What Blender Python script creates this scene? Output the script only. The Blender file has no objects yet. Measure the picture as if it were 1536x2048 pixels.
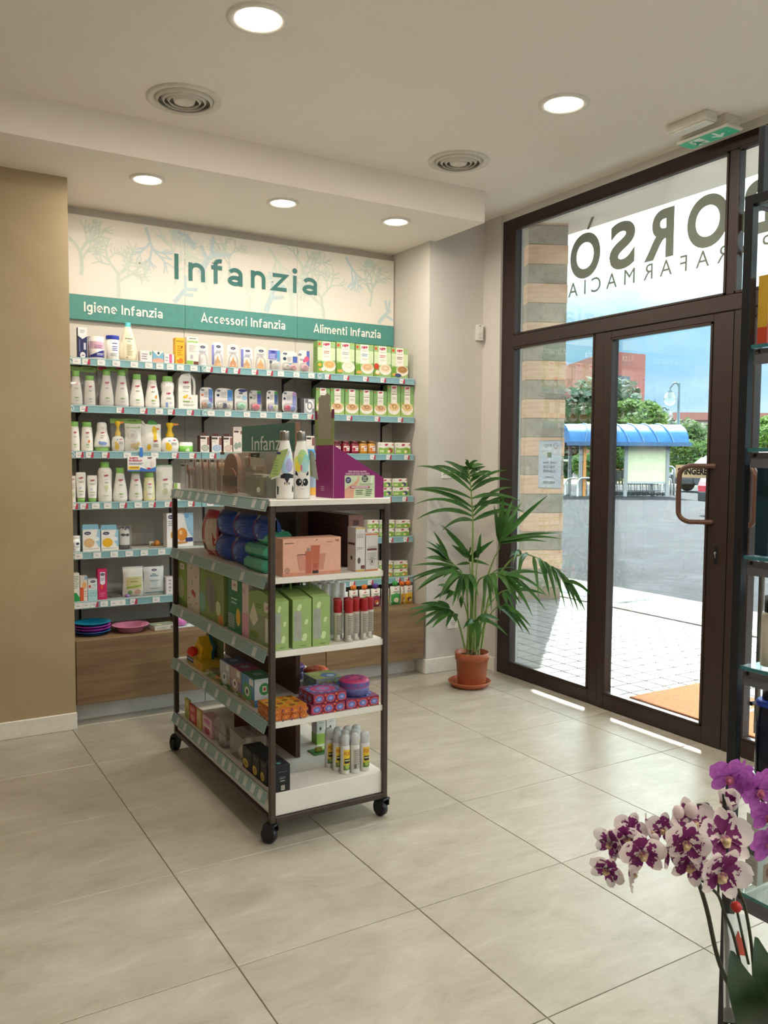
import bpy, math, random
from mathutils import Vector, Matrix
S = bpy.context.scene
COL = S.collection
random.seed(7)
pi = math.pi

# ---------------------------------------------------------------- camera
FPX, HC = 1678.35, 1.40
YAW, PIT, ROL = 0.53916, 0.063666, 0.006665
_w = Vector((math.sin(YAW)*math.cos(PIT), math.cos(YAW)*math.cos(PIT), -math.sin(PIT)))
_r0 = Vector((math.cos(YAW), -math.sin(YAW), 0)); _u0 = _r0.cross(_w)
_r = math.cos(ROL)*_r0 + math.sin(ROL)*_u0
_u = -math.sin(ROL)*_r0 + math.cos(ROL)*_u0
CAM = Vector((0, 0, HC))
cd = bpy.data.cameras.new('camera'); cam = bpy.data.objects.new('camera', cd); COL.objects.link(cam)
cd.sensor_fit = 'VERTICAL'; cd.sensor_height = 36; cd.lens = FPX/2048*36; cd.clip_start = .02; cd.clip_end = 800
mw = Matrix.Identity(4)
for i in range(3):
    mw[i][0], mw[i][1], mw[i][2], mw[i][3] = _r[i], _u[i], -_w[i], CAM[i]
cam.matrix_world = mw
S.camera = cam

# ---------------------------------------------------------------- view, sky, sun
S.view_settings.view_transform = 'Standard'; S.view_settings.look = 'None'
S.view_settings.exposure = 1.28; S.view_settings.gamma = 1; S.view_settings.use_curve_mapping = False
cy_ = S.cycles; cy_.max_bounces = 8; cy_.diffuse_bounces = 5; cy_.glossy_bounces = 3; cy_.transmission_bounces = 4; cy_.transparent_max_bounces = 14
cy_.caustics_reflective = False; cy_.caustics_refractive = False; cy_.use_adaptive_sampling = True; cy_.use_light_tree = False; cy_.adaptive_threshold = .03;
SKY_STRENGTH, SUN_ENERGY = 1.05, 10.0
wd = bpy.data.worlds.new('sky'); S.world = wd; wd.use_nodes = True
nt = wd.node_tree; nt.nodes.clear()
def N(t, kind, **kw):
    n = t.nodes.new(kind)
    for k, v in kw.items():
        if k in n.inputs: n.inputs[k].default_value = v
        else: setattr(n, k, v)
    return n
def ramp(t, stops, src, interp='LINEAR'):
    n = t.nodes.new('ShaderNodeValToRGB'); n.color_ramp.interpolation = interp
    e = n.color_ramp.elements
    while len(e) < len(stops): e.new(.5)
    for k, (p, c) in enumerate(stops):
        e[k].position = p; e[k].color = c if len(c) == 4 else (*c, 1)
    t.links.new(src, n.inputs['Fac']); return n
tc = N(nt, 'ShaderNodeTexCoord'); sx = N(nt, 'ShaderNodeSeparateXYZ'); nt.links.new(tc.outputs['Generated'], sx.inputs[0])
grad = ramp(nt, [(0, (.34, .44, .52)), (.06, (.17, .30, .46)), (.15, (.21, .36, .50)), (.22, (1.0, 1.2, 1.3)), (.34, (2.4, 2.55, 2.6)), (1, (2.4, 2.55, 2.6))], sx.outputs['Z'])
mp = N(nt, 'ShaderNodeMapping'); mp.inputs['Scale'].default_value = (1, 1, 3.2); nt.links.new(tc.outputs['Generated'], mp.inputs[0])
nz = N(nt, 'ShaderNodeTexNoise', Scale=2.3, Detail=7.0, Roughness=.55); nt.links.new(mp.outputs[0], nz.inputs['Vector'])
cl = ramp(nt, [(.40, (0, 0, 0)), (.66, (1, 1, 1))], nz.outputs['Fac'])
mixc = N(nt, 'ShaderNodeMix', data_type='RGBA'); nt.links.new(cl.outputs[0], mixc.inputs[0])
nt.links.new(grad.outputs[0], mixc.inputs[6]); mixc.inputs[7].default_value = (.42, .48, .53, 1); addc = N(nt, 'ShaderNodeMix', data_type='RGBA', blend_type='LIGHTEN'); addc.inputs[0].default_value = 1
bg = N(nt, 'ShaderNodeBackground', Strength=SKY_STRENGTH); nt.links.new(mixc.outputs[2], addc.inputs[6]); nt.links.new(grad.outputs[0], addc.inputs[7]); nt.links.new(addc.outputs[2], bg.inputs[0])
wo = N(nt, 'ShaderNodeOutputWorld'); nt.links.new(bg.outputs[0], wo.inputs[0])
EL = math.radians(43.5)
sl = bpy.data.lights.new('sun', 'SUN'); sl.energy = SUN_ENERGY; sl.angle = .009; sl.color = (1, .985, .965)
so = bpy.data.objects.new('sun', sl); COL.objects.link(so)
so.rotation_euler = Vector((-.71*math.cos(EL), -.70*math.cos(EL), -math.sin(EL))).to_track_quat('-Z', 'Y').to_euler()
so.location = (12, 12, 14)

# ---------------------------------------------------------------- pixel of the photograph -> point on a plane of the place
def ray(x, y): return _w*FPX + _r*(x-768) - _u*(y-1024)
def atZ(x, y, z=0): d = ray(x, y); return CAM + d*((z-HC)/d.z)
def atX(x, y, X): d = ray(x, y); return CAM + d*(X/d.x)
def atY(x, y, Y): d = ray(x, y); return CAM + d*(Y/d.y)
def atD(x, y, D): d = ray(x, y); return CAM + d*(D/FPX)      # D metres along the viewing axis

# ---------------------------------------------------------------- materials
def lin1(c):
    c /= 255.
    return c/12.92 if c <= .04045 else ((c+.055)/1.055)**2.4
def lin(c):
    if isinstance(c, str): c = tuple(int(c[i:i+2], 16) for i in (0, 2, 4))
    return tuple(lin1(x) for x in c[:3])
_mc = {}
def base_mat(name):
    m = bpy.data.materials.new(name); m.use_nodes = True
    return m, m.node_tree, m.node_tree.nodes['Principled BSDF']
def M(c, r=.5, metal=0., spec=.4, coat=0.):
    """plain coloured surface with a little procedural tone variation"""
    k = ('p', c, r, metal, spec, coat)
    if k not in _mc:
        m, t, b = base_mat('surface_'+str(c)); L = lin(c)
        b.inputs['Roughness'].default_value = r; b.inputs['Metallic'].default_value = metal
        b.inputs['Specular IOR Level'].default_value = spec; b.inputs['Coat Weight'].default_value = coat
        o = N(t, 'ShaderNodeTexCoord'); n = N(t, 'ShaderNodeTexNoise', Scale=35., Detail=2.); t.links.new(o.outputs['Object'], n.inputs['Vector'])
        a = tuple(min(1, x*.95) for x in L); z = tuple(min(1, x*1.05) for x in L)
        rp = ramp(t, [(.3, a), (.7, z)], n.outputs['Fac']); t.links.new(rp.outputs[0], b.inputs['Base Color'])
        m.diffuse_color = (*L, 1); _mc[k] = m
    return _mc[k]
def clear(tint='ffffff', gloss=.08, r=.03, alpha=.0, col=None):
    """thin clear sheet: see-through with a reflection; alpha adds a milky part"""
    k = ('c', tint, gloss, r, alpha, col)
    if k not in _mc:
        m, t, b = base_mat('clear_'+tint); t.nodes.remove(b); out = t.nodes['Material Output']
        tr = N(t, 'ShaderNodeBsdfTransparent'); tr.inputs[0].default_value = (*lin(tint), 1)
        gl = N(t, 'ShaderNodeBsdfGlossy', Roughness=r); fr = N(t, 'ShaderNodeFresnel', IOR=1.45)
        mu = N(t, 'ShaderNodeMath', operation='MULTIPLY'); t.links.new(fr.outputs[0], mu.inputs[0]); mu.inputs[1].default_value = gloss*12
        mx = N(t, 'ShaderNodeMixShader'); t.links.new(mu.outputs[0], mx.inputs[0]); t.links.new(tr.outputs[0], mx.inputs[1]); t.links.new(gl.outputs[0], mx.inputs[2])
        last = mx
        if alpha:
            df = N(t, 'ShaderNodeBsdfPrincipled', Roughness=.4); df.inputs['Base Color'].default_value = (*lin(col or 'ffffff'), 1)
            m2 = N(t, 'ShaderNodeMixShader', Fac=alpha); m2.inputs[0].default_value = alpha
            t.links.new(mx.outputs[0], m2.inputs[1]); t.links.new(df.outputs[0], m2.inputs[2]); last = m2
        t.links.new(last.outputs[0], out.inputs[0]); _mc[k] = m
    return _mc[k]
def emit(c, s):
    k = ('e', c, s)
    if k not in _mc:
        m, t, b = base_mat('lit_'+c); b.inputs['Base Color'].default_value = (*lin(c), 1)
        b.inputs['Emission Color'].default_value = (*lin(c), 1); b.inputs['Emission Strength'].default_value = s; _mc[k] = m
    return _mc[k]
def noisy(name, stops, scale=5., r=.6, detail=6., stretch=(1, 1, 1), bump=0., spec=.4, coords='Object', rough=.55, dist=0., bscale=None, rnd=0.):
    """procedural: a noise through a colour ramp, optional relief, optional tone shift per object"""
    k = ('n', name)
    if k not in _mc:
        m, t, b = base_mat(name); o = N(t, 'ShaderNodeTexCoord'); mp = N(t, 'ShaderNodeMapping'); mp.inputs['Scale'].default_value = stretch
        t.links.new(o.outputs[coords], mp.inputs[0]); vec = mp.outputs[0]
        if rnd:
            oi = N(t, 'ShaderNodeObjectInfo'); ad = N(t, 'ShaderNodeVectorMath', operation='MULTIPLY_ADD')
            cx = N(t, 'ShaderNodeCombineXYZ'); 
            for q in range(3): t.links.new(oi.outputs['Random'], cx.inputs[q])
            t.links.new(cx.outputs[0], ad.inputs[0]); ad.inputs[1].default_value = (37, 23, 11); t.links.new(vec, ad.inputs[2]); vec = ad.outputs[0]
        n = N(t, 'ShaderNodeTexNoise', Scale=scale, Detail=detail, Roughness=rough, Distortion=dist); t.links.new(vec, n.inputs['Vector'])
        rp = ramp(t, [(p, lin(c)) for p, c in stops], n.outputs['Fac']); last = rp.outputs[0]
        if rnd:
            hs = N(t, 'ShaderNodeHueSaturation'); mr = N(t, 'ShaderNodeMapRange'); t.links.new(oi.outputs['Random'], mr.inputs[0])
            mr.inputs[3].default_value = 1-rnd; mr.inputs[4].default_value = 1+rnd
            t.links.new(mr.outputs[0], hs.inputs['Value']); t.links.new(last, hs.inputs['Color']); last = hs.outputs[0]
        t.links.new(last, b.inputs['Base Color']); b.inputs['Roughness'].default_value = r; b.inputs['Specular IOR Level'].default_value = spec
        if bump:
            n2 = N(t, 'ShaderNodeTexNoise', Scale=bscale or scale*3, Detail=4.); t.links.new(o.outputs[coords], n2.inputs['Vector'])
            bp = N(t, 'ShaderNodeBump', Strength=bump, Distance=.004); t.links.new(n2.outputs['Fac'], bp.inputs['Height']); t.links.new(bp.outputs[0], b.inputs['Normal'])
        _mc[k] = m
    return _mc[k]
WHITE = 'f2f0ec'

# ---------------------------------------------------------------- mesh builder
class B:
    def __init__(s): s.v, s.f, s.m, s.s, s.ms = [], [], [], [], []
    def mi(s, m):
        if isinstance(m, str): m = M(m)
        if m not in s.ms: s.ms.append(m)
        return s.ms.index(m)
    def add(s, v, f, m, smooth=False, X=None):
        o = len(s.v); k = s.mi(m)
        s.v += [tuple(X @ Vector(p)) for p in v] if X else [tuple(p) for p in v]
        for q in f: s.f.append([i+o for i in q]); s.m.append(k); s.s.append(smooth)
        return s
    def box(s, x0, x1, y0, y1, z0, z1, m, b=0., X=None):
        if not b:
            v = [(x, y, z) for z in (z0, z1) for y in (y0, y1) for x in (x0, x1)]
            return s.add(v, [(0, 2, 3, 1), (4, 5, 7, 6), (0, 1, 5, 4), (2, 6, 7, 3), (0, 4, 6, 2), (1, 3, 7, 5)], m, X=X)
        b = min(b, (x1-x0)/2.01, (y1-y0)/2.01, (z1-z0)/2.01)
        v, ix = [], {}
        for i, x in ((0, x0), (1, x1)):
            for j, y in ((0, y0), (1, y1)):
                for k, z in ((0, z0), (1, z1)):
                    dx, dy, dz = (b if i == 0 else -b), (b if j == 0 else -b), (b if k == 0 else -b)
                    for a, p in enumerate(((x, y+dy, z+dz), (x+dx, y, z+dz), (x+dx, y+dy, z))):
                        ix[i, j, k, a] = len(v); v.append(p)
        f = []
        for i in (0, 1):
            f.append([ix[i, a, c, 0] for a, c in ((0, 0), (0, 1), (1, 1), (1, 0))])
            f.append([ix[a, i, c, 1] for a, c in ((0, 0), (1, 0), (1, 1), (0, 1))])
            f.append([ix[a, c, i, 2] for a, c in ((0, 0), (0, 1), (1, 1), (1, 0))])
            for j in (0, 1):
                f.append([ix[i, j, 0, 0], ix[i, j, 1, 0], ix[i, j, 1, 1], ix[i, j, 0, 1]])
                f.append([ix[i, 0, j, 0], ix[i, 1, j, 0], ix[i, 1, j, 2], ix[i, 0, j, 2]])
                f.append([ix[0, i, j, 1], ix[1, i, j, 1], ix[1, i, j, 2], ix[0, i, j, 2]])
                for k in (0, 1): f.append([ix[i, j, k, 0], ix[i, j, k, 1], ix[i, j, k, 2]])
        return s.add(v, f, m, X=X)
    def lathe(s, prof, m, n=20, sx=1., sy=1., c=(0, 0, 0), X=None, smooth=True, close=True):
        """prof: (radius, z) or (radius, z, shiftx)"""
        v, f = [], []
        for p in prof:
            for i in range(n):
                a = 2*pi*i/n; v.append((c[0]+p[0]*sx*math.cos(a)+(p[2] if len(p) > 2 else 0), c[1]+p[0]*sy*math.sin(a), c[2]+p[1]))
        for k in range(len(prof)-1):
            for i in range(n):
                j = (i+1) % n; f.append((k*n+i, k*n+j, (k+1)*n+j, (k+1)*n+i))
        s.add(v, f, m, smooth, X)
        if close:
            e = len(s.v)-len(v); k = s.mi(m)
            for st in (0, (len(prof)-1)*n):
                if prof[0 if st == 0 else -1][0] > 1e-5:
                    s.f.append([e+st+i for i in range(n)]); s.m.append(k); s.s.append(False)
        return s
    def tube(s, pts, r, m, n=8, closed=False, X=None, rs=None):
        pts = [Vector(p) for p in pts]; K = len(pts); v, f = [], []; up = None
        for k, p in enumerate(pts):
            a = pts[(k-1) % K] if (k or closed) else p; b = pts[(k+1) % K] if (k < K-1 or closed) else p
            t = (b-a).normalized()
            if up is None: up = Vector((0, 0, 1)) if abs(t.z) < .9 else Vector((1, 0, 0))
            x = t.cross(up).normalized(); up = x.cross(t).normalized(); rr = rs[k] if rs else r
            for i in range(n):
                q = 2*pi*(i+.5)/n; v.append(p+x*rr*math.cos(q)+up*rr*math.sin(q))
        for k in range(K if closed else K-1):
            for i in range(n):
                j = (i+1) % n; a, b = k*n, ((k+1) % K)*n; f.append((a+i, a+j, b+j, b+i))
        if not closed: f += [list(range(n)), list(range((K-1)*n, K*n))]
        return s.add(v, f, m, n > 4, X)
    def ext(s, poly, a, b, m, axis='y', X=None, smooth=False):
        """polygon extruded along an axis: y -> (x,z) outline, x -> (y,z), z -> (x,y)"""
        P = {'y': lambda p, q: (p[0], q, p[1]), 'x': lambda p, q: (q, p[0], p[1]), 'z': lambda p, q: (p[0], p[1], q)}[axis]
        n = len(poly); v = [P(p, a) for p in poly]+[P(p, b) for p in poly]
        return s.add(v, [list(range(n)), list(range(n, 2*n))]+[(i, (i+1) % n, n+(i+1) % n, n+i) for i in range(n)], m, smooth, X)
    def grid(s, P, m, smooth=True):
        """P[i][j] points"""
        a, b = len(P), len(P[0]); return s.add([q for r in P for q in r], [(i*b+j, i*b+j+1, (i+1)*b+j+1, (i+1)*b+j) for i in range(a-1) for j in range(b-1)], m, smooth)
    def mesh(s, name):
        me = bpy.data.meshes.new(name); me.from_pydata(s.v, [], s.f)
        for m in s.ms: me.materials.append(m)
        me.polygons.foreach_set('material_index', s.m); me.polygons.foreach_set('use_smooth', s.s); me.update(); return me
    def out(s, name, parent=None, loc=(0, 0, 0), rz=0., rot=None):
        return link(name, s.mesh(name), parent, loc, rz, rot)
def link(name, data, parent=None, loc=(0, 0, 0), rz=0., rot=None):
    o = bpy.data.objects.new(name, data); COL.objects.link(o); o.location = loc; o.rotation_euler = rot or (0, 0, rz)
    if parent: o.parent = parent
    return o
def tag(o, label=None, cat=None, group=None, kind=None):
    if label: o['label'] = label
    if cat: o['category'] = cat
    if group: o['group'] = group
    if kind: o['kind'] = kind
    return o
def T(name, label, cat, loc=(0, 0, 0), rz=0., group=None, rot=None):
    o = link(name, None, None, loc, rz, rot); o.empty_display_size = .05
    return tag(o, label, cat, group)
def struct(o): o['kind'] = 'structure'; return o
def rrect(w, h, r, n=4, cx=0., cy=0.):
    """rounded rectangle outline"""
    out = []
    for qx, qy, a0 in ((1, 1, 0), (-1, 1, 90), (-1, -1, 180), (1, -1, 270)):
        for k in range(n+1):
            a = math.radians(a0+90*k/n); out.append((cx+qx*(w/2-r)+r*math.cos(a), cy+qy*(h/2-r)+r*math.sin(a)))
    return out
def smooth_path(pts, n=6):
    """Catmull-Rom through the points"""
    P = [Vector(p) for p in pts]; P = [P[0]*2-P[1]]+P+[P[-1]*2-P[-2]]; out = []
    for i in range(1, len(P)-2):
        for k in range(n):
            t = k/n; a, b, c, d = P[i-1:i+3]
            out.append(.5*((2*b)+(c-a)*t+(2*a-5*b+4*c-d)*t*t+(3*b-a-3*c+d)*t**3))
    return out+[P[-2]]

# ---------------------------------------------------------------- flat print: lettering and shapes on a face
_tx = {}
def text2d(s, weight=0., res=3):
    k = (s, weight, res)
    if k not in _tx:
        c = bpy.data.curves.new('lettering', 'FONT'); c.body = s; c.size = 1; c.offset = weight; c.resolution_u = res; c.align_x = 'CENTER'
        o = bpy.data.objects.new('lettering', c); COL.objects.link(o); dg = bpy.context.evaluated_depsgraph_get()
        me = bpy.data.meshes.new_from_object(o.evaluated_get(dg)); v = [(p.co.x, p.co.y) for p in me.vertices]; f = [tuple(p.vertices) for p in me.polygons]
        bpy.data.objects.remove(o); bpy.data.curves.remove(c); bpy.data.meshes.remove(me)
        if s != 'H': cap = text2d('H')[2]
        else: cap = max(p[1] for p in v)
        if v:
            x0, x1 = min(p[0] for p in v), max(p[0] for p in v); v = [((p[0]-(x0+x1)/2)/cap, p[1]/cap) for p in v]; w = (x1-x0)/cap
        else: w = 0
        _tx[k] = (v, f, cap if s == 'H' else 1., w)
    return _tx[k]
def pr(parent, w, h, items, y=0., z0=0., name='front_print', surf=None, mirror=False, eps=.0004, loc=None, rz=0., x0=0.):
    """print on the -y face; unit coordinates, x to the right, y up"""
    b = B(); rnd = .45
    def clip(P, ax, lo, hi):
        for s_, lim in ((1, lo), (-1, -hi)):
            out = []
            for a, c in zip(P, P[1:]+P[:1]):
                da, dc = s_*a[ax]-lim, s_*c[ax]-lim
                if da >= 0: out.append(a)
                if (da >= 0) != (dc >= 0):
                    f = da/(da-dc); out.append((a[0]+(c[0]-a[0])*f, a[1]+(c[1]-a[1])*f))
            P = out
            if len(P) < 3: return []
        return P
    def poly(P, col, k):
        if not surf: put(P, [list(range(len(P)))], col, k); return
        x0_, x1_, y0_, y1_ = min(p[0] for p in P), max(p[0] for p in P), min(p[1] for p in P), max(p[1] for p in P)
        nx, ny = max(1, math.ceil((x1_-x0_)/.1)), max(1, math.ceil((y1_-y0_)/.14))
        for i in range(nx):
            Q = clip(P, 0, x0_+(x1_-x0_)*i/nx, x0_+(x1_-x0_)*(i+1)/nx)
            for j in range(ny):
                R_ = clip(Q, 1, y0_+(y1_-y0_)*j/ny, y0_+(y1_-y0_)*(j+1)/ny) if Q else []
                if R_: put(R_, [list(range(len(R_)))], col, k)
    def put(p2, faces, col, k):
        m = M(col, rnd) if isinstance(col, str) else col
        v = []
        for x, q in p2:
            X, Z = x0+(x-.5)*w*(-1 if mirror else 1), z0+q*h
            v.append((X, (surf(X, Z) if surf else y)-eps*(2 if surf else 1)-.00012*k, Z))
        b.add(v, faces, m)
    for k, it in enumerate(items):
        t = it[0]
        if t == 'r':
            _, a, c, d, e, col = it; poly([(a, c), (d, c), (d, e), (a, e)], col, k)
        elif t == 'e':
            _, cx, cy, rx, ry, col = it; n = 18
            poly([(cx+rx*math.cos(2*pi*i/n), cy+ry*math.sin(2*pi*i/n)) for i in range(n)], col, k)
        elif t == 'o':
            _, cx, cy, rx, ry, th, col = it; n = 20
            P = [(cx+rx*q*math.cos(2*pi*i/n), cy+ry*q*math.sin(2*pi*i/n)) for q in (1, 1-th) for i in range(n)]
            put(P, [(i, (i+1) % n, n+(i+1) % n, n+i) for i in range(n)], col, k)
        elif t == 'p':
            poly(list(it[1]), it[2], k)
        elif t == 't':
            _, s, cx, cy, hh, col = it[:6]; wm = it[6] if len(it) > 6 else 9; wt = it[7] if len(it) > 7 else .02; rs = 8 if h*hh > .05 else 3
            v, f, _c, tw = text2d(s, wt, rs); sc = hh*h; sx_ = sc if tw*sc <= wm*w else wm*w/tw
            if wm < 0: sx_ = -wm*w/tw
            put([(cx+p[0]*sx_/w, cy+p[1]*sc/h) for p in v], f, col, k)
        elif t == 'l':
            _, a, d, top, n, dy, col = it
            for q in range(n):
                e = d-(d-a)*(.0, .12, .05, .3)[q % 4]; yy = top-q*dy
                poly([(a, yy-dy*.42), (e, yy-dy*.42), (e, yy), (a, yy)], col, k)
    return b.out(name, parent, loc or (0, 0, 0), rz)

# ---------------------------------------------------------------- a rounded sans alphabet drawn with strokes
def arc(cx, cy, rx, ry, a0, a1, n=14): return [(cx+rx*math.cos(math.radians(a0+(a1-a0)*k/n)), cy+ry*math.sin(math.radians(a0+(a1-a0)*k/n))) for k in range(n+1)]
GLY = {'I': (.17, [[(.085, 0), (.085, 1)]]), 'l': (.17, [[(.085, 0), (.085, 1)]]), 'i': (.17, [[(.085, 0), (.085, .73)], 'dot']),
    'n': (.62, [[(.085, 0), (.085, .73)], arc(.31, .41, .225, .24, 180, 0)+[(.535, 0)]]), 'm': (.98, [[(.085, 0), (.085, .73)], arc(.285, .42, .2, .23, 180, 0)+[(.485, 0)], arc(.69, .42, .205, .23, 180, 0)+[(.895, 0)]]),
    'f': (.42, [[(.16, 0), (.16, .80)]+arc(.345, .80, .185, .125, 180, 75), [(0, .65), (.40, .65)]]), 't': (.42, [[(.16, .92), (.16, .2)]+arc(.32, .2, .16, .125, 180, 290), [(0, .65), (.40, .65)]]),
    'a': (.58, [arc(.29, .46, .205, .185, 155, 0)+[(.495, 0)], arc(.285, .205, .2, .13, 0, 360, 20)]), 'z': (.54, [[(.03, .655), (.50, .655), (.05, .075), (.53, .075)]]), 'o': (.64, [arc(.32, .365, .235, .29, 0, 360, 24)]),
    'e': (.62, [[(.08, .365), (.54, .365)]+arc(.31, .365, .23, .29, 0, 315, 20)]), 'c': (.56, [arc(.31, .365, .225, .29, 48, 312, 18)]), 'g': (.64, [arc(.30, .38, .215, .275, 0, 360, 22), [(.525, .73), (.525, 0)]+arc(.305, 0, .22, .2, 0, -145)]),
    's': (.50, [arc(.245, .53, .165, .125, 35, 270, 12)+arc(.245, .215, .175, .145, 90, -150, 12)[1:]]), 'r': (.42, [[(.085, 0), (.085, .73)], arc(.30, .42, .215, .235, 180, 85)]), 'A': (.78, [[(.05, 0), (.39, .97), (.73, 0)], [(.17, .27), (.61, .27)]]), ' ': (.28, [])}
def stroke_text(parent, s, h, t, m, x0, x1, z, y, name, fit=None, sp=.13):
    """one letter = one part; between x0 and x1, or each letter to its own pair in fit"""
    tot = sum(GLY[c][0]+sp for c in s)-sp; k = (x1-x0)/tot; x = x0; n = 0
    for q, c in enumerate(s):
        w, st = GLY[c]
        if c != ' ':
            b = B(); a, sc = (fit[q][0], (fit[q][1]-fit[q][0])/w) if fit else (x, k)
            for pts in st:
                if pts == 'dot': b.add([(a+.085*sc+.115*h*math.cos(2*pi*i/16), -.0002*n, .93*h+.115*h*math.sin(2*pi*i/16)) for i in range(16)], [list(range(16))], m); n = (n+1) % 6; continue
                P = [Vector((a+p[0]*sc, p[1]*h)) for p in pts]; L, R_ = [], []; closed = (P[0]-P[-1]).length < 1e-6
                for i, p in enumerate(P):
                    u = (P[i]-P[i-1]).normalized() if i else ((P[-1]-P[-2]).normalized() if closed else (P[1]-P[0]).normalized()); v = (P[i+1]-P[i]).normalized() if i < len(P)-1 else ((P[1]-P[0]).normalized() if closed else u)
                    nu, nv = Vector((-u.y, u.x)), Vector((-v.y, v.x)); mm_ = (nu+nv).normalized(); d = t/2*h/max(.45, mm_.dot(nu)); L.append(p+mm_*d); R_.append(p-mm_*d)
                b.add([(p.x, -.0002*n, p.y) for p in L]+[(p.x, -.0002*n, p.y) for p in R_], [(i, i+1, len(P)+i+1, len(P)+i) for i in range(len(P)-1)], m); n = (n+1) % 6
            b.out(name, parent, (0, y, z))
        x += (w+sp)*k
# ================================================================ the room
CEIL, BULK = 2.955, 2.775
XW = 3.455                     # inner face of the shop front
m_wall = noisy('white_wall_paint', [(.3, 'cbc6c0'), (.7, 'd2cdc7')], 3, .75, bump=.03, bscale=90)
m_ceil = noisy('ceiling_paint', [(.3, 'f1e8df'), (.7, 'f5ece4')], 2, .8, bump=.02, bscale=80)
m_beige = noisy('beige_plaster', [(.25, 'a3906f'), (.5, 'ad9a79'), (.75, 'b6a585')], 1.8, .6, detail=8, dist=.8, bump=.03)
m_board = noisy('niche_panel', [(.3, 'd0cbc2'), (.7, 'd8d3ca')], 3, .6)
m_base = M('e9e5dd', .4)
m_tile = noisy('floor_porcelain', [(.25, '918876'), (.42, 'a79f90'), (.56, 'b2ab9e'), (.75, 'c5c0b6')], 5.0, .36, detail=12, stretch=(.8, 1.7, 1), rough=.76, dist=.5, bump=.015, rnd=.02, spec=.9)
m_grout = M('9c9280', .8)
m_frame = noisy('brown_aluminium', [(.3, '2e201c'), (.7, '342520')], 20, .42)
m_glass = clear('f4fbf8', .03, .01)
m_black = M('17191d', .35)
def wallbox(name, x0, x1, y0, y1, z0, z1, m): return struct(B().box(x0, x1, y0, y1, z0, z1, m).out(name))
X0, Y0 = -2.3, -2.7
floor = wallbox('floor', X0-.1, 3.52, Y0-.1, 5.1, -.15, -.004, m_grout)
tl = {}
for i in range(-6, 6):
    for j in range(-9, 6):
        a, b_ = max(X0, .805+.594*i), min(3.51, .805+.594*(i+1)); c, d = max(Y0, 2.115+.592*j), min(4.64, 2.115+.592*(j+1))
        if b_-a < .02 or d-c < .02: continue
        g = .0016; k = (round(b_-a, 3), round(d-c, 3))
        if k not in tl: tl[k] = B().box(g, b_-a-g, g, d-c-g, -.0045, 0, m_tile, .0012).mesh('tile')
        link('tile', tl[k], floor, (a, c, 0))
ceil = B().box(X0-.1, 3.6, Y0-.1, 5.1, CEIL, CEIL+.2, m_ceil).out('ceiling'); struct(ceil)
struct(B().box(X0, 3.055, 3.985, 5.0, BULK, CEIL+.01, m_ceil).out('ceiling_bulkhead'))
# niche and walls
wb = wallbox('wall_back', .7, 3.1, 4.95, 5.1, 0, BULK, m_board)
for k, (a, b_) in enumerate(((.825, 1.561), (1.563, 2.286), (2.288, 3.012))):
    B().box(a, b_, 4.935, 4.95, .1, 2.70, m_board, .001).out('panel', wb)
for x in (.945, 1.468, 1.673, 2.197, 2.406, 2.925):
    B().box(x-.006, x+.006, 4.931, 4.936, .3, 1.93, m_black).out('slot_rail', wb)
wallbox('wall_left', X0, .825, 4.45, 5.1, 0, BULK, m_beige)
wallbox('wall_right', 3.012, 3.60, 4.49, 5.1, 0, CEIL, m_wall)
wallbox('wall_side', X0-.15, X0, Y0, 5.1, 0, CEIL, m_wall)
wallbox('wall_rear', X0-.1, 3.6, Y0-.15, Y0, 0, CEIL, m_wall)
wallbox('wall_jamb', 3.44, 3.60, 4.312, 4.49, 0, CEIL, m_wall)
wallbox('wall_lintel', XW, 3.60, Y0, 4.312, 2.912, CEIL, m_wall)
struct(B().box(X0, .828, 4.438, 4.45, 0, .088, m_base, .003).out('baseboard_left'))
b = B(); b.box(3.0, 3.44, 4.478, 4.49, 0, .095, m_base, .003); b.box(3.0, 3.012, 4.49, 4.60, 0, .095, m_base, .003)
b.box(3.428, 3.44, 4.315, 4.478, 0, .095, m_base, .003); struct(b.out('baseboard_right'))

# ---------------------------------------------------------------- shop front
XI, XO, XG = XW, 3.512, 3.482
win = struct(B().box(XI, XO, 4.19, 4.312, 0, 2.912, m_frame, .003).out('window_1'))
def member(name, y0, y1, z0, z1, parent, dx=0., b=.003): return B().box(XI+dx, XO-dx, y0, y1, z0, z1, m_frame, b).out(name, parent)
def pane(y0, y1, z0, z1, parent, name='pane'): return B().box(XG-.003, XG+.003, y0-.004, y1+.004, z0-.004, z1+.004, m_glass).out(name, parent)
def beads(y0, y1, z0, z1, parent, dx=-.006, w=.012):
    b = B()
    for q in ((y0, y1, z0, z0+w), (y0, y1, z1-w, z1), (y0, y0+w, z0, z1), (y1-w, y1, z0, z1)): b.box(XI+dx, XG-.004, q[0], q[1], q[2], q[3], m_frame, .002)
    b.out('glazing_bead', parent)
member('head', 1.0, 4.19, 2.850, 2.912, win); member('transom_bar', 1.0, 4.19, 2.107, 2.183, win, -.004)
member('bottom_rail', 3.482, 4.19, 0, .083, win); member('post', 3.408, 3.482, 0, 2.107, win)
member('mullion', 2.588, 2.636, 2.183, 2.85, win); member('mullion', 1.62, 1.668, 2.183, 2.85, win)
for q in ((2.636, 4.19), (1.668, 2.588), (.99, 1.62)):
    pane(q[0], q[1], 2.183, 2.85, win); beads(q[0], q[1], 2.183, 2.85, win)
pane(3.482, 4.19, .083, 2.107, win); beads(3.482, 4.19, .083, 2.107, win)
w2 = struct(B().box(XI, XO, .95, 1.0, 0, 2.912, m_frame, .003).out('window_2'))
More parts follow.
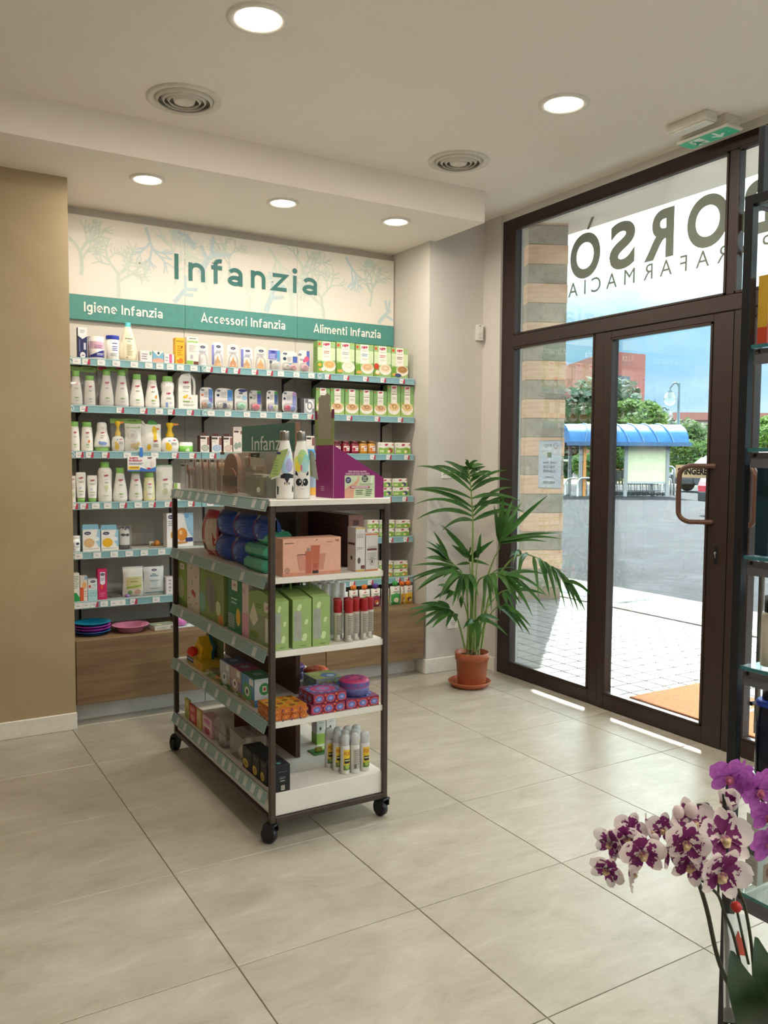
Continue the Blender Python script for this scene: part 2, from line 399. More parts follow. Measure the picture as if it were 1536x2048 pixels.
member('bottom_rail', 1.0, 1.64, 0, .083, w2); member('post', 1.64, 1.72, 0, 2.107, w2); pane(1.0, 1.64, .083, 2.107, w2)
member('head', Y0, .95, 2.850, 2.912, w2); member('bottom_rail', Y0, .95, 0, .083, w2); member('transom_bar', Y0, .95, 2.107, 2.183, w2)
for y in (-2.66, -1.45, -.25):
    member('post', y, y+.05, .083, 2.85, w2)
    pane(y+.05, min(.95, y+1.20), .083, 2.107, w2); pane(y+.05, min(.95, y+1.20), 2.183, 2.85, w2)
m_lock = M('c8c8c4', .25, 1.)
def leaf(name, ya, yb, hs):
    """a glazed door leaf between ya < yb; hs is the side of the closing stile"""
    d = struct(B().box(XI-.006, XO, ya if hs > 0 else ya, ya+(.11 if hs < 0 else .052), .004, 2.103, m_frame, .003).out(name))
    g0, g1 = ya+(.11 if hs < 0 else .052), yb-(.052 if hs < 0 else .11)
    B().box(XI-.006, XO, g1, yb, .004, 2.103, m_frame, .003).out('stile', d)
    B().box(XI-.006, XO, g0, g1, .004, .088, m_frame, .003).out('bottom_rail', d)
    B().box(XI-.006, XO, g0, g1, 2.066, 2.103, m_frame, .003).out('top_rail', d)
    pane(g0, g1, .088, 2.066, d); beads(g0, g1, .088, 2.066, d, -.012)
    s = 1 if hs < 0 else -1; y = (ya+.08) if hs < 0 else (yb-.08)
    pts = [(XI, y, 1.374), (XI-.045, y+s*.045, 1.374), (3.372, y+s*.088, 1.372), (3.358, y+s*.122, 1.345), (3.355, y+s*.128, 1.30), (3.355, y+s*.128, 1.175), (3.358, y+s*.122, 1.13), (3.372, y+s*.088, 1.104), (XI-.045, y+s*.045, 1.102), (XI, y, 1.102)]
    B().tube(smooth_path(pts, 5), .0125, M('5b3f33', .35), 10).out('pull_handle', d)
    b = B(); yo = y-s*.012+s*.045
    b.tube([(XO, yo, 1.12), (XO+.05, yo, 1.12)], .011, m_frame); b.tube([(XO, yo, .25), (XO+.05, yo, .25)], .011, m_frame)
    b.tube(smooth_path([(XO+.05, yo, .1), (XO+.05, yo, .7), (XO+.05, yo, 1.20), (XO+.05, yo-s*.01, 1.23)], 3), .014, M('6a5a54', .35), 10); b.out('outer_bar_handle', d)
    if hs < 0:
        k = B(); k.box(XI-.010, XI-.006, y-.035, y-.017, .90, .99, m_black, .002); k.tube([(XI-.014, y-.026, .955), (XI-.008, y-.026, .955)], .007, m_lock, 10); k.box(XI-.014, XI-.009, y-.0285, y-.0235, .93, .955, m_lock); k.out('lock_cylinder', d)
    return d
door1 = leaf('door_1', 2.583, 3.405, -1); door2 = leaf('door_2', 1.722, 2.579, 1)

# ---------------------------------------------------------------- things on the glass
def thin_paper(name, c, tr=.75):
    m, t, p = base_mat(name); p.inputs['Base Color'].default_value = (*lin(c), 1); p.inputs['Roughness'].default_value = .7; n = N(t, 'ShaderNodeTexNoise', Scale=40.); rp = ramp(t, [(.3, tuple(x*.97 for x in lin(c))), (.7, lin(c))], n.outputs['Fac']); t.links.new(rp.outputs[0], p.inputs['Base Color'])
    a = N(t, 'ShaderNodeBsdfTranslucent'); t.links.new(rp.outputs[0], a.inputs[0]); mx = N(t, 'ShaderNodeMixShader'); mx.inputs[0].default_value = tr; t.links.new(p.outputs[0], mx.inputs[1]); t.links.new(a.outputs[0], mx.inputs[2]); t.links.new(mx.outputs[0], t.nodes['Material Output'].inputs[0]); return m
m_letter = M('6f776b', .6)
let = T('glass_lettering', 'large grey mirrored letters stuck on the glass above the door', 'lettering', (3.4785, 3.2, 2.3))
for ch, ya, yb in (('O', 3.717, 3.479), ('S', 3.41, 3.227), ('R', 3.162, 2.97), ('O', 2.889, 2.648), ('B', 2.586, 2.40)):
    o = pr(let, ya-yb, .226, [('t', ch, .5, 0, 1, m_letter, -1., .035)], mirror=True, name='letter', rz=-pi/2, loc=(0, (ya+yb)/2-3.2, .150))
b = B(); b.ext([(-.03, .0), (-.008, .0), (.03, .062), (.006, .062)], -.0006, -.0004, m_letter, 'y'); b.out('letter', let, (0, 3.56-3.2, .405), -pi/2)
for ch, y in zip('AICAMRAFARAP', (3.69, 3.593, 3.507, 3.389, 3.26, 3.132, 3.015, 2.905, 2.791, 2.677, 2.55, 2.44)):
    pr(let, .08, .08, [('t', ch, .5, 0, 1, m_letter, 9, 0.)], mirror=True, name='letter', rz=-pi/2, loc=(0, y-3.2, .046))
hp = T('hours_notice', 'white opening hours notice taped on the glass beside the stone pillar', 'notice', (3.488, 3.87, 1.224))
m_pap = thin_paper('notice_paper', 'e4e4ea')
B().box(3.4865-3.488, 0, -.10, .10, 0, .293, m_pap).out('sheet', hp)
pr(hp, .2, .293, [('r', .004, .0, .996, .018, 'e6e6ea'), ('r', .0, .982, 1, 1, 'e6e6ea'), ('t', 'BORS\u00d2', .60, .865, .05, 'a2a4a8', .42), ('o', .24, .89, .10, .06, .2, '9a9ca2'), ('r', .2, .82, .29, .83, '9a9ca2'),
    ('r', .42, .64, .60, .75, 'aaacb2'), ('t', 'Luned\u00ec - Sabato', .5, .525, .045, '85878c', .84), ('t', '9:00-13:30', .52, .42, .055, '8a8c92', .72), ('t', '16:30-20:00', .5, .335, .055, '8a8c92', .84),
    ('t', 'Domenica', .5, .225, .04, '85878c', .5), ('t', '9:00-13:00', .5, .10, .055, '8a8c92', .72)], mirror=True, rz=-pi/2, loc=(-.0016, 0, 0))
sp = T('push_sign', 'beige SPINGERE push plate on the door glass behind the pull handle', 'sign', (3.4785, 2.813, 1.314))
B().box(-.001, .0004, -.104, .104, 0, .064, thin_paper('push_plate', 'e0d6c0', .5)).out('plate', sp)
pr(sp, .208, .064, [('t', 'SPINGERE', .5, .27, .46, '14120f', .86, .05)], rz=-pi/2, loc=(-.001, 0, 0))

# ---------------------------------------------------------------- wall fittings
def outlet(z, x, lab):
    t = T('power_socket', lab, 'socket', (x, 4.49, z)); B().box(-.042, .042, -.008, 0, -.04, .04, M('efede7', .35), .003).out('plate', t)
    b = B(); b.lathe([(.02, 0), (.02, .002)], M('dcdad4', .4), 18, X=Matrix.Translation((0, -.009, 0)) @ Matrix.Rotation(pi/2, 4, 'X'))
    for q in (-.011, 0, .011): b.box(q-.002, q+.002, -.0125, -.0108, -.002, .002, m_black)
    for q in (-.014, .014): b.box(-.003, .003, -.0125, -.0108, q-.0015, q+.0015, m_black)
    b.out('socket_insert', t)
outlet(.318, 3.221, 'white wall socket low on the wall behind the palm pot')
outlet(1.312, 3.160, 'white wall socket up behind the tall palm frond')
t = T('motion_sensor', 'small white motion sensor high in the corner by the window frame', 'sensor', (3.405, 4.487, 2.18), -.35)
B().ext([(-.028, 0), (-.02, -.03), (.02, -.03), (.028, 0)], 0, .095, M('d6d2cb', .45), 'z').out('housing', t)
B().ext([(-.017, -.028), (-.013, -.034), (.013, -.034), (.017, -.028)], .012, .05, M('c3c1bd', .3), 'z').out('lens', t)
B().box(-.028, .028, -.03, .0, .088, .1, M('dedbd5', .45), .006).out('cap', t)
B().box(-.006, .004, -.0335, -.029, .091, .0945, m_black).out('indicator', t)

# ---------------------------------------------------------------- ceiling lights, vents, exit sign
LAMP_W = 6.2
def downlight(x, y, z, r, lab, power, lamp_only=False):
    t = T('recessed_downlight', lab, 'ceiling light', (x, y, z), group='round recessed downlights')
    B().lathe([(r*1.0, 0), (r*.99, -.006), (r*.88, -.010), (r*.76, -.007), (r*.73, 0)], M('e8e2da', .4), 32, close=False).out('trim_ring', t)
    B().lathe([(r*.735, -.0015), (r*.735, -.003)], emit('fff3e0', 4.5), 32).out('diffuser', t)
    l = bpy.data.lights.new('downlight_lamp', 'AREA'); l.shape = 'DISK'; l.size = r*1.4; l.energy = power; l.color = (1, .90, .77)
    link('downlight_lamp', l, t, (0, 0, -.014))
downlight(1.19, 2.88, CEIL, .112, 'large round downlight nearest the top edge of the ceiling', LAMP_W)
downlight(2.605, 2.845, CEIL, .112, 'large round downlight on the ceiling toward the shop window', LAMP_W)
downlight(1.17, 4.26, BULK, .088, 'small round downlight under the bulkhead beside the beige wall', LAMP_W*.5)
downlight(1.897, 4.255, BULK, .088, 'small round downlight under the middle of the bulkhead', LAMP_W*.5)
downlight(2.601, 4.235, BULK, .088, 'small round downlight under the bulkhead end near the window', LAMP_W*.5)
for y in (1.2, -.5, -2.0):  # extra ceiling lamps out of view, added to light the room
    for x in (1.19, 2.6): downlight(x, y, CEIL, .112, 'added unseen downlight behind the viewer, %s row, %s' % ({1.2: 'first', -.5: 'second', -2.0: 'last'}[y], 'window side' if x > 2 else 'middle of the room'), LAMP_W)
m_vent = M('dcd5cb', .5)
def vent(x, y, lab):
    t = T('air_vent', lab, 'vent', (x, y, CEIL), group='round ceiling air diffusers'); R = .16
    B().lathe([(R, 0), (R*.99, -.008), (R*.93, -.012), (R*.80, -.006), (R*.78, 0)], m_vent, 36, close=False).out('outer_ring', t)
    B().lathe([(R*.80, -.0008), (R*.80, -.0014)], M('6e675f', .8), 30).out('recess_shade', t)  # flat grey disc, the shade of the open recess put into its colour
    for a_ in (.70, .54, .40):
        B().lathe([(R*(a_+.07), -.0016), (R*(a_+.075), -.003), (R*(a_+.01), -.017), (R*a_, -.018), (R*(a_-.012), -.016), (R*(a_+.045), -.0016)], m_vent, 36, close=False).out('diffuser_ring', t)
    B().lathe([(R*.30, -.003), (R*.27, -.016), (R*.22, -.018), (.001, -.019)], m_vent, 30).out('centre_disc', t)
vent(1.173, 3.676, 'round ceiling air diffuser close to the beige wall'); vent(2.632, 3.664, 'round ceiling air diffuser near the bulkhead corner and window')
t = T('emergency_light', 'grey emergency light box on the ceiling next to the exit sign', 'light', (3.213, 2.66, CEIL))
B().box(-.038, .038, -.11, .11, -.042, 0, M('d9d4ca', .5), .004).out('housing', t); B().box(-.03, .03, -.10, .10, -.047, -.0425, M('f0ece2', .2), .002).out('lens', t)
t = T('exit_sign', 'green emergency exit sign with running figure and arrow on the ceiling', 'sign', (3.335, 2.662, CEIL))
B().box(-.05, .05, -.13, .13, -.045, 0, M('d2cdc2', .5), .004).out('housing', t); B().box(-.056, .056, -.142, .142, -.062, -.0455, M('d8d3c8', .45), .005).out('cover', t)
pr(t, .266, .096, [('r', 0, 0, 1, 1, emit('2f8f68', .16)), ('r', .17, .1, .42, .9, 'e9efe9'), ('e', .25, .75, .03, .08, '2f9c73'), ('p', [(.2, .62), (.28, .66), (.33, .45), (.40, .42), (.39, .34), (.31, .36), (.30, .3), (.36, .12), (.31, .1), (.25, .3), (.19, .14), (.15, .2), (.22, .42), (.24, .56), (.19, .52)], '2f9c73'),
    ('p', [(.65, .88), (.65, .42), (.58, .56), (.55, .46), (.68, .12), (.81, .46), (.78, .56), (.71, .42), (.71, .88)], 'f4f7f2'), ('e', .9, .5, .012, .03, 'f4f7f2')], z0=-.048, name='sign_face', loc=(0, 0, 0))
sf = t.children[-1]; sf.rotation_euler = (pi/2, 0, -pi/2); sf.location = (0, 0, -.0622)

# ---------------------------------------------------------------- niche: header sign, cabinets, shelves
m_teal, m_cream = M('4f9089', .5), noisy('sign_face_white', [(.3, 'ded9cf'), (.7, 'e4dfd5')], 4, .5)
hs = T('header_sign', 'white and teal header sign reading Infanzia over the wall shelves', 'sign', (1.955, 4.91, 2.159))
for k, (a, b_) in enumerate(((.905, 1.561), (1.5622, 2.2865), (2.2877, 3.003))):
    bb = B(); bb.box(a-1.955, b_-1.955, 0, .024, .135, .569, m_cream, .001); bb.box(a-1.955, b_-1.955, -.001, .024, 0, .1345, m_teal, .001); bb.out('panel', hs)
rc = random.Random(4)
def ribbon(b, p, q, w0, w1, m, y):
    y -= 3e-6*(len(b.f) % 200)
    d = Vector((q[0]-p[0], q[1]-p[1])); n = Vector((-d.y, d.x)).normalized()
    b.add([(p[0]+n.x*w0, y, p[1]+n.y*w0), (p[0]-n.x*w0, y, p[1]-n.y*w0), (q[0]-n.x*w1, y, q[1]-n.y*w1), (q[0]+n.x*w1, y, q[1]+n.y*w1)], [(0, 1, 2, 3)], m)
def coral(b, x, z, ang, L, w, dep, m, y, spread=.6):
    px_, pz = x, z; a = ang
    w *= 1.0
    for k in range(3):
        a += rc.uniform(-.22, .22); qx, qz = px_+L/3*math.sin(a), pz+L/3*math.cos(a)
        if not (-1.046 < qx < 1.044 and .14 < qz < .564): return
        ribbon(b, (px_, pz), (qx, qz), w, w*.93, m, y); px_, pz = qx, qz; w *= .93
        if dep and k > 0: coral(b, px_, pz, a+rc.choice((-1, 1))*rc.uniform(.6, .95)*spread/.6, L*rc.uniform(.6, .8), w*.85, dep-1, m, y, spread)
    if dep:
        for sgn in (-1, 1): coral(b, px_, pz, a+sgn*rc.uniform(.3, .6)*spread/.6, L*rc.uniform(.62, .85), w*.85, dep-1, m, y, spread)
cg, cb, c3 = M('c6d0c6', .6), M('bccdd0', .6), M('cfd8cf', .6)
b = B()
for x, z, a, L, w, dep, m, sp_ in ((-.98, .24, .25, .12, .006, 3, cg, .6), (-.78, .142, 0, .12, .006, 3, cg, .75), (-.45, .25, -.1, .11, .005, 3, c3, .55), (-.62, .55, 2.8, .11, .005, 2, cb, .5), (-.30, .33, .5, .13, .011, 1, cb, .8),
        (-.12, .34, .1, .09, .004, 3, cg, .6), (.14, .54, 2.6, .11, .005, 3, c3, .55), (.36, .30, 0, .13, .006, 3, cg, .65), (.52, .142, 0, .12, .006, 3, cg, .75), (.12, .145, .5, .13, .010, 1, cb, .8), (.02, .15, 0, .10, .009, 1, c3, .3),
        (.68, .55, 2.8, .11, .005, 2, cb, .5), (.86, .25, .1, .11, .005, 3, cg, .55), (.93, .145, .5, .10, .008, 1, cb, .7), (-.46, .145, .6, .10, .008, 1, cb, .7), (-.27, .145, .1, .10, .004, 2, c3, .7), (.30, .145, -.2, .12, .009, 1, c3, .3), (-.33, .47, -.8, .07, .010, 1, cb, .8)):
    coral(b, x, z, a, L*1.08, w*1.75, dep, m, -.0008, sp_)
for x, z in ((-.44, .535), (.86, .53)): b.add([(x+.034*math.cos(2*pi*i/18), -.0008, z+.030*math.sin(2*pi*i/18)) for i in range(18)], [list(range(18))], M('c6d8d2', .6))
b.out('coral_pattern', hs)
TF = [(atY(p, 550, 4.91).x-1.955, atY(q, 550, 4.91).x-1.955) for p, q in ((347.5, 358.5), (376, 410.5), (422.5, 445), (454.5, 485.5), (501, 531), (543.5, 573.5), (584.5, 594), (603.5, 635))]
stroke_text(hs, 'Infanzia', .146, .165, M('2f6f6a', .5), 0, 1, .281, -.0022, 'letter', TF)
for s_, px0, px1 in (('Igiene Infanzia', 168, 325), ('Accessori Infanzia', 402, 570), ('Alimenti Infanzia', 627, 761)):
    stroke_text(hs, s_, .054, .16, M('e9ece6', .5), atY(px0, 640, 4.91).x-1.955, atY(px1, 640, 4.91).x-1.955, .045, -.0032, 'band_letter', sp=.12)
m_wood = noisy('walnut_laminate', [(.25, '6d543d'), (.45, '7d634a'), (.6, '87704f'), (.8, '937a5e')], 3.2, .5, detail=8, stretch=(.55, 3, 9), rough=.62, dist=.6)
bays = ((.838, 1.56), (1.564, 2.285), (2.289, 3.0))
for k, (a, b_) in enumerate(bays):
    t = T('base_cabinet', ('walnut base cabinet under the plates beside the beige wall', 'walnut base cabinet in the middle behind the trolley', 'walnut base cabinet under the pouches near the palm')[k], 'cabinet', ((a+b_)/2, 4.495, 0), group='walnut cabinets under the wall shelves')
    w = (b_-a)/2
    B().box(-w, w, .0, .018, .105, .445, m_wood, .002).out('front_panel', t); B().box(-w, w, .0185, .44, .105, .445, m_wood, .001).out('carcass', t); B().box(-w, w, .105, .42, 0, .1045, M('d5d3d0', .5)).out('plinth', t)
SH = [1.920, 1.672, 1.430, 1.158, .893, .627]
m_rail = noisy('price_rail_blue', [(.3, '80abb4'), (.7, '88b3bb')], 9, .3); m_rail2 = M('a7c6c8', .3); m_shelf = M('a9a69d', .5)
tagm = {}
def pricetag(promo):
    if promo not in tagm:
        b = B(); b.box(-.020, .020, -.0012, 0, -.0145, .0145, M('ecebe8', .5)); b.add([(-.012, -.0015, -.004), (.006, -.0015, -.004), (.006, -.0015, -.001), (-.012, -.0015, -.001)], [(0, 1, 2, 3)], M('8c8aa0')); b.add([(-.012, -.0015, .005), (.002, -.0015, .005), (.002, -.0015, .007), (-.012, -.0015, .007)], [(0, 1, 2, 3)], M('b9b8c4'))
        if promo: b.add([(.004, -.0016, -.0145), (.020, -.0016, -.0145), (.020, -.0016, .0145), (.011, -.0016, .0145)], [(0, 1, 2, 3)], M('b23a4e'))
        tagm[promo] = b.mesh('price_tag')
    return tagm[promo]
YS = 4.64
def wx(px, row, Y=YS): return atY(px, (0, 720, 812, 906, 1008, 1108, 1208, 1275)[row], Y).x
TAGS = {1: [(153, 0), (172, 1), (202, 0), (232, 0), (268, 0), (297, 0), (319, 0), (340, 0), (360, 0), (387, 0), (418, 1), (448, 1), (473, 1), (509, 1), (539, 1), (561, 0), (592, 0), (622, 0), (655, 1), (692, 1), (731, 1), (766, 1), (804, 1)],
    2: [(167, 1), (240, 1), (287, 1), (318, 0), (342, 1), (380, 1), (422, 0), (455, 0), (493, 0), (526, 0), (557, 0), (590, 0), (620, 1), (698, 1), (754, 1), (800, 1)],
    3: [(159, 1), (179, 1), (211, 1), (254, 0), (309, 0), (350, 1), (385, 1), (425, 1), (745, 1), (777, 1), (813, 1)],
    4: [(148, 1), (168, 1), (191, 0), (215, 0), (246, 1), (276, 0), (304, 1), (336, 1), (382, 1), (420, 0), (777, 1), (809, 1)],
    5: [(157, 0), (194, 0), (228, 0), (258, 0), (288, 0), (323, 0), (780, 1), (811, 1)], 6: [(157, 0), (173, 0), (189, 1), (208, 0), (228, 0), (243, 0), (267, 1), (312, 0), (676, 1), (704, 1), (740, 1), (795, 1), (812, 1)]}
rown = ('top shelf', 'second shelf', 'third shelf', 'fourth shelf', 'fifth shelf', 'lowest shelf')
bayn = ('in the bay beside the beige wall', 'in the middle bay', 'in the bay beside the palm')
for r_ in range(6):
    for k, (a, b_) in enumerate(bays):
        t = T('wall_shelf', 'blue fronted wall shelf, the %s %s' % (rown[r_], bayn[k]), 'shelf', ((a+b_)/2, YS, SH[r_]), group='wall shelves with blue price rails')
        w = (b_-a)/2
        B().box(-w, w, .004, .285, -.024, -.002, m_shelf, .001).out('board', t)
        rb = B(); rb.box(-w, w, -.003, .0035, -.040, 0, m_rail, .001); rb.box(-w, w, -.0045, -.003, -.006, -.001, m_rail2); rb.box(-w, w, -.0045, -.003, -.040, -.037, m_rail2); rb.out('price_rail', t)
        if k == 0 or r_ < 2: pr(t, .03, .03, [('o', .5, .5, .5, .5, .25, 'dce9e9'), ('r', .38, .2, .62, .55, 'dce9e9')], y=-.0046, z0=-.035, x0=-w+.022, name='rail_emblem')
        for s_ in (-1, 1):
            x = ((.945, 1.468), (1.673, 2.197), (2.406, 2.925))[k][s_ > 0]-(a+b_)/2
            B().ext([(.13, -.0245), (.29, -.0245), (.29, -.06)], x-.0015, x+.0015, M('3a3937', .6), 'x').out('bracket', t)
        for px, p in TAGS[r_+1]:
            x = wx(px, r_+1)
            if a+.01 < x < b_-.01: link('price_tag', pricetag(p), t, (x-(a+b_)/2, -.0048, -.0215))
# ================================================================ products on the wall shelves
ORD = ('', 'first', 'second', 'third', 'fourth', 'fifth', 'sixth', 'seventh', 'eighth', 'ninth', 'tenth', 'eleventh', 'twelfth', 'thirteenth', 'fourteenth', 'fifteenth', 'sixteenth', 'seventeenth', 'eighteenth')
ROWN = ('', 'top shelf', 'second shelf', 'third shelf', 'fourth shelf', 'fifth shelf', 'lowest shelf', 'cabinet top')
cnt = {}
def wlab(look, row, end='beige wall', k=None):
    if k is None: cnt[row] = cnt.get(row, 0)+1; k = cnt[row]
    return '%s, %s from %s on %s' % (look, ORD[k], end, ROWN[row])
def zrow(row): return SH[row-1]-.0015 if row < 7 else .4455
RED, GRN, NAVY = 'b51d4c', '8cc466', '2a2f5e'
YF = 4.662
def span(px0, px1, ytop, row, Y):
    x0, x1 = wx(px0, row, Y), wx(px1, row, Y); return (x0+x1)/2, x1-x0, atY((px0+px1)/2, ytop, Y).z-zrow(row)
def carton(name, label, loc, w, d, h, col, items=(), rz=0., cat='box', group=None, side=None, top=None, b=.0012, r=.5):
    o = B().box(-w/2, w/2, -d/2, d/2, 0, h, M(col, r) if isinstance(col, str) else col, b).out(name, None, loc, rz); tag(o, label, cat, group)
    if items: pr(o, w, h, items, y=-d/2)
    if side: pr(o, d, h, side, name='side_print', rz=-pi/2, loc=(-w/2, 0, 0))
    if top:
        q = pr(o, w, d, top, name='top_print'); q.rotation_euler = (-pi/2, 0, 0); q.location = (0, -d/2, h)
    return o
def wcarton(row, px0, px1, ytop, d, col, items, name, label, Y=YF, **kw):
    x, w, h = span(px0, px1, ytop, row, Y); return carton(name, label, (x, Y+d/2, zrow(row)), w-.0015, d, h, col, items, **kw)
def rad(prof, z):
    for a, b in zip(prof, prof[1:]):
        if a[1] <= z <= b[1] and b[1] > a[1]: return a[0]+(b[0]-a[0])*(z-a[1])/(b[1]-a[1])
    return prof[-1][0] if z > prof[-1][1] else prof[0][0]
def vessel(name, label, loc, R, H, prof, col, caps=(), sy=.62, items=None, area=(1.3, .04, .74), cat='bottle', group=None, rz=0., r=.35, n=22):
    """turned or oval container: profile in units of R and H; caps: (part name, profile, colour)"""
    P = [(p[0]*R, p[1]*H) for p in prof]
    o = B().lathe(P, M(col, r) if isinstance(col, str) else col, n, 1, sy).out(name, None, loc, rz); tag(o, label, cat, group)
    for nm, cp, cc in caps: B().lathe([(p[0]*R, p[1]*H)+((p[2]*R,) if len(p) > 2 else ()) for p in cp], M(cc, .4) if isinstance(cc, str) else cc, n, 1, sy if nm != 'round_cap' else 1).out(nm, o)
    if items:
        def surf(X, Z):
            rr = rad(P, Z); return -sy*math.sqrt(max(0, rr*rr-min(abs(X), rr*.985)**2))
        pr(o, area[0]*R, area[2]*H, items, z0=area[1]*H, surf=surf, name='label_print')
    return o
def wvessel(row, px0, px1, ytop, prof, col, name, label, Y=None, **kw):
    sy = kw.get('sy', .62); Yf = Y or YF; x, w, h = span(px0, px1, ytop, row, Yf); return vessel(name, label, (x, Yf+w/2*sy, zrow(row)), w/2, h, prof, col, **kw)
PEAR = [(.001, 0), (.80, 0), (.93, .012), (1, .07), (.99, .17), (.93, .32), (.80, .50), (.66, .68), (.58, .80), (.55, .835)]
TALL = [(.001, 0), (.86, 0), (.97, .01), (1, .05), (.99, .3), (.93, .55), (.84, .8), (.78, .835)]
FLARE = [(.54, .835), (.56, .85), (.56, .985), (.52, 1), (.001, 1)]
FLAT = [(.74, .835), (.76, .85), (.76, .985), (.70, 1), (.001, 1)]
def hippb(accent='7fae58', blot=None, bcol='e8c23c'):
    it = [('t', 'HiPP', .5, .76, .075, RED, .46, .05), ('l', .34, .66, .72, 1, .02, 'c8a0a8'), ('l', .3, .7, .63, 2, .035, '8d8d88'), ('r', .3, .22, .62, .27, accent), ('e', .72, .245, .05, .025, 'b9cf9a'), ('l', .32, .72, .15, 2, .03, 'a5a59c')]
    if blot: it.append(('e', blot, .40, .13, .075, bcol)); it.append(('e', blot+.05, .43, .05, .045, 'dd7c36'))
    return it
# --- top shelf
r = 1
wcarton(r, 156.4, 175.2, 654.6, .04, '232a5c', [('p', [(0, 1), (1, 1), (1, .72), (.5, .62), (0, .72)], 'e8e7ea'), ('l', .2, .8, .92, 4, .03, '8d90a0'), ('r', .12, .2, .22, .6, '6e74a8'), ('r', .6, .28, .85, .5, 'c9cbe0'), ('e', .5, .1, .3, .1, 'e8e7ea'), ('t', 'gel', .5, .07, .06, NAVY)], 'carton', wlab('tall navy and white slim carton', r))
wvessel(r, 178.9, 212.4, 672.3, [(.001, 0), (.94, 0), (1, .03), (1, .84)], 'f0e9e6', 'cream_tub', wlab('wide white tub with pink and navy print', r), sy=1., caps=[('lid', [(1.01, .84), (1.02, .98), (.98, 1), (.001, 1)], 'ece6e0')], items=[('r', .0, .55, 1, .95, 'e2b9cc'), ('p', [(.0, .08), (1, .08), (1, .52), (.7, .44), (.3, .28), (.0, .15)], '2b3182'), ('l', .3, .85, .75, 3, .07, '8a4a86'), ('l', .45, .9, .3, 2, .07, 'e6e6f2')], area=(1.9, .02, .8), cat='tub')
wvessel(r, 215.7, 241.2, 670.5, [(.001, 0), (.94, 0), (1, .03), (1, .84)], 'f1eeea', 'cream_tub', wlab('white tub with royal blue lid', r), sy=1., caps=[('lid', [(1.02, .84), (1.04, .85), (1.04, .985), (1, 1), (.001, 1)], '2c3cae')], items=[('r', .35, .78, .82, .82, '2b3a9a'), ('l', .35, .85, .66, 3, .09, '4b5ab0'), ('l', .2, .8, .3, 3, .06, '9a9aa6')], area=(1.8, .04, .8), cat='tub')
wvessel(r, 241.6, 276.7, 643.7, [(.001, 0), (.76, 0), (.9, .015), (1, .12), (1, .3), (.86, .5), (.6, .72), (.38, .86), (.34, .885)], 'f0e5c9', 'lotion_bottle', wlab('tall cream lotion bottle with turquoise cap', r), caps=[('cap', [(.33, .885), (.34, .985), (.30, 1), (.001, 1)], '4cb3bd')], items=[('o', .5, .86, .16, .05, .2, 'cdb98a'), ('t', 'Aveeno', .5, .70, .055, '6b5b3a', .62), ('t', 'baby', .5, .62, .04, '5fa6b0', .3), ('l', .3, .75, .52, 7, .055, 'b4a67f'), ('e', .3, .08, .07, .03, 'b4a67f')], area=(1.4, .03, .76))
wcarton(r, 280.4, 305, 701.6, .05, 'efe4e6', [('l', .12, .6, .75, 3, .2, '9c8d9a'), ('e', .85, .8, .1, .18, '7fae80')], 'carton', wlab('small white carton with grey lettering', r))
wcarton(r, 305.4, 327.8, 702, .05, '7fb4cf', [('p', [(0, 1), (1, 1), (.5, .55)], 'f0eeea'), ('e', .52, .82, .1, .12, '3e4d59'), ('p', [(0, 0), (1, 0), (1, .3), (.5, .42), (0, .3)], 'eba793')], 'carton', wlab('small blue carton with white flap', r))
wcarton(r, 328.3, 348.7, 708.4, .05, 'f1ecec', [('r', .5, 0, .78, 1, 'd8639a'), ('l', .1, .4, .7, 2, .3, 'a9a4b0')], 'carton', wlab('small white carton with pink stripe', r))
wcarton(r, 350.6, 369.7, 675.6, .045, 'f0b731', [('t', 'WELEDA', .5, .84, .05, '6a4a1c', .8), ('l', .2, .8, .7, 5, .08, 'c98a1a'), ('e', .7, .66, .1, .04, '8a4e1c'), ('e', .5, .14, .36, .1, 'd97b1e'), ('e', .28, .22, .14, .05, 'e8d25a')], 'carton', wlab('slim golden yellow carton', r))
wcarton(r, 373.4, 397, 673.8, .05, 'eee7df', [('r', 0, 0, .55, .16, '8dbb57'), ('r', .58, 0, 1, .14, '6c3a34'), ('r', .05, .8, .95, .86, 'a6cf7e'), ('l', .2, .8, .95, 1, .05, '5c6a44'), ('l', .2, .8, .7, 5, .05, 'c2b8b0'), ('e', .42, .3, .13, .08, 'b9b2c0')], 'carton', wlab('white carton with green foot and brown corner', r))
m_film = clear('ffffff', .035, .08, .10, 'f2f2f2'); m_blist = clear('ffffff', .05, .06, .08, 'ffffff'); m_bag = clear('ffffff', .05, .12, .06, 'ffffff')
def logo(x, y, w=.3, h=.1): return [('e', x, y, w/2, h/2, '2b3160'), ('t', 'chicco', x, y-h*.14, h*.3, 'f2f2f6', w*.8)]
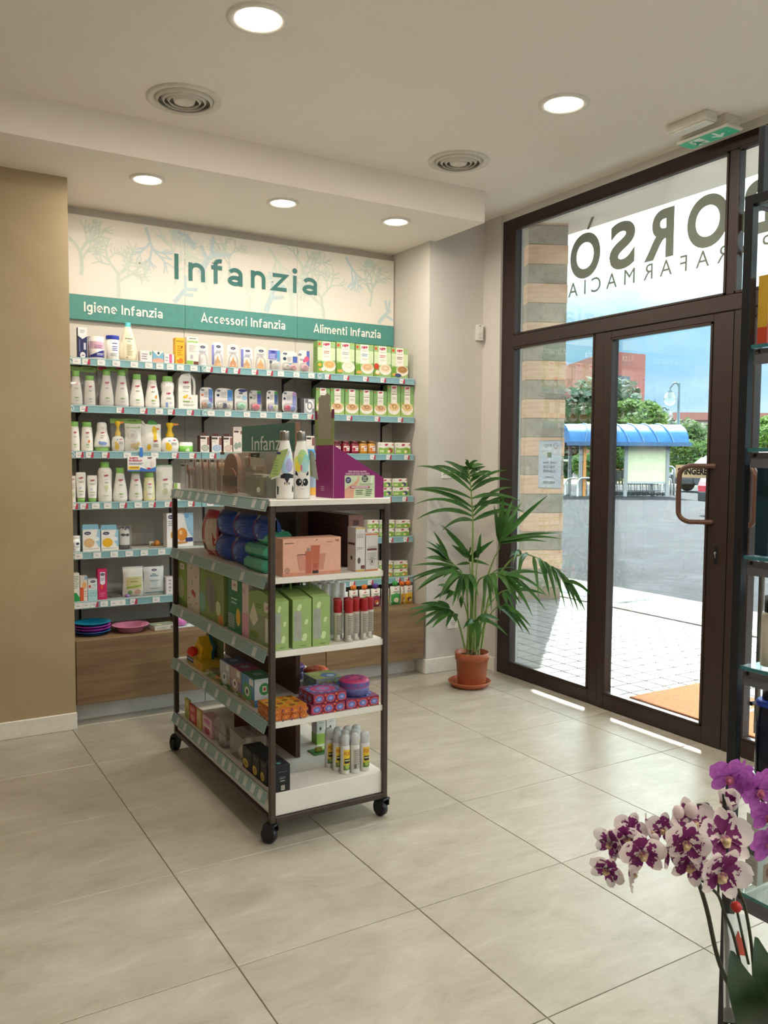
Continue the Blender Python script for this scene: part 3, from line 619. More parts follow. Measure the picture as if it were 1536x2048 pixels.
def blister(row, px0, px1, ytop, card, items, label, kind, cols, cat='blister pack', shoulder=.3):
    x, w, h = span(px0, px1, ytop, row, YF); w -= .003
    t = T('blister_pack', label, cat, (x, YF+.03, zrow(row)))
    pl = rrect(w, h, min(w, h)*shoulder, 5, 0, h/2); B().ext(pl, .0, .0012, M(card, .5), 'y').out('backing_card', t); pr(t, w, h, items, y=-.0001)
    if kind == 'teat':     # bottle teat under an oval dome
        dome = clear('ffffff', .05, .06, .10, 'ffffff'); B().lathe([(w*.43, 0), (w*.43, h*.28), (w*.36, h*.46), (w*.16, h*.58), (.001, h*.6)], dome, 18, 1, .5, (0, -.004, .002)).out('dome', t)
        c = M(cols[0], .25); B().lathe([(.001, .003), (w*.34, .003), (w*.36, h*.07), (w*.24, h*.12), (w*.25, h*.22), (w*.15, h*.30), (w*.075, h*.35), (w*.07, h*.42), (.001, h*.45)], c, 16, 1, .5, (0, -.004, 0)).out('teat', t)
    elif kind == 'soother':
        bw, bh = w*.86, h*.44; B().ext(rrect(bw, bh, bh*.3, 4, 0, bh/2+.002), -.026, -.0006, m_blist, 'y').out('bubble', t)
        n = len(cols); s = B()
        for i, c in enumerate(cols):
            cx = (i-(n-1)/2)*bw/max(n, 1)*.82; X = Matrix.Translation((cx, -.012, bh*.52)) @ Matrix.Rotation(pi/2, 4, 'X')
            sb = B(); sb.lathe([(.001, -.003), (bw*.36/n**.6, -.003), (bw*.40/n**.6, 0), (bw*.34/n**.6, .003), (.001, .004)], M(c, .3), 16, 1, bh/bw*.85*n**.4, X=X); sb.tube([(cx+bw*.2/n*math.cos(a*pi/5), -.0185, bh*.5+bh*.22*math.sin(a*pi/5)) for a in range(10)], .0016, M(c, .3), 6, True); sb.out('soother', t)
    elif kind == 'bottle':
        B().box(-w*.42, w*.42, -.03, -.0006, .002, h*.55, m_blist, .006).out('bubble', t); B().lathe([(.001, .003), (w*.3, .003), (w*.32, h*.3), (w*.2, h*.42), (.001, h*.46)], M(cols[0], .3), 16, 1, .4, (0, -.014, 0)).out('bottle', t)
    return t
nav = lambda a, b, y, n: ('l', a, b, y, n, .05, '9a9cb0')
blister(r, 398.3, 420.2, 685.5, 'e9e6e4', logo(.5, .84, .5, .12)+[nav(.15, .85, .68, 2), ('o', .4, .55, .1, .04, .3, 'b0b2c0'), ('o', .65, .55, .1, .04, .3, 'b0b2c0')], wlab('clear teat on plain white card', r), 'teat', ['e8e6e2'])
blister(r, 426.6, 450.8, 684, 'e9e7ea', logo(.58, .84, .4, .11)+[('r', 0, .1, .2, .9, '8a8fd2'), nav(.35, .85, .68, 2), ('r', .3, .5, .5, .58, 'c9d4e6')], wlab('amber teat on card with lilac edge', r), 'teat', ['dda347'])
blister(r, 457.6, 482.2, 687.4, 'ece8e4', logo(.5, .83, .42, .11)+[nav(.15, .85, .68, 2), ('o', .35, .5, .1, .05, .3, 'b0b2c0'), ('o', .65, .5, .1, .05, .3, 'b0b2c0')], wlab('orange teat on plain white card', r), 'teat', ['e0912f'])
blister(r, 485, 509.5, 693.7, 'e9e7ea', logo(.58, .84, .4, .11)+[('r', 0, .1, .22, .9, '7f86cf'), nav(.35, .85, .68, 2), ('r', .35, .55, .75, .6, 'b7c4e0')], wlab('amber teat on card with blue edge', r), 'teat', ['dca045'])
blister(r, 512.3, 537.8, 692.8, 'e6e1d9', logo(.55, .83, .42, .11)+[nav(.15, .85, .70, 2), ('o', .25, .55, .1, .05, .3, 'a8a8b0'), ('o', .55, .55, .1, .05, .3, 'a8a8b0')], wlab('yellow teat on ivory card', r), 'teat', ['dfa640'])
blister(r, 540, 565, 696.5, 'e4e6ea', [('r', .02, .52, .72, .93, '6d74c4'), ('r', .72, .45, .98, .93, '5f9fcb'), ('e', .4, .86, .2, .05, '3b4290'), ('l', .1, .6, .75, 3, .07, 'c9cdf0'), ('e', .2, .4, .12, .07, '2c4560')], wlab('small clear bottle on violet card', r), 'bottle', ['d9d8d2'])
blister(r, 565.5, 600, 701, 'eae5dc', logo(.25, .86, .25, .1)+[('r', .70, .45, .98, .76, '4a66b4'), ('e', .22, .62, .1, .08, '28455e'), ('l', .38, .66, .72, 4, .06, 'a9a9b4'), ('r', .5, .18, .62, .42, '5fa5c8')], wlab('pale pink soothers on wide card', r), 'soother', ['d8d5cf', 'e3a9ae'])
blister(r, 601, 624, 699.8, 'e9e0dc', logo(.12, .8, .3, .1)+[('r', .72, .3, .98, .98, '5668b8'), ('e', .72, .62, .22, .12, 'e45a82'), ('e', .5, .54, .12, .07, 'dd4a86'), nav(.1, .6, .62, 2)], wlab('rose soother on pink and blue card', r), 'soother', ['dfa9b2'])
def cereal(tl, bowl, tint, extra=None):
    return [('r', 0, 0, 1, 1, '9cba78'), ('p', [(0, .42), (.5, .36), (1, .44), (1, .8), (0, .8)], 'cfe0b4'), ('r', .27, .40, .72, .985, 'efe9df'), ('t', 'HiPP', .5, .865, .075, RED, .42, .06), ('l', .32, .68, .80, 1, .03, '9d9a90'), ('l', .33, .67, .70, 2, .05, tl), ('l', .36, .64, .55, 2, .03, 'b8b4aa'),
        ('e', .1, .9, .075, .045, 'd9543e'), ('e', .88, .86, .05, .04, '8fc0a8'), ('p', [(0, .35), (.25, .38), (.3, .05), (0, .02)], '6fa03c'), ('e', .66, .25, .36, .17, 'eee4d6'), ('e', .66, .29, .31, .115, bowl), ('o', .66, .30, .2, .07, .25, tint), ('e', .2, .12, .16, .05, 'd9a55a')]+(extra or [])
BX = [(635, 671, 682.5, 'd76a50', 'e9b878', 'd99a52', [('e', .12, .27, .1, .05, 'e8b93c'), ('e', .3, .14, .1, .06, 'f0ebe4')], 'orange squash'), (672.6, 709.3, 685, '8a9aa0', 'ece6d2', 'd8d0b4', None, 'white rice'), (711, 747, 688.8, '5a8fc0', 'e2bd94', 'cfa274', None, 'blue lettered'),
    (748, 782.2, 692, 'c0504a', 'ead0ae', 'cfa980', [('e', .14, .34, .14, .10, 'c8432c'), ('e', .2, .16, .12, .06, 'f0e6c8')], 'red apple'), (782.8, 816, 696, '5a5248', 'b98d5c', '96693c', [('e', .4, .1, .2, .06, '44547c')], 'brown biscuit')]
for i, (a, b_, y, tl, bo, ti, ex, nm) in enumerate(BX):
    wcarton(1, a, b_, y, .06, 'a5bf84', cereal(tl, bo, ti, ex), 'cereal_box', 'tall green cereal box with %s bowl, %s from the palm on the top shelf' % (nm, ORD[5-i]), group='baby cereal boxes', side=[('r', 0, 0, 1, 1, '7da457'), ('l', .2, .8, .8, 8, .06, '55743c')])
# --- second shelf
r = 2
def bot(row, a, b, y, look, prof=PEAR, cap=FLARE, cc=GRN, it=None, col='efece6', **kw):
    return wvessel(row, a, b, y, prof, col, 'lotion_bottle', wlab(look, row), caps=[('cap', cap, cc)], items=it or hippb(), group='white baby care bottles', **kw)
bot(r, 141, 167.4, 741, 'white bottle in the first gift bag')
bot(r, 170, 193, 751, 'slim white bottle in the first gift bag', TALL, FLAT, it=hippb('8fb8a0'))
bot(r, 201, 230, 738, 'tall white bottle in the red tagged gift bag'); bot(r, 231.5, 260, 739, 'tall white bottle closing the red tagged bag')
bot(r, 261.5, 291, 747.6, 'white pear shaped bottle with green cap'); bot(r, 292.5, 322, 749.4, 'white bottle with small orange bird print', it=hippb('7fae58', .78, 'e2a13a'))
def bag(row, px0, px1, ytop, ycard, label, red=False, yb=None):
    x, w, h = span(px0, px1, ytop, row, YF-.012); t = T('gift_bag', label, 'bag', (x, YF+.025, zrow(row))); hc = atY((px0+px1)/2, ycard, YF-.012).z-zrow(row)
    g = []
    for k in range(9):
        f = k/8; dd = .036*(1-f**3)+.0015; g.append([(-w/2*(1-.03*math.sin(f*9)), -dd, f*hc), (-w/4, -dd*1.05, f*hc), (0, -dd*(1.0+.05*math.sin(f*12)), f*hc), (w/4, -dd*1.04, f*hc), (w/2*(1-.03*math.cos(f*8)), -dd, f*hc)])
    bb = B(); bb.grid(g, m_bag); bb.grid([[(p[0], .036*(1-(i/8)**3)+.0015, p[2]) for p in rw] for i, rw in enumerate(g)], m_bag); bb.out('film', t)
    pts = [(-w/2, hc-.001), (-w/4, hc-.006), (0, hc), (w/4, hc-.004), (w/2, hc-.001), (w/2, h-.004), (w/5, h), (-w/6, h-.005), (-w/2, h-.002)]
    B().ext(pts, -.002, .002, clear('c8e6a0', .05, .2, .62, '9cc667'), 'y').out('header', t)
    pr(t, w, h-hc, [('t', 'Kit 10,90', .7, .35, .3, '4c5c34', .4)]+([('e', .18, .5, .14, .5, 'b02a4c'), ('e', .7, .75, .1, .3, 'b9385a')] if red else []), z0=hc, y=-.0025, name='header_print')
bag(r, 139.5, 196, 731, 742, 'clear gift bag with green header holding two bottles beside beige wall')
bag(r, 197, 260.5, 732, 741, 'clear gift bag with red flowers on its header, second shelf', True)
wvessel(r, 324, 351.5, 752, [(.001, 0), (.85, 0), (.97, .02), (1, .12), (.96, .36), (.82, .5), (.9, .56), (.98, .68), (.94, .78), (.7, .84), (.6, .85)], 'f1eeea', 'character_bottle', wlab('smiling figure bottle with green cap', r), caps=[('cap', [(.7, .83), (.78, .85), (.72, .985), (.66, 1), (.001, 1)], GRN)],
    items=[('e', .36, .84, .03, .016, '2a2622'), ('e', .64, .84, .03, .016, '2a2622'), ('e', .16, .79, .06, .03, 'e9d0d2'), ('t', 'HiPP', .5, .46, .06, RED, .4, .05), ('l', .3, .75, .36, 2, .03, '9a9a92'), ('r', .25, .3, .8, .315, 'a3b48c'), ('r', .2, .02, .42, .18, '7fa0d8'), ('l', .55, .85, .2, 2, .04, 'b5bcc8'), ('o', .5, .73, .2, .05, .12, 'd5bfc0')], area=(1.5, .02, .9))
x, w, h = span(358, 396, 741, r, YF)
t = T('detergent_jug', wlab('large white jug with side handle', r), 'bottle', (x, YF+.045, zrow(r)))
P_ = rrect(w, h*.93, w*.28, 6, 0, h*.465); hole = [(w*.20, h*.40), (w*.30, h*.40), (w*.335, h*.62), (w*.30, h*.76), (w*.22, h*.78), (w*.19, h*.6)]
bb = B(); mj = M('efede9', .35)
bb.ext([(-w/2, h*.02), (-w*.47, 0), (w*.47, 0), (w/2, h*.02), (w/2, h*.38), (-w/2, h*.38)], -.04, .04, mj, 'y'); bb.ext([(-w/2, h*.38), (w*.17, h*.38), (w*.15, h*.8), (w*.1, h*.93), (-w*.12, h*.93), (-w*.36, h*.88), (-w*.47, h*.78), (-w/2, h*.66)], -.04, .04, mj, 'y')
bb.out('body', t); B().tube(smooth_path([(w*.43, 0, h*.36), (w*.44, 0, h*.6), (w*.40, 0, h*.78), (w*.26, 0, h*.88), (w*.08, 0, h*.89)], 5), w*.075, mj, 10).out('handle', t)
B().lathe([(w*.26, h*.93), (w*.27, h), (.001, h)], mj, 18, 1, .5).out('cap', t)
pr(t, w*.92, h*.8, [('t', 'HiPP', .38, .80, .065, RED, .36, .06), ('l', .2, .6, .72, 2, .05, '77777a'), ('l', .2, .52, .55, 1, .03, 'a0a0a0'), ('e', .32, .36, .12, .045, 'e9c53a'), ('e', .42, .41, .06, .035, 'e9c53a'), ('e', .60, .33, .07, .03, 'e4b08a'), ('r', .2, .2, .6, .24, '8dac5e'), ('e', .72, .22, .05, .02, 'c8d6a8'), ('l', .22, .85, .13, 2, .03, 'a8a8a0')], y=-.0402, z0=.005)
bl = blister
bl(r, 403, 430, 774, 'ebe7e4', logo(.2, .88, .28, .08)+[('r', .66, .42, .97, .93, '5f8fcf'), ('r', .72, .3, .95, .55, '6b66b8'), ('e', .18, .66, .1, .05, 'd4704c'), ('l', .34, .62, .8, 5, .05, 'b4b0b4')], wlab('tan soother on card with blue band', r), 'soother', ['c79a7a', '8fb6d8'])
bl(r, 433, 469.8, 775.8, 'ebe8e6', logo(.2, .88, .22, .09)+[('r', .70, .45, .98, .94, '4a86c8'), ('r', .74, .45, .95, .6, '7f9fe0'), ('e', .18, .68, .08, .06, '28405c'), ('l', .34, .64, .82, 5, .05, 'b4b4bc')], wlab('grey wide soother pack on white card', r), 'soother', ['d6d2c6', '30406e', 'd6d2c6'])
bl(r, 472.7, 498.6, 776.7, 'eceae8', logo(.5, .80, .32, .09)+[('e', .62, .92, .34, .07, '3c3a7e'), ('e', .78, .6, .2, .1, '9ec8e6'), nav(.15, .5, .66, 2)], wlab('mint soother under a violet band', r), 'soother', ['9fd8b8'])
bl(r, 502, 526.8, 780.3, 'c9c6c0', logo(.12, .9, .2, .08)+[('r', .66, .82, .98, .98, '3f8c46'), ('r', .66, .36, .98, .84, '4a55a6'), ('e', .14, .66, .1, .05, '283a52'), ('l', .3, .6, .8, 4, .06, '9c9aa0')], wlab('coral soother on green and blue card', r), 'soother', ['e0707e'])
bl(r, 536.5, 560, 780.3, 'edebe8', logo(.25, .9, .25, .09)+[('r', .70, .8, .98, .96, '4a9a50'), ('r', .70, .36, .98, .82, '3d5c8c'), ('e', .16, .66, .1, .05, '2c4058'), ('l', .3, .62, .8, 4, .06, 'b0b0b8')], wlab('pale purple soother on white card', r), 'soother', ['b9a0d0', 'd0dcb0'])
bl(r, 568, 598, 782, 'eae7e8', logo(.2, .9, .22, .09)+[('r', .70, .8, .97, .96, 'c09ad0'), ('r', .70, .3, .97, .8, '8f9ad8'), ('e', .16, .66, .08, .06, '2c4058'), ('l', .3, .62, .8, 4, .06, 'b0b0b8')], wlab('red and blue soothers on lilac card', r), 'soother', ['d64a6c', '8fa2de'])
wcarton(r, 602, 630, 796, .05, '4a4a4e', [('r', .22, .04, .98, .94, 'b9bcc0'), ('e', .62, .5, .3, .4, 'ececec'), ('o', .62, .5, .2, .27, .4, '8d9096'), ('e', .62, .5, .07, .1, 'f2e6e0'), ('e', .4, .8, .12, .14, '70747a'), ('e', .88, .2, .1, .16, '80848a')], 'gift_box', wlab('black box with silver rosette', r))
def biscuit(star=False):
    return [('r', 0, 0, 1, 1, '82ac6c'), ('p', [(0, 0), (1, 0), (1, .42), (.5, .5), (0, .46)], 'a4c06c'), ('r', .28, .44, .72, 1, 'ece8de'), ('t', 'HiPP', .5, .90, .06, RED, .36, .06), ('l', .34, .68, .8, 1, .03, 'a09c90'), ('l', .3, .7, .73, 1, .05, '6a665c'), ('l', .36, .66, .63, 3, .03, 'b5b0a4'), ('e', .08, .93, .05, .03, 'd8603e'),
        ('e', .5, .26, .46, .2, 'efe8dc'), ('e', .5, .31, .40, .125, 'd9b184' if not star else 'e0c48c'), ('o', .52, .33, .18, .07, .28, '8a5a34' if not star else '9a6c2a'), ('p', [(.06, .45), (.1, .46), (.5, .34), (.46, .32)], 'a67a4c')]
for i, (a, b_, y, st) in enumerate(((632, 660, 776, 0), (661, 689, 776.8, 0), (690, 718, 778.5, 0), (719, 746.6, 780, 0), (747.4, 774, 782, 0), (774.6, 801, 771, 1), (801.6, 827, 772.6, 1))):
    wcarton(2, a, b_, y, .055, '88b072', biscuit(st), 'cereal_box', '%s green cereal box, %s from the palm on the second shelf' % ('taller' if st else 'shorter', ORD[7-i]), group='baby cereal boxes', side=[('r', 0, 0, 1, 1, '6f9a55'), ('l', .2, .8, .8, 8, .06, '4f7040')])
# --- third shelf
r = 3
bot(r, 141, 161, 843, 'slim white bottle with green cap', TALL, FLAT); bot(r, 163.7, 188, 844, 'slim white bottle with orange bird print', TALL, FLAT, it=hippb('8fae78', .66, 'e28a4a'))
wvessel(r, 190, 223, 844, [(.001, .14), (1, .14), (.98, .22), (.9, .42), (.72, .62), (.62, .74), (.63, .85), (.58, .95), (.4, .995), (.001, 1)], 'f2f0ec', 'character_bottle', wlab('white seal shaped bottle with green foot', r), caps=[('green_foot', [(.001, 0), (.8, 0), (.84, .02), (.9, .14), (.001, .141)], '8ec46c')],
    items=[('e', .42, .85, .025, .014, '2a2622'), ('e', .60, .85, .025, .014, '2a2622'), ('e', .51, .81, .03, .016, '2a2622'), ('t', 'HiPP', .5, .60, .05, RED, .34, .05), ('l', .32, .7, .53, 2, .03, '9a9a92'), ('r', .3, .42, .56, .44, '7d8a6a'), ('e', .5, .2, .34, .07, '7f9cd8'), ('e', .24, .24, .1, .055, '7f9cd8')], area=(1.5, .1, .85))
def duckpump(row, a, b, y, label):
    x, w, h = span(a, b, y, row, YF); R = w/2
    o = vessel('pump_bottle', label, (x, YF+R*.6, zrow(row)), R, h, [(.001, 0), (.8, 0), (.92, .02), (1, .16), (.98, .34), (.8, .46), (.45, .5), (.4, .53)], 'f1efeb', sy=.6, items=[('t', 'HiPP', .72, .80, .09, RED, .32, .05), ('l', .5, .9, .66, 3, .07, '8a8a86'), ('r', .32, .76, .46, .86, '7fb2d8'), ('e', .34, .3, .2, .26, 'edc52e'), ('e', .26, .52, .12, .16, 'edc52e')], area=(1.7, .02, .45))
    my = M('eec62c', .3); bb = B(); bb.lathe([(R*.42, h*.52), (R*.48, h*.60), (R*.30, h*.66), (R*.24, h*.80), (R*.42, h*.9), (R*.40, h*.985), (R*.2, h), (.001, h)], my, 16, 1, .8); bb.out('pump', o)
    B().ext([(R*.3, h*.90), (R*.95, h*.93), (R*.95, h*.97), (R*.3, h*.985)], -.007, .007, M('e8923a', .35), 'y').out('beak_spout', o)
duckpump(r, 225, 251, 841.5, wlab('yellow duck pump bottle inside the bag', r))
def pillow(name, label, loc, w, d, h, m, items=None, rz=0., cat='pack', group=None, crimp=.06, n=9, seal=None, puff=.5):
    """soft sealed pack: bulging front and back, flat sealed ends"""
    o = T(name, label, cat, loc, rz, group); g = []
    def th(f, u): return .001+d/2*(max(0, math.sin(pi*min(1, max(0, (f-crimp*.4)/(1-1.2*crimp)))))**puff if crimp < f < 1-crimp*.8 else .02)*(1-abs(u)**4*.85)
    us = [-1, -.8, -.45, 0, .45, .8, 1]
    for sgn in (-1, 1): g.append([[(w/2*u*(1-.025*math.sin(f*7+u*3)), sgn*th(f, u), f*h) for u in us] for f in [k/(n-1) for k in range(n)]])
    bb = B(); bb.grid(g[0], m); bb.grid(g[1], m); bb.out('pouch_body', o)
    if seal: B().box(-w/2, w/2, -.0025, .0025, h*(1-crimp*1.4), h, seal, .001).out('top_seal', o)
    if items:
        def surf(X, Z): return -th(min(1, max(0, Z/h)), max(-1, min(1, X/(w/2))))
        pr(o, w*.96, h*.97, items, z0=.01*h, surf=surf)
    return o
x, w, h = span(252, 285, 847, r, YF); pillow('wipes_pack', wlab('white wipes pack with peach print', r), (x, YF+.025, zrow(r)), w, .04, h, M('efece4', .45), [('r', .05, .86, .95, .98, '9cc667'), ('e', .42, .58, .3, .2, 'ddd9d0'), ('o', .42, .58, .3, .2, .08, 'c9c2c4'), ('l', .3, .55, .65, 3, .05, 'a8a0a4'), ('e', .55, .2, .26, .1, 'e6c48a'), ('e', .7, .12, .16, .06, '9cbf74'), ('e', .8, .28, .1, .06, 'e0ba6a')], group='soft packs')
bag(r, 224, 287, 836, 846, 'clear gift bag holding duck pump and wipes on the third shelf')
x, w, h = span(285, 325, 838.7, r, YF); o = pillow('refill_pouch', wlab('white refill pouch with green flap', r), (x, YF+.03, zrow(r)), w, .05, h*.86, M('eeece6', .4), [('e', .64, .78, .13, .16, 'e8c22e'), ('e', .66, .52, .09, .16, 'e8c22e'), ('e', .82, .84, .09, .04, 'df8c3a'), ('t', 'HiPP', .68, .36, .06, RED, .24, .05), ('l', .56, .86, .28, 3, .045, '8d8d88'), ('e', .36, .16, .1, .11, 'e6bb2e')])
B().ext([(-w*.2, h*.83), (w*.36, h*.83), (w*.26, h*.93), (w*.05, h*.99), (-w*.12, h*.97)], -.003, .003, M('4f9a4c', .4), 'y').out('flap', o); B().tube([(-w*.3, 0, h*.8), (-w*.46, 0, h*.95)], w*.07, M('eceae6', .4), 10).out('spout', o)
duckpump(r, 325, 361, 845, wlab('yellow duck pump bottle standing free', r))
wvessel(r, 361.5, 389, 884.3, [(.001, 0), (.96, 0), (1, .05), (.98, .62)], '76c24c', 'cream_tub', wlab('low green tub with white lid', r), sy=.8, caps=[('lid', [(.98, .62), (.97, .92), (.85, 1), (.001, 1)], 'f1f0ea')], items=[('e', .55, .4, .16, .3, 'd8ecc0'), ('e', .42, .3, .12, .2, 'd8ecc0')], area=(1.5, .02, .55), cat='tub')
def sbox(a, b, y, look, ci, py=None):
    x, w, h = span(a, b, y, r, YF); w -= .001
    o = carton('soother_box', wlab(look, r), (x, YF+.025, zrow(r)), w, .045, h*.84, '6b4a44', [('r', .06, .02, .94, .98, 'e8e2dc'), ('r', .06, .8, .6, .92, '453e3c'), ('r', .72, .45, .94, .92, '8b5e56'), ('l', .12, .5, .72, 2, .06, 'c0b4ac'), ('e', .52, .26, .40, .2, ci), ('o', .52, .27, .2, .1, .3, 'd8d6d2')], group='small soother boxes')
    B().box(-w*.3, w*.3, -.001, .001, h*.84, h, M('6b4a44', .5)).out('hang_tab', o)
sbox(400, 420, 865, 'soother box with sage green disc', 'a9b3a2'); sbox(422.5, 444.5, 866, 'soother box with light blue disc', '9db9d8'); sbox(446.5, 466, 866.5, 'soother box with pale rose disc', 'd2b4ac')
wcarton(r, 466.5, 486, 854, .045, 'e4d8d2', [('l', .2, .8, .93, 1, .04, 'a2948c'), ('r', .08, .78, .55, .85, '4c4442'), ('r', .75, .72, .98, .85, '8b5e56'), ('e', .3, .26, .22, .13, '94a59a'), ('e', .66, .30, .18, .12, '94a59a')], 'carton', wlab('taller pale pink carton by the green board', r))
wcarton(r, 612, 629, 872, .045, 'e8e2dc', [('r', .06, .8, .6, .92, '453e3c'), ('r', .7, .45, .98, .92, '8b5e56')], 'soother_box', 'soother box peeking out behind the panda bottle on third shelf', group='small soother boxes')
def jar(a, b, i, c, lc, nm):
    x, w, h = span(a, b, 882, r, YF); R = w/2-.0008
    vessel('baby_food_jar', '%s fruit jar, %s in the row on the third shelf' % (nm, ORD[i]), (x, YF+R, zrow(r)), R, h, [(.001, 0), (.9, 0), (.98, .03), (1, .1), (1, .72), (.86, .8), (.84, .82)], M(c, .15, spec=.6), sy=1., caps=[('lid', [(.9, .82), (.93, .84), (.93, .97), (.88, 1), (.001, 1)], M('8d6f4a' if i > 3 else '7c3c44', .25, .7))], cat='jar', group='jars of fruit puree',
        items=[('r', .05, .12, .95, .85, 'efe8e0'), ('t', 'HiPP', .62, .66, .12, RED, .4, .06), ('e', .24, .5, .18, .2, lc), ('l', .45, .85, .5, 2, .08, 'a8a09a'), ('r', .05, .12, .95, .3, lc)], area=(1.6, .04, .66))
for i, q in enumerate(((668, 685, '5c1a2a', '51284a', 'purple berry'), (686, 703, '7a1c2c', 'a02040', 'crimson'), (703.6, 720.5, '7e1a2c', 'b02848', 'cherry red'), (721, 737.5, 'c08838', 'd8922c', 'amber'), (738, 754.5, 'c4893a', 'd47a24', 'orange'))): jar(q[0], q[1], i+1, q[2], q[3], q[4])
def twin(row, a, b, ytop, label, fc='7fb24c', z=0., wh=None):
    """card-wrapped pair of jars: sleeve over two glass jars"""
    x, w, h = span(a, b, ytop, row, YF); h = wh or h; w -= .002; t = T('jar_multipack', label, 'jar pack', (x, YF+.03, zrow(row)+z), group='card sleeves of two baby food jars')
    mj_ = M('b08a5c', .2, spec=.5)
    for s in (-1, 1): B().lathe([(.001, 0), (w*.215, 0), (w*.225, h*.1), (w*.225, h*.8), (w*.2, h*.9), (w*.2, h*.96), (.001, h*.96)], mj_, 14, c=(s*w*.235, 0, 0)).out('jar', t)
    B().box(-w*.49, w*.49, -.0285, .0285, .002, h, M('ece7de', .5), .004).out('card_sleeve', t)
    pr(t, w*.97, h*.97, [('p', [(0, 0), (1, 0), (1, .5), (.7, .6), (.3, .5), (0, .58)], '86b552'), ('t', 'HiPP', .5, .72, .17, RED, .22, .07), ('o', .08, .82, .05, .09, .3, '6aa88c'), ('e', .92, .82, .04, .08, 'b8404c'), ('r', .06, .12, .34, .36, 'c9d99a'), ('e', .76, .3, .16, .22, fc), ('e', .66, .22, .1, .14, 'e6dcae')], y=-.0287, z0=h*.015)
twin(3, 757, 788.5, 885, 'pack of two jars with red fruit, third shelf beside the jars', 'a84a34'); twin(3, 791, 822, 885.5, 'pack of two jars with green pear at the third shelf end', '7a9a3c')
# --- fourth shelf
r = 4
wcarton(r, 141.5, 152, 952, .04, 'ece7e0', [('t', 'HiPP', .5, .84, .06, RED, .7), ('l', .2, .8, .72, 4, .06, 'a5a59c'), ('e', .5, .3, .3, .1, 'cfdab0')], 'carton', wlab('narrow white carton half behind the wall edge', r))
def tube_(a, b, y, look):
    x, w, h = span(a, b, y, r, YF); P = []
    o = T('cream_tube', wlab(look, r), 'tube', (x, YF+.02, zrow(r)), group='white squeeze tubes standing on green caps'); mt = M('f0ede8', .35)
    B().lathe([(.001, 0), (w*.34, 0), (w*.36, h*.14), (.001, h*.141)], M(GRN, .4), 18, 1, .6).out('cap', o)
    n = 20; rows = []
    for k in range(8):
        f = k/7; z = h*(.142+.858*f); ww = w*(.38+.12*f); dd = w*.24*(1-f)**.6+.0015
        if k == 7: ww *= .86
        rows.append([(ww*math.cos(2*pi*i/n), dd*math.sin(2*pi*i/n), z) for i in range(n+1)])
    B().grid(rows, mt).out('tube_body', o)
    pr(o, w*.7, h*.8, [('t', 'HiPP', .5, .80, .07, RED, .6, .05), ('l', .15, .85, .7, 2, .04, '8d8d88'), ('r', .15, .26, .8, .3, 'a8b884'), ('e', .35, .42, .14, .05, 'b9c8dc'), ('l', .2, .8, .18, 2, .04, 'b0b0a8')], z0=h*.14, surf=lambda X, Z: -(w*.24*max(0, 1-(Z/h-.142)/.858)**.6+.0015)*math.sqrt(max(.05, 1-(X/(w*.43))**2)))
tube_(153.2, 174.5, 944.7, 'taller white squeeze tube on green cap'); tube_(175.6, 197.6, 951, 'shorter white squeeze tube on green cap')
bot(r, 198, 226.6, 923.7, 'tallest white bottle with green cap', [(.001, 0), (.9, 0), (1, .02), (1, .2), (.94, .4), (.98, .6), (1, .75), (.86, .83), (.64, .855)], [(.62, .855), (.64, .87), (.62, .985), (.58, 1), (.001, 1)], it=[('t', 'HiPP', .55, .80, .06, RED, .46, .05), ('l', .4, .75, .70, 1, .03, 'b8bcc0'), ('l', .38, .8, .61, 2, .03, '60605c'), ('e', .55, .42, .22, .1, 'd5dcb4'), ('r', .52, .25, .57, .42, 'c9c8a0'), ('l', .25, .85, .17, 2, .03, 'a8a8a0')])
bot(r, 228, 257.6, 935.5, 'white pear shaped bottle with blue square'); bot(r, 259.8, 288, 936, 'white bottle behind the hanging promo card'); bot(r, 289, 312, 945.6, 'pale yellow oil bottle with green cap', TALL, FLAT, col='e6dfae', it=[('e', .5, .5, .42, .46, 'efece2'), ('t', 'HiPP', .5, .72, .06, RED, .5, .05), ('l', .25, .75, .62, 2, .04, '9a9a92'), ('r', .25, .26, .75, .3, '9db06a')])
x, w, h = span(313.5, 350, 929, r, YF); pillow('refill_pouch', wlab('white refill pouch with pinched waist', r), (x, YF+.03, zrow(r)), w*.92, .045, h, M('e9e8df', .4), [('t', 'HiPP', .5, .56, .05, RED, .3, .05), ('l', .35, .7, .48, 2, .03, '8d8d88'), ('e', .5, .25, .16, .1, 'c9c9a4'), ('r', .4, .38, .5, .42, 'c4b9a2')], seal=M('5ea35a', .4), crimp=.1)
wcarton(r, 349.5, 361.5, 966.5, .05, 'ece9df', [('r', 0, 0, .45, 1, '8ebf58'), ('e', .7, .5, .12, .2, '7ba05a')], 'carton', wlab('little green and white carton', r))
xa, xb = wx(257, 4, 4.62), wx(313.7, 4, 4.62); zt, zb = atY(285, 911.8, 4.628).z, atY(285, 942.8, 4.628).z
t = T('promo_card', 'white promo card reading SUBITO IN REGALO taped under the third shelf', 'card', ((xa+xb)/2, 4.630, zb)); w, h = xb-xa, zt-zb
B().box(-w/2, w/2, -.001, .001, 0, h, M('ecebe9', .5)).out('sheet', t)
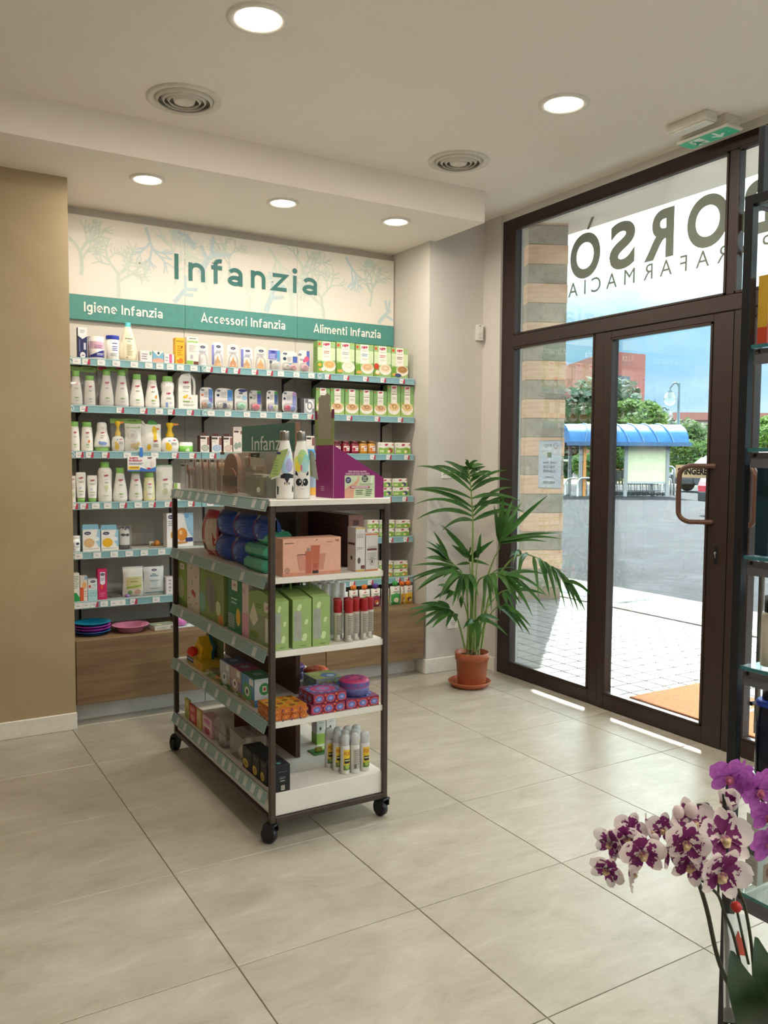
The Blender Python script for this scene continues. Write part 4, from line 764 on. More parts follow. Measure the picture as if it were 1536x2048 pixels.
pr(t, w, h, [('t', 'SUBITO', .22, .80, .11, RED, .34, .05), ('t', 'IN REGALO', .28, .64, .11, RED, .46, .05), ('l', .05, .55, .55, 2, .08, '55628c'), ('t', 'HiPP', .78, .82, .10, '5a3040', .22, .05), ('r', .03, .12, .42, .34, 'e6bf3e'), ('l', .07, .38, .27, 1, .12, '8a6420'), ('p', [(0, 0), (1, 0), (1, .3), (.7, .12), (.45, .26), (.42, .08), (0, .08)], '3a72c0'), ('e', .66, .5, .06, .2, 'dfe2dc'), ('e', .86, .5, .06, .22, 'e3d9d4'), ('r', .68, .14, .8, .24, RED)], y=-.0012)
B().box(-.012, .006, -.0022, -.0014, h*.93, h+.045, M('3b7fd0', .4)).out('blue_tape', t)
for row, lst in ((4, ((762, 783, 0), (785.5, 814.5, 0), (762, 784, 1), (791, 820, 1))),):
    pass
def stack(row, cells, y1, ybase, nm):
    hh = (ybase-y1)/2
    for k, (a, b_, lvl) in enumerate(cells):
        x, w, h2 = span(a, b_, y1 if lvl else (y1+ybase)/2, row, YF); hgt = (h2 if not lvl else h2/2)
        twin(row, a, b_, 0, '%s pack of two jars in the %s column, %s' % ('upper' if lvl else 'lower', nm[k], ROWN[row]), ('c98a3a', '4b4f74', '7a9a3c')[row % 3], z=lvl*(hgt+.0006), wh=hgt-.001)
stack(4, ((757, 784, 0), (786, 819, 0), (757, 783.5, 1), (785.5, 815, 1)), 957, 990.5, ('inner', 'outer', 'inner', 'outer'))
stack(5, ((735, 758, 0), (759.5, 789, 0), (791, 819, 0), (735, 758, 1), (759.5, 790, 1), (792, 821, 1)), 1040, 1071.5, ('first', 'middle', 'outer')*2)
stack(6, ((700, 728, 0), (729, 757, 0), (758, 786, 0), (788, 816, 0), (758, 786, 1), (788, 816, 1)), 1122, 1152.5, ('innermost', 'second', 'third', 'outer', 'third', 'outer'))
# --- fifth shelf
r = 5
vw = wvessel(r, 143, 163, 1072, [(.001, 0), (.95, 0), (1, .05), (1, .8)], 'ecebea', 'cream_tub', wlab('small white pot', r), sy=1., caps=[('lid', [(1, .8), (1.02, .82), (1.02, .97), (.97, 1), (.001, 1)], 'e6e4e4')], items=[('r', .4, .08, .98, .8, 'f4f4f4'), ('e', .68, .62, .22, .1, NAVY), ('l', .46, .9, .42, 2, .1, 'a0a4b4'), ('l', .02, .3, .7, 5, .13, '8c8ca0')], area=(1.6, .04, .76), cat='tub')
def spbox(a, b, y, c, look):
    x, w, h = span(a, b, y, r, YF); hb = h*.82
    o = carton('sponge_box', wlab(look, r), (x, YF+.03, zrow(r)), w-.001, .055, hb, 'a9cfdf', [('p', [(0, 0), (1, 0), (.72, .5), (.86, 1), (0, 1)], 'eceae6'), ('p', [(.72, .5), (1, .2), (1, 1), (.86, 1)], '9ecbe2'), ('e', .82, .55, .12, .1, 'e4f0f4')]+logo(.28, .83, .38, .15)+[('e', .36, .38, .3, .22, c), ('r', 0, 0, 1, .16, 'ece9e2'), ('l', .05, .9, .12, 1, .06, 'a4a09a')], group='sponge boxes')
    B().ext([(-w*.48, hb), (w*.48, hb), (w*.42, h), (-w*.42, h)], -.001, .001, M('8fc3d8', .5), 'y').out('hang_tab', o)
spbox(166, 201.5, 1049.5, 'd8b282', 'sponge box with sandy brown sponge'); spbox(203, 238, 1050.5, 'e6b42e', 'sponge box with yellow sponge')
x, w, h = span(239, 263.5, 1053, r, YF)
t = T('panda_figure', wlab('black and white panda figure in clear case', r), 'figure', (x, YF+.03, zrow(r)))
B().lathe([(.001, .002), (w*.40, .002), (w*.44, h*.06), (w*.44, h*.2)], M('24262a', .4), 20, c=(0, 0, 0)).out('dark_base', t)
B().lathe([(w*.44, h*.2), (w*.45, h*.5), (w*.43, h*.74), (w*.33, h*.9), (w*.15, h*.95), (.001, h*.955)], M('efeeea', .35), 20, close=False).out('body', t)
pr(t, w*.86, h*.9, [('e', .3, .80, .11, .055, '222428'), ('e', .7, .80, .11, .055, '222428'), ('e', .5, .72, .07, .03, '222428'), ('e', .3, .45, .2, .07, '222428'), ('e', .72, .44, .2, .07, '222428')], z0=.03, surf=lambda X, Z: -math.sqrt(max(0, (w*.44)**2-min(abs(X), w*.43)**2)))
for s in (-1, 1): B().lathe([(.001, -.006), (w*.1, -.004), (w*.11, 0), (w*.08, .005), (.001, .008)], M('222428', .5), 12, c=(s*w*.26, 0, h*.93)).out('ear', t)
B().box(-w*.5, w*.5, -.03, .03, .0, h, m_film, .002).out('clear_case', t); pr(t, w, h*.1, logo(.65, .5, .4, .9), y=-.0302, z0=h*.9, name='case_print')
t = T('teether_card', 'teething ring lying on flat white cards on the fifth shelf', 'toy', (wx(300, 5, 4.70), 4.73, zrow(5)))
B().box(-.10, .02, -.04, .06, 0, .002, M('e2dfda', .5)).out('card', t); B().box(.0, .13, -.045, .06, .0022, .005, M('cfc6b6', .5)).out('second_card', t)
B().lathe([(.001, 0), (.012, .002), (.017, .012), (.017, .02), (.012, .03), (.001, .034)], M('dd9440', .35), 16, c=(.05, 0, .005)).out('ring_ball', t); B().tube([(.05+.022*math.cos(a*pi/6), .03+.02*math.sin(a*pi/6), .014) for a in range(12)], .006, M('d8a860', .4), 8, True).out('ring', t); B().lathe([(.001, 0), (.015, 0), (.015, .022), (.001, .023)], M('eceae4', .4), 14, c=(.03, .045, .005)).out('cap', t)
x, w, h = span(332, 388, 1026, r, 4.67)
carton('toy_box', wlab('tall white toy box with orange toy', r), (x, 4.70, zrow(r)), w-.002, .05, h, 'ebeaea', logo(.16, .89, .22, .12)+[('l', .06, .36, .78, 3, .06, 'a2a4b4'), ('p', [(.62, 1), (1, 1), (1, .25), (.8, .45)], '9cc4e2'), ('e', .76, .9, .08, .06, '6a9fd0'), ('e', .57, .36, .20, .2, 'd98b34'), ('e', .52, .42, .06, .07, 'f0c884'), ('e', .2, .36, .06, .1, 'cf9440'), ('e', .5, .12, .3, .035, 'c98a4c'), ('r', .7, .14, .98, .26, '2f3a78')], rz=.12, cat='box')
# --- lowest shelf
r = 6
wcarton(r, 144, 160, 1146.4, .05, 'ece8df', [('p', [(0, 0), (1, 0), (1, .12), (.6, .3), (0, .32)], '2f9a52'), ('l', .2, .9, .9, 8, .06, '9fae94')], 'carton', wlab('white carton with green sweep', r))
wcarton(r, 160.5, 175.6, 1152, .045, 'e8dcd4', [('r', 0, 0, .48, .55, 'dd5a34'), ('e', .6, .62, .3, .14, 'e6b070'), ('r', .6, .85, 1, 1, 'a0c0de'), ('l', .55, .9, .4, 3, .1, 'c8a89c')], 'carton', wlab('small orange toothpaste carton', r))
wcarton(r, 176, 195.4, 1158, .045, 'dfe6e4', logo(.55, .88, .55, .12)+[('e', .2, .66, .14, .07, 'cf5a52'), ('e', .75, .7, .14, .08, 'b9d8d2'), ('r', 0, 0, 1, .5, 'a9d4d6'), ('o', .4, .28, .2, .1, .3, '7fbac0'), ('o', .7, .28, .2, .1, .3, '7fbac0'), ('l', .2, .8, .58, 1, .04, '8ab0b8')], 'carton', wlab('white and aqua carton', r))
wcarton(r, 195.9, 214.8, 1138, .045, 'cf2a68', [('r', .25, .56, .8, .9, 'e9e6ec'), ('e', .52, .56, .28, .08, 'e9e6ec')]+logo(.52, .82, .5, .09)+[('l', .32, .72, .7, 2, .05, '9aa0bc'), ('e', .42, .42, .12, .07, 'e8663a'), ('l', .2, .8, .22, 3, .05, 'e07aa0')], 'carton', wlab('tall magenta carton', r))
t = T('nail_clipper_pack', wlab('flat pack with silver clipper lying down', r), 'pack', (wx(231, 6, 4.7), 4.70, zrow(6))); B().box(-.05, .05, -.03, .03, 0, .003, M('8c8a86', .4), .001).out('card', t); B().box(-.035, .03, -.008, .008, .0032, .013, M('b9b9bc', .25, 1.), .003).out('clipper', t); B().lathe([(.001, 0), (.012, .001), (.013, .012), (.001, .016)], M('9a7fc4', .4), 14, c=(.062, -.02, 0)).out('violet_cap', t)
x, w, h = span(249, 289.5, 1134, r, YF); o = pillow('cotton_pack', wlab('clear bag of white cotton pads', r), (x, YF+.035, zrow(r)), w, .06, h, M('ecebe6', .6), [('r', .12, .04, .92, .68, 'd9d39a'), ('r', .14, .06, .9, .26, 'efe6dc'), ('p', [(.14, .28), (.9, .34), (.9, .40), (.14, .34)], '9dba4c'), ('t', 'cotone', .48, .50, .06, 'a0865c', .5), ('l', .22, .7, .62, 1, .04, 'b0a474'), ('e', .3, .14, .11, .08, '7fae62'), ('e', .7, .15, .16, .09, 'd8a890'), ('e', .78, .10, .1, .06, 'e6c4b4')])
x, w, h = span(290.5, 331, 1131, r, YF); o = pillow('cotton_pack', wlab('white and teal bag of nappy sheets', r), (x, YF+.035, zrow(r)), w, .055, h*.95, M('e4e8ea', .45), [('r', 0, .02, 1, .1, '3f9aaa')]+logo(.5, .90, .28, .08)+[('t', 'Baby', .48, .74, .05, '5a9aa8', .3), ('t', 'Moments', .48, .68, .05, '4a8a9c', .4), ('l', .25, .75, .55, 2, .03, '9fb4bc'), ('o', .5, .42, .12, .06, .2, 'a8d2d4'), ('l', .28, .76, .26, 2, .03, '8fb0bc')])
B().tube(smooth_path([(w*.3, -.002, h*.86), (w*.44, -.002, h*.98), (w*.48, 0, h*.9), (w*.5, 0, h*.78)], 4), .0018, M('e8e8e8', .4), 6).out('cord', o)
wcarton(r, 332.5, 348.5, 1154, .05, 'e8e3e2', [('l', .35, .65, .85, 4, .2, 'a4a4ac'), ('o', .5, .35, .12, .05, .3, '8c8c94')], 'carton', wlab('small white carton behind the trolley post', r))
# --- cabinet top
def plate(name, label, x, y, z, R, h, col, n=30, cat='plate', group=None):
    o = B().lathe([(.001, 0), (R*.62, 0), (R*.66, .002), (R*.76, h*.85), (R*.98, h*.97), (R, h), (R*.97, h*1.06), (R*.77, h*.95), (R*.66, .0045), (.001, .004)], M(col, .25), n).out(name, None, (x, y, z)); return tag(o, label, cat, group)
xc = (wx(147, 7, 4.62)+wx(224, 7, 4.62))/2+.002; Rp = (wx(224, 7, 4.62)-wx(147, 7, 4.62))/2-.004; z = .4458
for k, (c, lab) in enumerate((('2f6fb8', 'dark blue plastic plate at the bottom of the plate stack'), ('b64ac0', 'magenta plastic plate second from bottom in the stack'), ('c04ec4', 'purple plastic plate third from bottom in the stack'), ('1f8fb4', 'turquoise plastic plate on top of the stack'))):
    o = plate('plastic_plate', lab, xc, 4.645, z, Rp, .021, c, group='plastic plates stacked on the cabinet'); z += .0155
plate('plastic_bowl', 'pink plastic bowl beside the plate stack on the cabinet', wx(262, 7, 4.62), 4.63, .4458, (wx(301, 7, 4.62)-wx(226, 7, 4.62))/2, .036, 'd98cac', cat='bowl')
carton('flat_box', 'flat grey green box lying beside the pink bowl', (wx(326, 7, 4.60), 4.61, .4457), .13, .10, .026, 'dcdad0', [('r', .7, .2, .95, .8, '8a8c86'), ('l', .1, .6, .7, 2, .3, 'b0b0a6')], top=[('r', 0, 0, 1, 1, '8f9a86'), ('e', .3, .35, .12, .2, 'c9c7a8')], rz=.12)
t = T('pink_rattle', 'shiny pink ball toy on a flat card behind the trolley post', 'toy', (wx(362, 7, 4.62), 4.63, .4457)); B().box(-.045, .08, -.055, .05, 0, .002, M('cfe0e2', .5)).out('card', t); B().lathe([(.001, 0), (.022, .004), (.033, .02), (.033, .03), (.022, .048), (.001, .054)], M('d67cc4', .2), 20, 1.15, 1, (0, -.005, .002)).out('ball', t)
def spouch(a, b, y, cc, c, lab, ip):
    x, w, h = span(a, b, y, 7, 4.60); hb = h*.80
    o = pillow('fruit_pouch', lab, (x, 4.63, .4457), w*.98, .035, hb, M('e2ddd2', .35), [('r', .02, .0, .98, .5, c), ('p', [(.02, .5), (.98, .5), (.98, .58), (.5, .66), (.02, .58)], c), ('t', 'HiPP', .5, .84, .055, RED, .34, .05), ('l', .2, .8, .76, 2, .05, '6a7460'), ('e', .5, .28, .26, .13, ip), ('e', .62, .2, .14, .08, 'efe6c0')], crimp=.05, group='fruit puree pouches with spouts', cat='pouch')
    bb = B(); bb.lathe([(.006, hb-.002), (.006, hb+.004), (.013, hb+.004), (.0135, h), (.009, h+.001), (.001, h+.001)], M(cc, .4), 12); bb.box(-.02, .02, -.002, .002, hb+.006, h-.004, M(cc, .4), .001); bb.out('cap', o)
for k, q in enumerate(((678, 700, 1177, '5f3f94', '7a4a62'), (702, 720, 1172, 'e07a2c', '8fae4a'), (722, 744, 1171, 'dd7426', '7fae52'), (745.5, 764, 1169, '5f3f94', '8c2f52'), (766, 782.5, 1170, 'd8d06a', 'c9c25a'), (784, 804, 1164, '3f9a48', '3f9a4c'), (805, 811.5, 1164, 'd8702c', 'c4912a'), (812, 828.5, 1163, 'e0762a', 'dfb42c'))):
    spouch(*q, '%s fruit pouch with %s cap, %s from the palm' % (('plum', 'green', 'leaf green', 'berry red', 'lime', 'bright green', 'mustard', 'yellow')[k], ('purple', 'orange', 'orange', 'purple', 'pale', 'green', 'orange', 'orange')[k], ORD[8-k]), ('6a2a4a', 'e0c060', 'd8a850', 'c4602c', 'e8e0a0', 'e9e4c4', 'a8752c', '8a5a2c')[k])
# ================================================================ display trolley
TZ = [1.251, .972, .705, .447, .183]
TX0, TX1, TY0, TY1 = 1.170, 1.662, 2.738, 3.905
m_tube = noisy('trolley_steel', [(.3, '3a2f28'), (.7, '44382f')], 30, .45); m_lam = noisy('white_laminate', [(.3, 'dcd8d2'), (.7, 'e4e0da')], 12, .45)
m_div = noisy('dark_walnut', [(.3, '4a3326'), (.7, '5c4232')], 4, .55, stretch=(1, 1, 8)); m_trail = noisy('trolley_price_rail', [(.3, '7f9c9b'), (.7, '87a4a3')], 9, .35)
tr = T('display_trolley', 'white and dark steel display trolley on black casters in mid floor', 'trolley', ((TX0+TX1)/2, (TY0+TY1)/2, 0))
cx, cy = (TX0+TX1)/2, (TY0+TY1)/2; hx, hy, q = (TX1-TX0)/2, (TY1-TY0)/2, .021
for sx_ in (-1, 1):
    for sy_ in (-1, 1):
        a, c = sx_*hx, sy_*hy; x = sorted((a, a-sx_*q)); y = sorted((c, c-sy_*q))
        B().box(x[0], x[1], y[0], y[1], .077, 1.228, m_tube, .002).out('post', tr)
        k = B(); k.box(-.012, .012, -.004, .004, -.035, 0, m_black, .002)
        ca = B().box(-.02, .02, -.02, .02, -.008, 0, m_black, .002).out('caster', tr, (a-sx_*.012, c-sy_*.012, .077), (.6, 2.2, .3, 1.0)[(sx_+1)+(sy_+1)//2])
        B().lathe([(.001, -.013), (.026, -.013), (.030, -.010), (.030, .010), (.026, .013), (.001, .013)], M('14151a', .4), 22, X=Matrix.Translation((0, .014, -.046)) @ Matrix.Rotation(pi/2, 4, 'Y')).out('wheel', ca)
        f = B(); f.ext([(-.016, -.03), (.03, -.06), (.036, -.035), (.03, -.012), (.0, .0), (-.016, -.005)], -.019, -.0145, m_black, 'x'); f.ext([(-.016, -.03), (.03, -.06), (.036, -.035), (.03, -.012), (.0, .0), (-.016, -.005)], .0145, .019, m_black, 'x'); f.box(-.019, .019, -.012, .03, -.012, -.004, m_black, .002); f.out('fork', ca)
for z in (.077, 1.207):
    for s_ in (-1, 1):
        x = sorted((s_*hx, s_*(hx-q))); B().box(x[0], x[1], -hy+q, hy-q, z, z+q, m_tube, .002).out('rail', tr)
        y = sorted((s_*hy, s_*(hy-q))); B().box(-hx+q, hx-q, y[0], y[1], z, z+q, m_tube, .002).out('rail', tr)
B().box(-hx-.002, hx+.004, -hy-.004, hy+.004, 1.2285, TZ[0]-.0005, m_lam, .002).out('top_board', tr)
for z in TZ[1:4]: B().box(-hx+.010, hx-.010, -hy+.008, hy-.008, z-.0225, z-.0005, m_lam, .0015).out('shelf', tr)
B().box(-hx+.012, hx-.012, -hy+.012, hy-.012, .0985, TZ[4]-.0005, m_lam, .002).out('base_box', tr)
B().box(1.412-cx, 1.432-cx, 3.045-cy, 3.86-cy, TZ[4], 1.2065, m_div, .001).out('divider', tr)
hb = B().box(1.404-cx, 1.426-cx, 3.034-cy, 3.60-cy, TZ[0], 1.54, noisy('header_wood', [(.3, '75553f'), (.7, '87654b')], 5, .5, stretch=(1, 1, 6)), .001).out('header_board', tr)
B().box(1.4020-cx, 1.4038-cx, 3.036-cy, 3.60-cy, 1.385, 1.5395, M('3f6d60', .5)).out('green_panel', hb)
pr(hb, .40, .06, [('t', 'Infanzia', .5, 0, 1, 'd6dcd2', -1., .0)], name='lettering', rz=-pi/2, loc=(1.4018-cx, 3.28-cy, 1.432))
tgm = B().box(-.016, .016, -.0012, 0, -.0165, .0165, M('c6cbc8', .5)).mesh('price_tag')
TT = [(352, 357, 363, 379, 395, 411, 436, 470, 507, 526), (356, 384, 427, 484), (364, 418, 467, 508), (357, 385, 409, 433, 457, 478), (356, 370, 384, 399, 412, 433, 447, 459, 475, 490, 505, 519)]
for k, z in enumerate(TZ):
    y0, y1 = (2.745, 3.875) if k == 0 else (2.764, 3.90)
    rl = B().box(0, y1-y0, -.0015, .0015, -.042, .004, m_trail, .001).out('price_rail', tr, (1.1685-cx, y1-cy, z-.001), rot=(0, 0, -pi/2)); rl.rotation_euler = Matrix.Rotation(-pi/2, 3, 'Z').to_euler(); rl.rotation_euler.rotate(Matrix.Rotation(.32, 3, 'Y'))
    B().box(.0005, y1-y0-.0005, -.0026, -.0016, .0005, .0035, M('a3bab9', .3)).out('rail_lip', rl); B().box(.0005, y1-y0-.0005, -.0026, -.0016, -.0415, -.039, M('a3bab9', .3)).out('rail_lip', rl)
    for px in TT[k]:
        yy = atX(px, (985, 1130, 1250, 1370, 1480)[k], 1.16).y
        if y0+.02 < yy < y1-.02: link('price_tag', tgm, rl, (y1-yy, -.0018, -.019))
# ---------------------------------------------------------------- products on the trolley
ym = (960, 1090, 1250, 1380, 1500)
def tY(px, k, X=1.192): return atX(px, ym[k], X).y
def tZt(px, ytop, k, X=1.192): return atX(px, ytop, X).z-TZ[k]
def tcart(k, px0, px1, ytop, d, col, items, name, label, X=1.192, h=None, **kw):
    """carton whose face looks to the trolley's price-rail side"""
    y0, y1 = tY(px0, k, X), tY(px1, k, X); return carton(name, label, (X+d/2, (y0+y1)/2, TZ[k]), y0-y1-.0015, d, h or min(.235, tZt((px0+px1)/2, ytop, k, X)), col, items, rz=-pi/2, **kw)
def fX(px, k, Y=2.757): return atY(px, (995, 1150, 1295, 1430, 1570)[k], Y).x
def fcart(k, px0, px1, ytop, d, col, items, name, label, Y=2.757, **kw):
    x0, x1 = fX(px0, k, Y), fX(px1, k, Y); return carton(name, label, ((x0+x1)/2, Y+d/2, TZ[k]), x1-x0-.001, d, atY((px0+px1)/2, ytop, Y).z-TZ[k], col, items, **kw)
# top board
m_case = clear('ffffff', .06, .05, .14, 'd8d0c6')
for i, (a, b_, y, c, lk) in enumerate(((361.5, 378, 927, '8a6a5c', 'brown bibs'), (379, 391.4, 917, 'a8a49c', 'grey spoons'), (392, 406.4, 917, 'a87868', 'pink spoons'), (407, 419.5, 917, '9c9a8e', 'white forks'), (420, 438, 917, 'b08a68', 'sand cups'))):
    y0, y1 = tY(a, 0), tY(b_, 0); w = y0-y1-.002; h = tZt((a+b_)/2, y, 0)
    t = T('clear_pack', 'narrow clear pack of %s on the trolley top' % lk, 'pack', (1.192+.03, (y0+y1)/2, TZ[0]), -pi/2, group='clear tableware packs on the trolley top')
    B().box(-w/2, w/2, -.03, .03, .0004, h, m_case, .002).out('clear_case', t); B().box(-w*.42, w*.42, .0255, .0275, .003, h*.96, M('8d8279', .5)).out('backing_card', t)
    for s in (-1, 1):
        b = B(); b.lathe([(.001, .004), (w*.10, .006), (w*.09, h*.5), (w*.16, h*.62), (w*.2, h*.74), (w*.14, h*.86), (.001, h*.88)], M(c, .4), 12, 1, .5, (s*w*.2, 0, 0)); b.out('utensil', t)
    pr(t, w, h, [('r', .08, .9, .5, .96, '3e3630'), ('r', .8, .7, .95, .96, 'a0604c')], y=-.0302)
y0, y1 = tY(440, 0), tY(472, 0); w, h = y0-y1-.002, tZt(456, 903, 0)
t = T('plate_set_box', 'clear box with tall terracotta plates on the trolley top', 'box', (1.235, (y0+y1)/2, TZ[0]), -pi/2)
B().box(-w/2, w/2, -.043, .043, .0004, h, m_case, .002).out('clear_case', t)
B().ext(rrect(w*.9, h*.93, w*.4, 6, 0, h*.49), -.03, -.012, M('94563f', .5), 'y').out('plate', t); B().ext(rrect(w*.9, h*.6, w*.4, 6, 0, h*.32), -.035, -.0305, M('9a5c44', .5), 'y').out('bowl', t); B().box(-w*.48, w*.48, .035, .037, .004, h*.97, M('b08a78', .5)).out('backing_card', t)
pr(t, w, h, [('r', .04, .93, .3, .985, '3e3630')], y=-.0432)
y0, y1 = tY(473, 0), 2.832; w, h = y0-y1-.004, tZt(500, 903.5, 0)
t = T('tableware_set_box', 'big clear box with grey green tableware set behind the penguin bottle', 'box', (1.258, (y0+y1)/2, TZ[0]), -pi/2)
B().box(-w/2, w/2, -.065, .065, .0004, h, m_case, .002).out('clear_case', t); B().box(-w*.48, w*.48, .055, .057, .004, h*.97, M('a59c8c', .5)).out('backing_card', t)
B().box(-w*.45, -w*.05, -.04, .03, .004, h*.5, M('8f9080', .5), .01).out('container', t); B().box(-w*.02, w*.2, -.045, .03, .004, h*.5, M('8b8f74', .5), .01).out('container', t); B().lathe([(.001, .004), (.03, .004), (.036, h*.45), (.03, h*.5)], M('8a9488', .5), 16, c=(w*.34, -.005, 0)).out('cup', t); B().box(-w*.4, -w*.1, -.045, -.03, h*.55, h*.9, M('9a9a8a', .5), .004).out('bib', t)
pr(t, w, h, [('r', .5, .88, .82, .97, '2c2826'), ('t', 'suavinex', .66, .905, .035, 'd8d0c8', .26), ('r', .44, .68, .48, .98, 'b8603f'), ('r', .5, .68, .98, .86, 'c2bab0'), ('e', .78, .18, .06, .06, 'ecebe4'), ('l', .52, .95, .6, 2, .1, '8f8a80')], y=-.0652)
def steelb(px, label, face):
    p = atZ(px, 997, TZ[0]+.0); R = .0322; H = .246; loc = (p.x, 2.79, TZ[0])
    o = vessel('steel_bottle', label, loc, R, H, [(.001, 0), (.93, 0), (.99, .02), (1, .06), (1, .36), (.97, .5), (.80, .68), (.56, .82), (.50, .86)], 'eceae6', sy=1., r=.22, rz=-.36, caps=[('steel_cap', [(.53, .86), (.55, .87), (.55, .97), (.49, 1), (.001, 1)], M('9a938a', .3, .9))], items=face, area=(1.9, .0, 1.0), n=28)
    return o
pen = [('p', [(.03, .08), (.1, .06), (.12, .18), (.03, .2)], '1c1f26'), ('e', .94, .15, .04, .05, '1c1f26'), ('e', .52, .52, .30, .16, 'a8cce6'), ('e', .62, .62, .22, .12, 'b8d8ee'), ('e', .74, .5, .2, .1, 'a8a8d8'), ('r', .22, .31, .98, .35, '20242c'), ('p', [(.22, .31), (.98, .31), (.98, .36), (.72, .38), (.40, .38), (.22, .35)], '20242c'), ('p', [(.45, .31), (.75, .31), (.6, .235)], '20242c'), ('e', .46, .235, .03, .02, '15171c'), ('e', .72, .235, .03, .02, '15171c'), ('p', [(.56, .235), (.64, .235), (.6, .21)], 'd8963c')]
pan = [('e', .35, .55, .28, .10, 'd8d86a'), ('e', .3, .48, .2, .08, 'e8d84a'), ('e', .55, .6, .3, .13, 'a9cf8c'), ('e', .75, .56, .2, .1, '8fcfc4'), ('e', .66, .48, .24, .09, 'a4cfd0'), ('e', .46, .46, .06, .05, 'dd7aa8'), ('r', .08, .355, .92, .36, 'e9e7e2'), ('p', [(.1, .36), (.14, .42), (.26, .37), (.24, .34)], '17191c'), ('p', [(.76, .37), (.88, .42), (.9, .36), (.78, .34)], '17191c'), ('e', .31, .25, .17, .055, '17191c'), ('e', .70, .25, .17, .055, '17191c'), ('e', .38, .26, .035, .018, 'f2f2f0'), ('e', .63, .26, .035, .018, 'f2f2f0'), ('p', [(.46, .215), (.56, .215), (.51, .18)], '17191c'), ('r', .42, .15, .60, .156, 'b08a7a')]
o = steelb(559.5, 'white steel bottle with penguin face and green tag', pen)
tg = B(); tg.ext([(-.022, 0), (.014, .012), (.048, .108), (.012, .096)], -.002, 0, M('9db26a', .5), 'y'); tg.ext([(-.014, -.004), (.022, .008), (.054, .10), (.018, .09)], .0005, .0015, M('d9d8d2', .5), 'y'); tg.out('hang_tag', o, (-.037, -.028, .075)); pr(o, .05, .09, [('l', .3, .7, .7, 6, .11, '7e9254'), ('e', .72, .95, .16, .05, '2b3160')], y=-.0302, z0=.08, x0=-.035, name='tag_print')
o = steelb(598.5, 'white steel bottle with panda face', pan)
tg = B(); tg.ext([(0, .0), (.022, -.012), (.006, .088), (-.006, .098)], -.002, 0, M('8f938a', .5), 'y'); tg.ext([(-.008, .004), (.012, -.006), (-.002, .09), (-.01, .1)], .0005, .0016, M('7b8a5c', .5), 'y'); tg.out('hang_tag', o, (.040, -.002, .08))
p = atZ(622, 990, TZ[0]); vessel('drinking_bottle', 'blue sports bottle standing behind the panda bottle', (p.x, p.y+.02, TZ[0]), .032, .185, [(.001, 0), (.95, 0), (1, .03), (1, .2), (.92, .3), (1, .42), (.94, .7), (.6, .8), (.5, .82)], 'a9c4dc', sy=1., caps=[('cap', [(.72, .78), (.78, .8), (.74, .97), (.6, 1), (.001, 1)], '2f8fd6'), ('yellow_foot', [(1.02, .0), (1.02, .16), (.99, .165)], 'd9a52c')])
# magenta counter display
xl, xr = fX(667, 0, 2.765), fX(767, 0, 2.765); yl = atX(631.6, 994, xl).y
dz = lambda y, px=667: atY(px, y, 2.765).z-TZ[0]
t = T('counter_display', 'magenta cardboard counter display with tall header on the trolley top', 'display', (xl, 2.765, TZ[0])); W_, D_ = xr-xl, yl-2.765
mm = M('851a66', .4); hl, hr = dz(890), dz(957, 767)
b = B(); b.ext([(0, 0), (W_, 0), (W_, hr), (W_*.97, hr+.006), (0, hl)], 0, .0015, mm, 'y'); b.ext([(0, 0), (W_, 0), (W_, hr), (W_*.97, hr+.006), (0, hl)], D_-.0015, D_, mm, 'y'); b.box(0, .0015, .0015, D_-.0015, 0, hl, mm); b.box(W_-.0015, W_, .0015, D_-.0015, 0, hr, mm); b.box(.0015, W_-.0015, .0015, D_-.0015, 0, .0015, mm); b.out('tray', t)
B().box(-.0012, -.0002, .0, .0012, 0, hl, M('d8a8c4', .5)).out('cut_edge', t)
B().ext([(W_*.2, hl*.45), (W_*.62, hl*.5), (W_*.56, hl*.74), (W_*.5, hl*.80), (W_*.38, hl*.80), (W_*.25, hl*.88)], D_*.45, D_*.5, M('55663c', .5), 'y').out('inner_pack', t)
pr(t, W_, hl, [('t', 'PIEDI SECCHI, RUVIDI,', .47, .49, .028, 'e8d4e0', .40), ('t', 'SCREPOLATI CON CALLOSITA', .47, .445, .028, 'e8d4e0', .48), ('r', .215, .0, .815, .43, 'c9d6b4'), ('p', [(.215, .0), (.39, .0), (.40, .09), (.42, .2), (.49, .30), (.51, .40), (.48, .42), (.45, .33), (.36, .26), (.28, .22), (.215, .16)], 'd7a48c'), ('e', .285, .34, .055, .06, '2c3158'), ('l', .255, .315, .36, 2, .03, 'c8cbe0'), ('e', .615, .365, .065, .066, '38443c'), ('l', .57, .66, .4, 3, .03, 'c8d0c0'), ('p', [(.72, .3), (.76, .28), (.79, .41), (.75, .42)], 'e4ecd8'), ('r', .32, .185, .71, .225, '8a2a56'), ('l', .34, .69, .217, 1, .05, 'e0c8d4'), ('l', .43, .58, .15, 3, .035, '566a52'), ('l', .63, .76, .16, 4, .035, '566a52'), ('r', .61, .02, .613, .16, '8fa884'), ('l', .5, .78, .27, 1, .04, '9cab8a')], x0=W_/2, y=0)
h2 = dz(877, 650); hT = dz(786, 650); hM = dz(835, 650)
b = B(); b.box(0, .0012, 0, D_, hl, h2, M('8b9a5c', .5)); b.ext([(0, h2), (D_*.16, h2), (D_*.10, hM), (-D_*.02, hM)], 0, .0012, M('8b9a5c', .5), 'x'); b.ext([(D_, h2), (D_*.86, h2), (D_*.92, hM), (D_*1.06, hM)], 0, .0012, M('8b9a5c', .5), 'x'); b.out('header_band', t)
for y in (-D_*.02, D_*.92): B().box(-.0004, .0016, y, y+D_*.14, hM, hM+.032, M('7c2a4c', .5), .0003).out('header_tip', t)
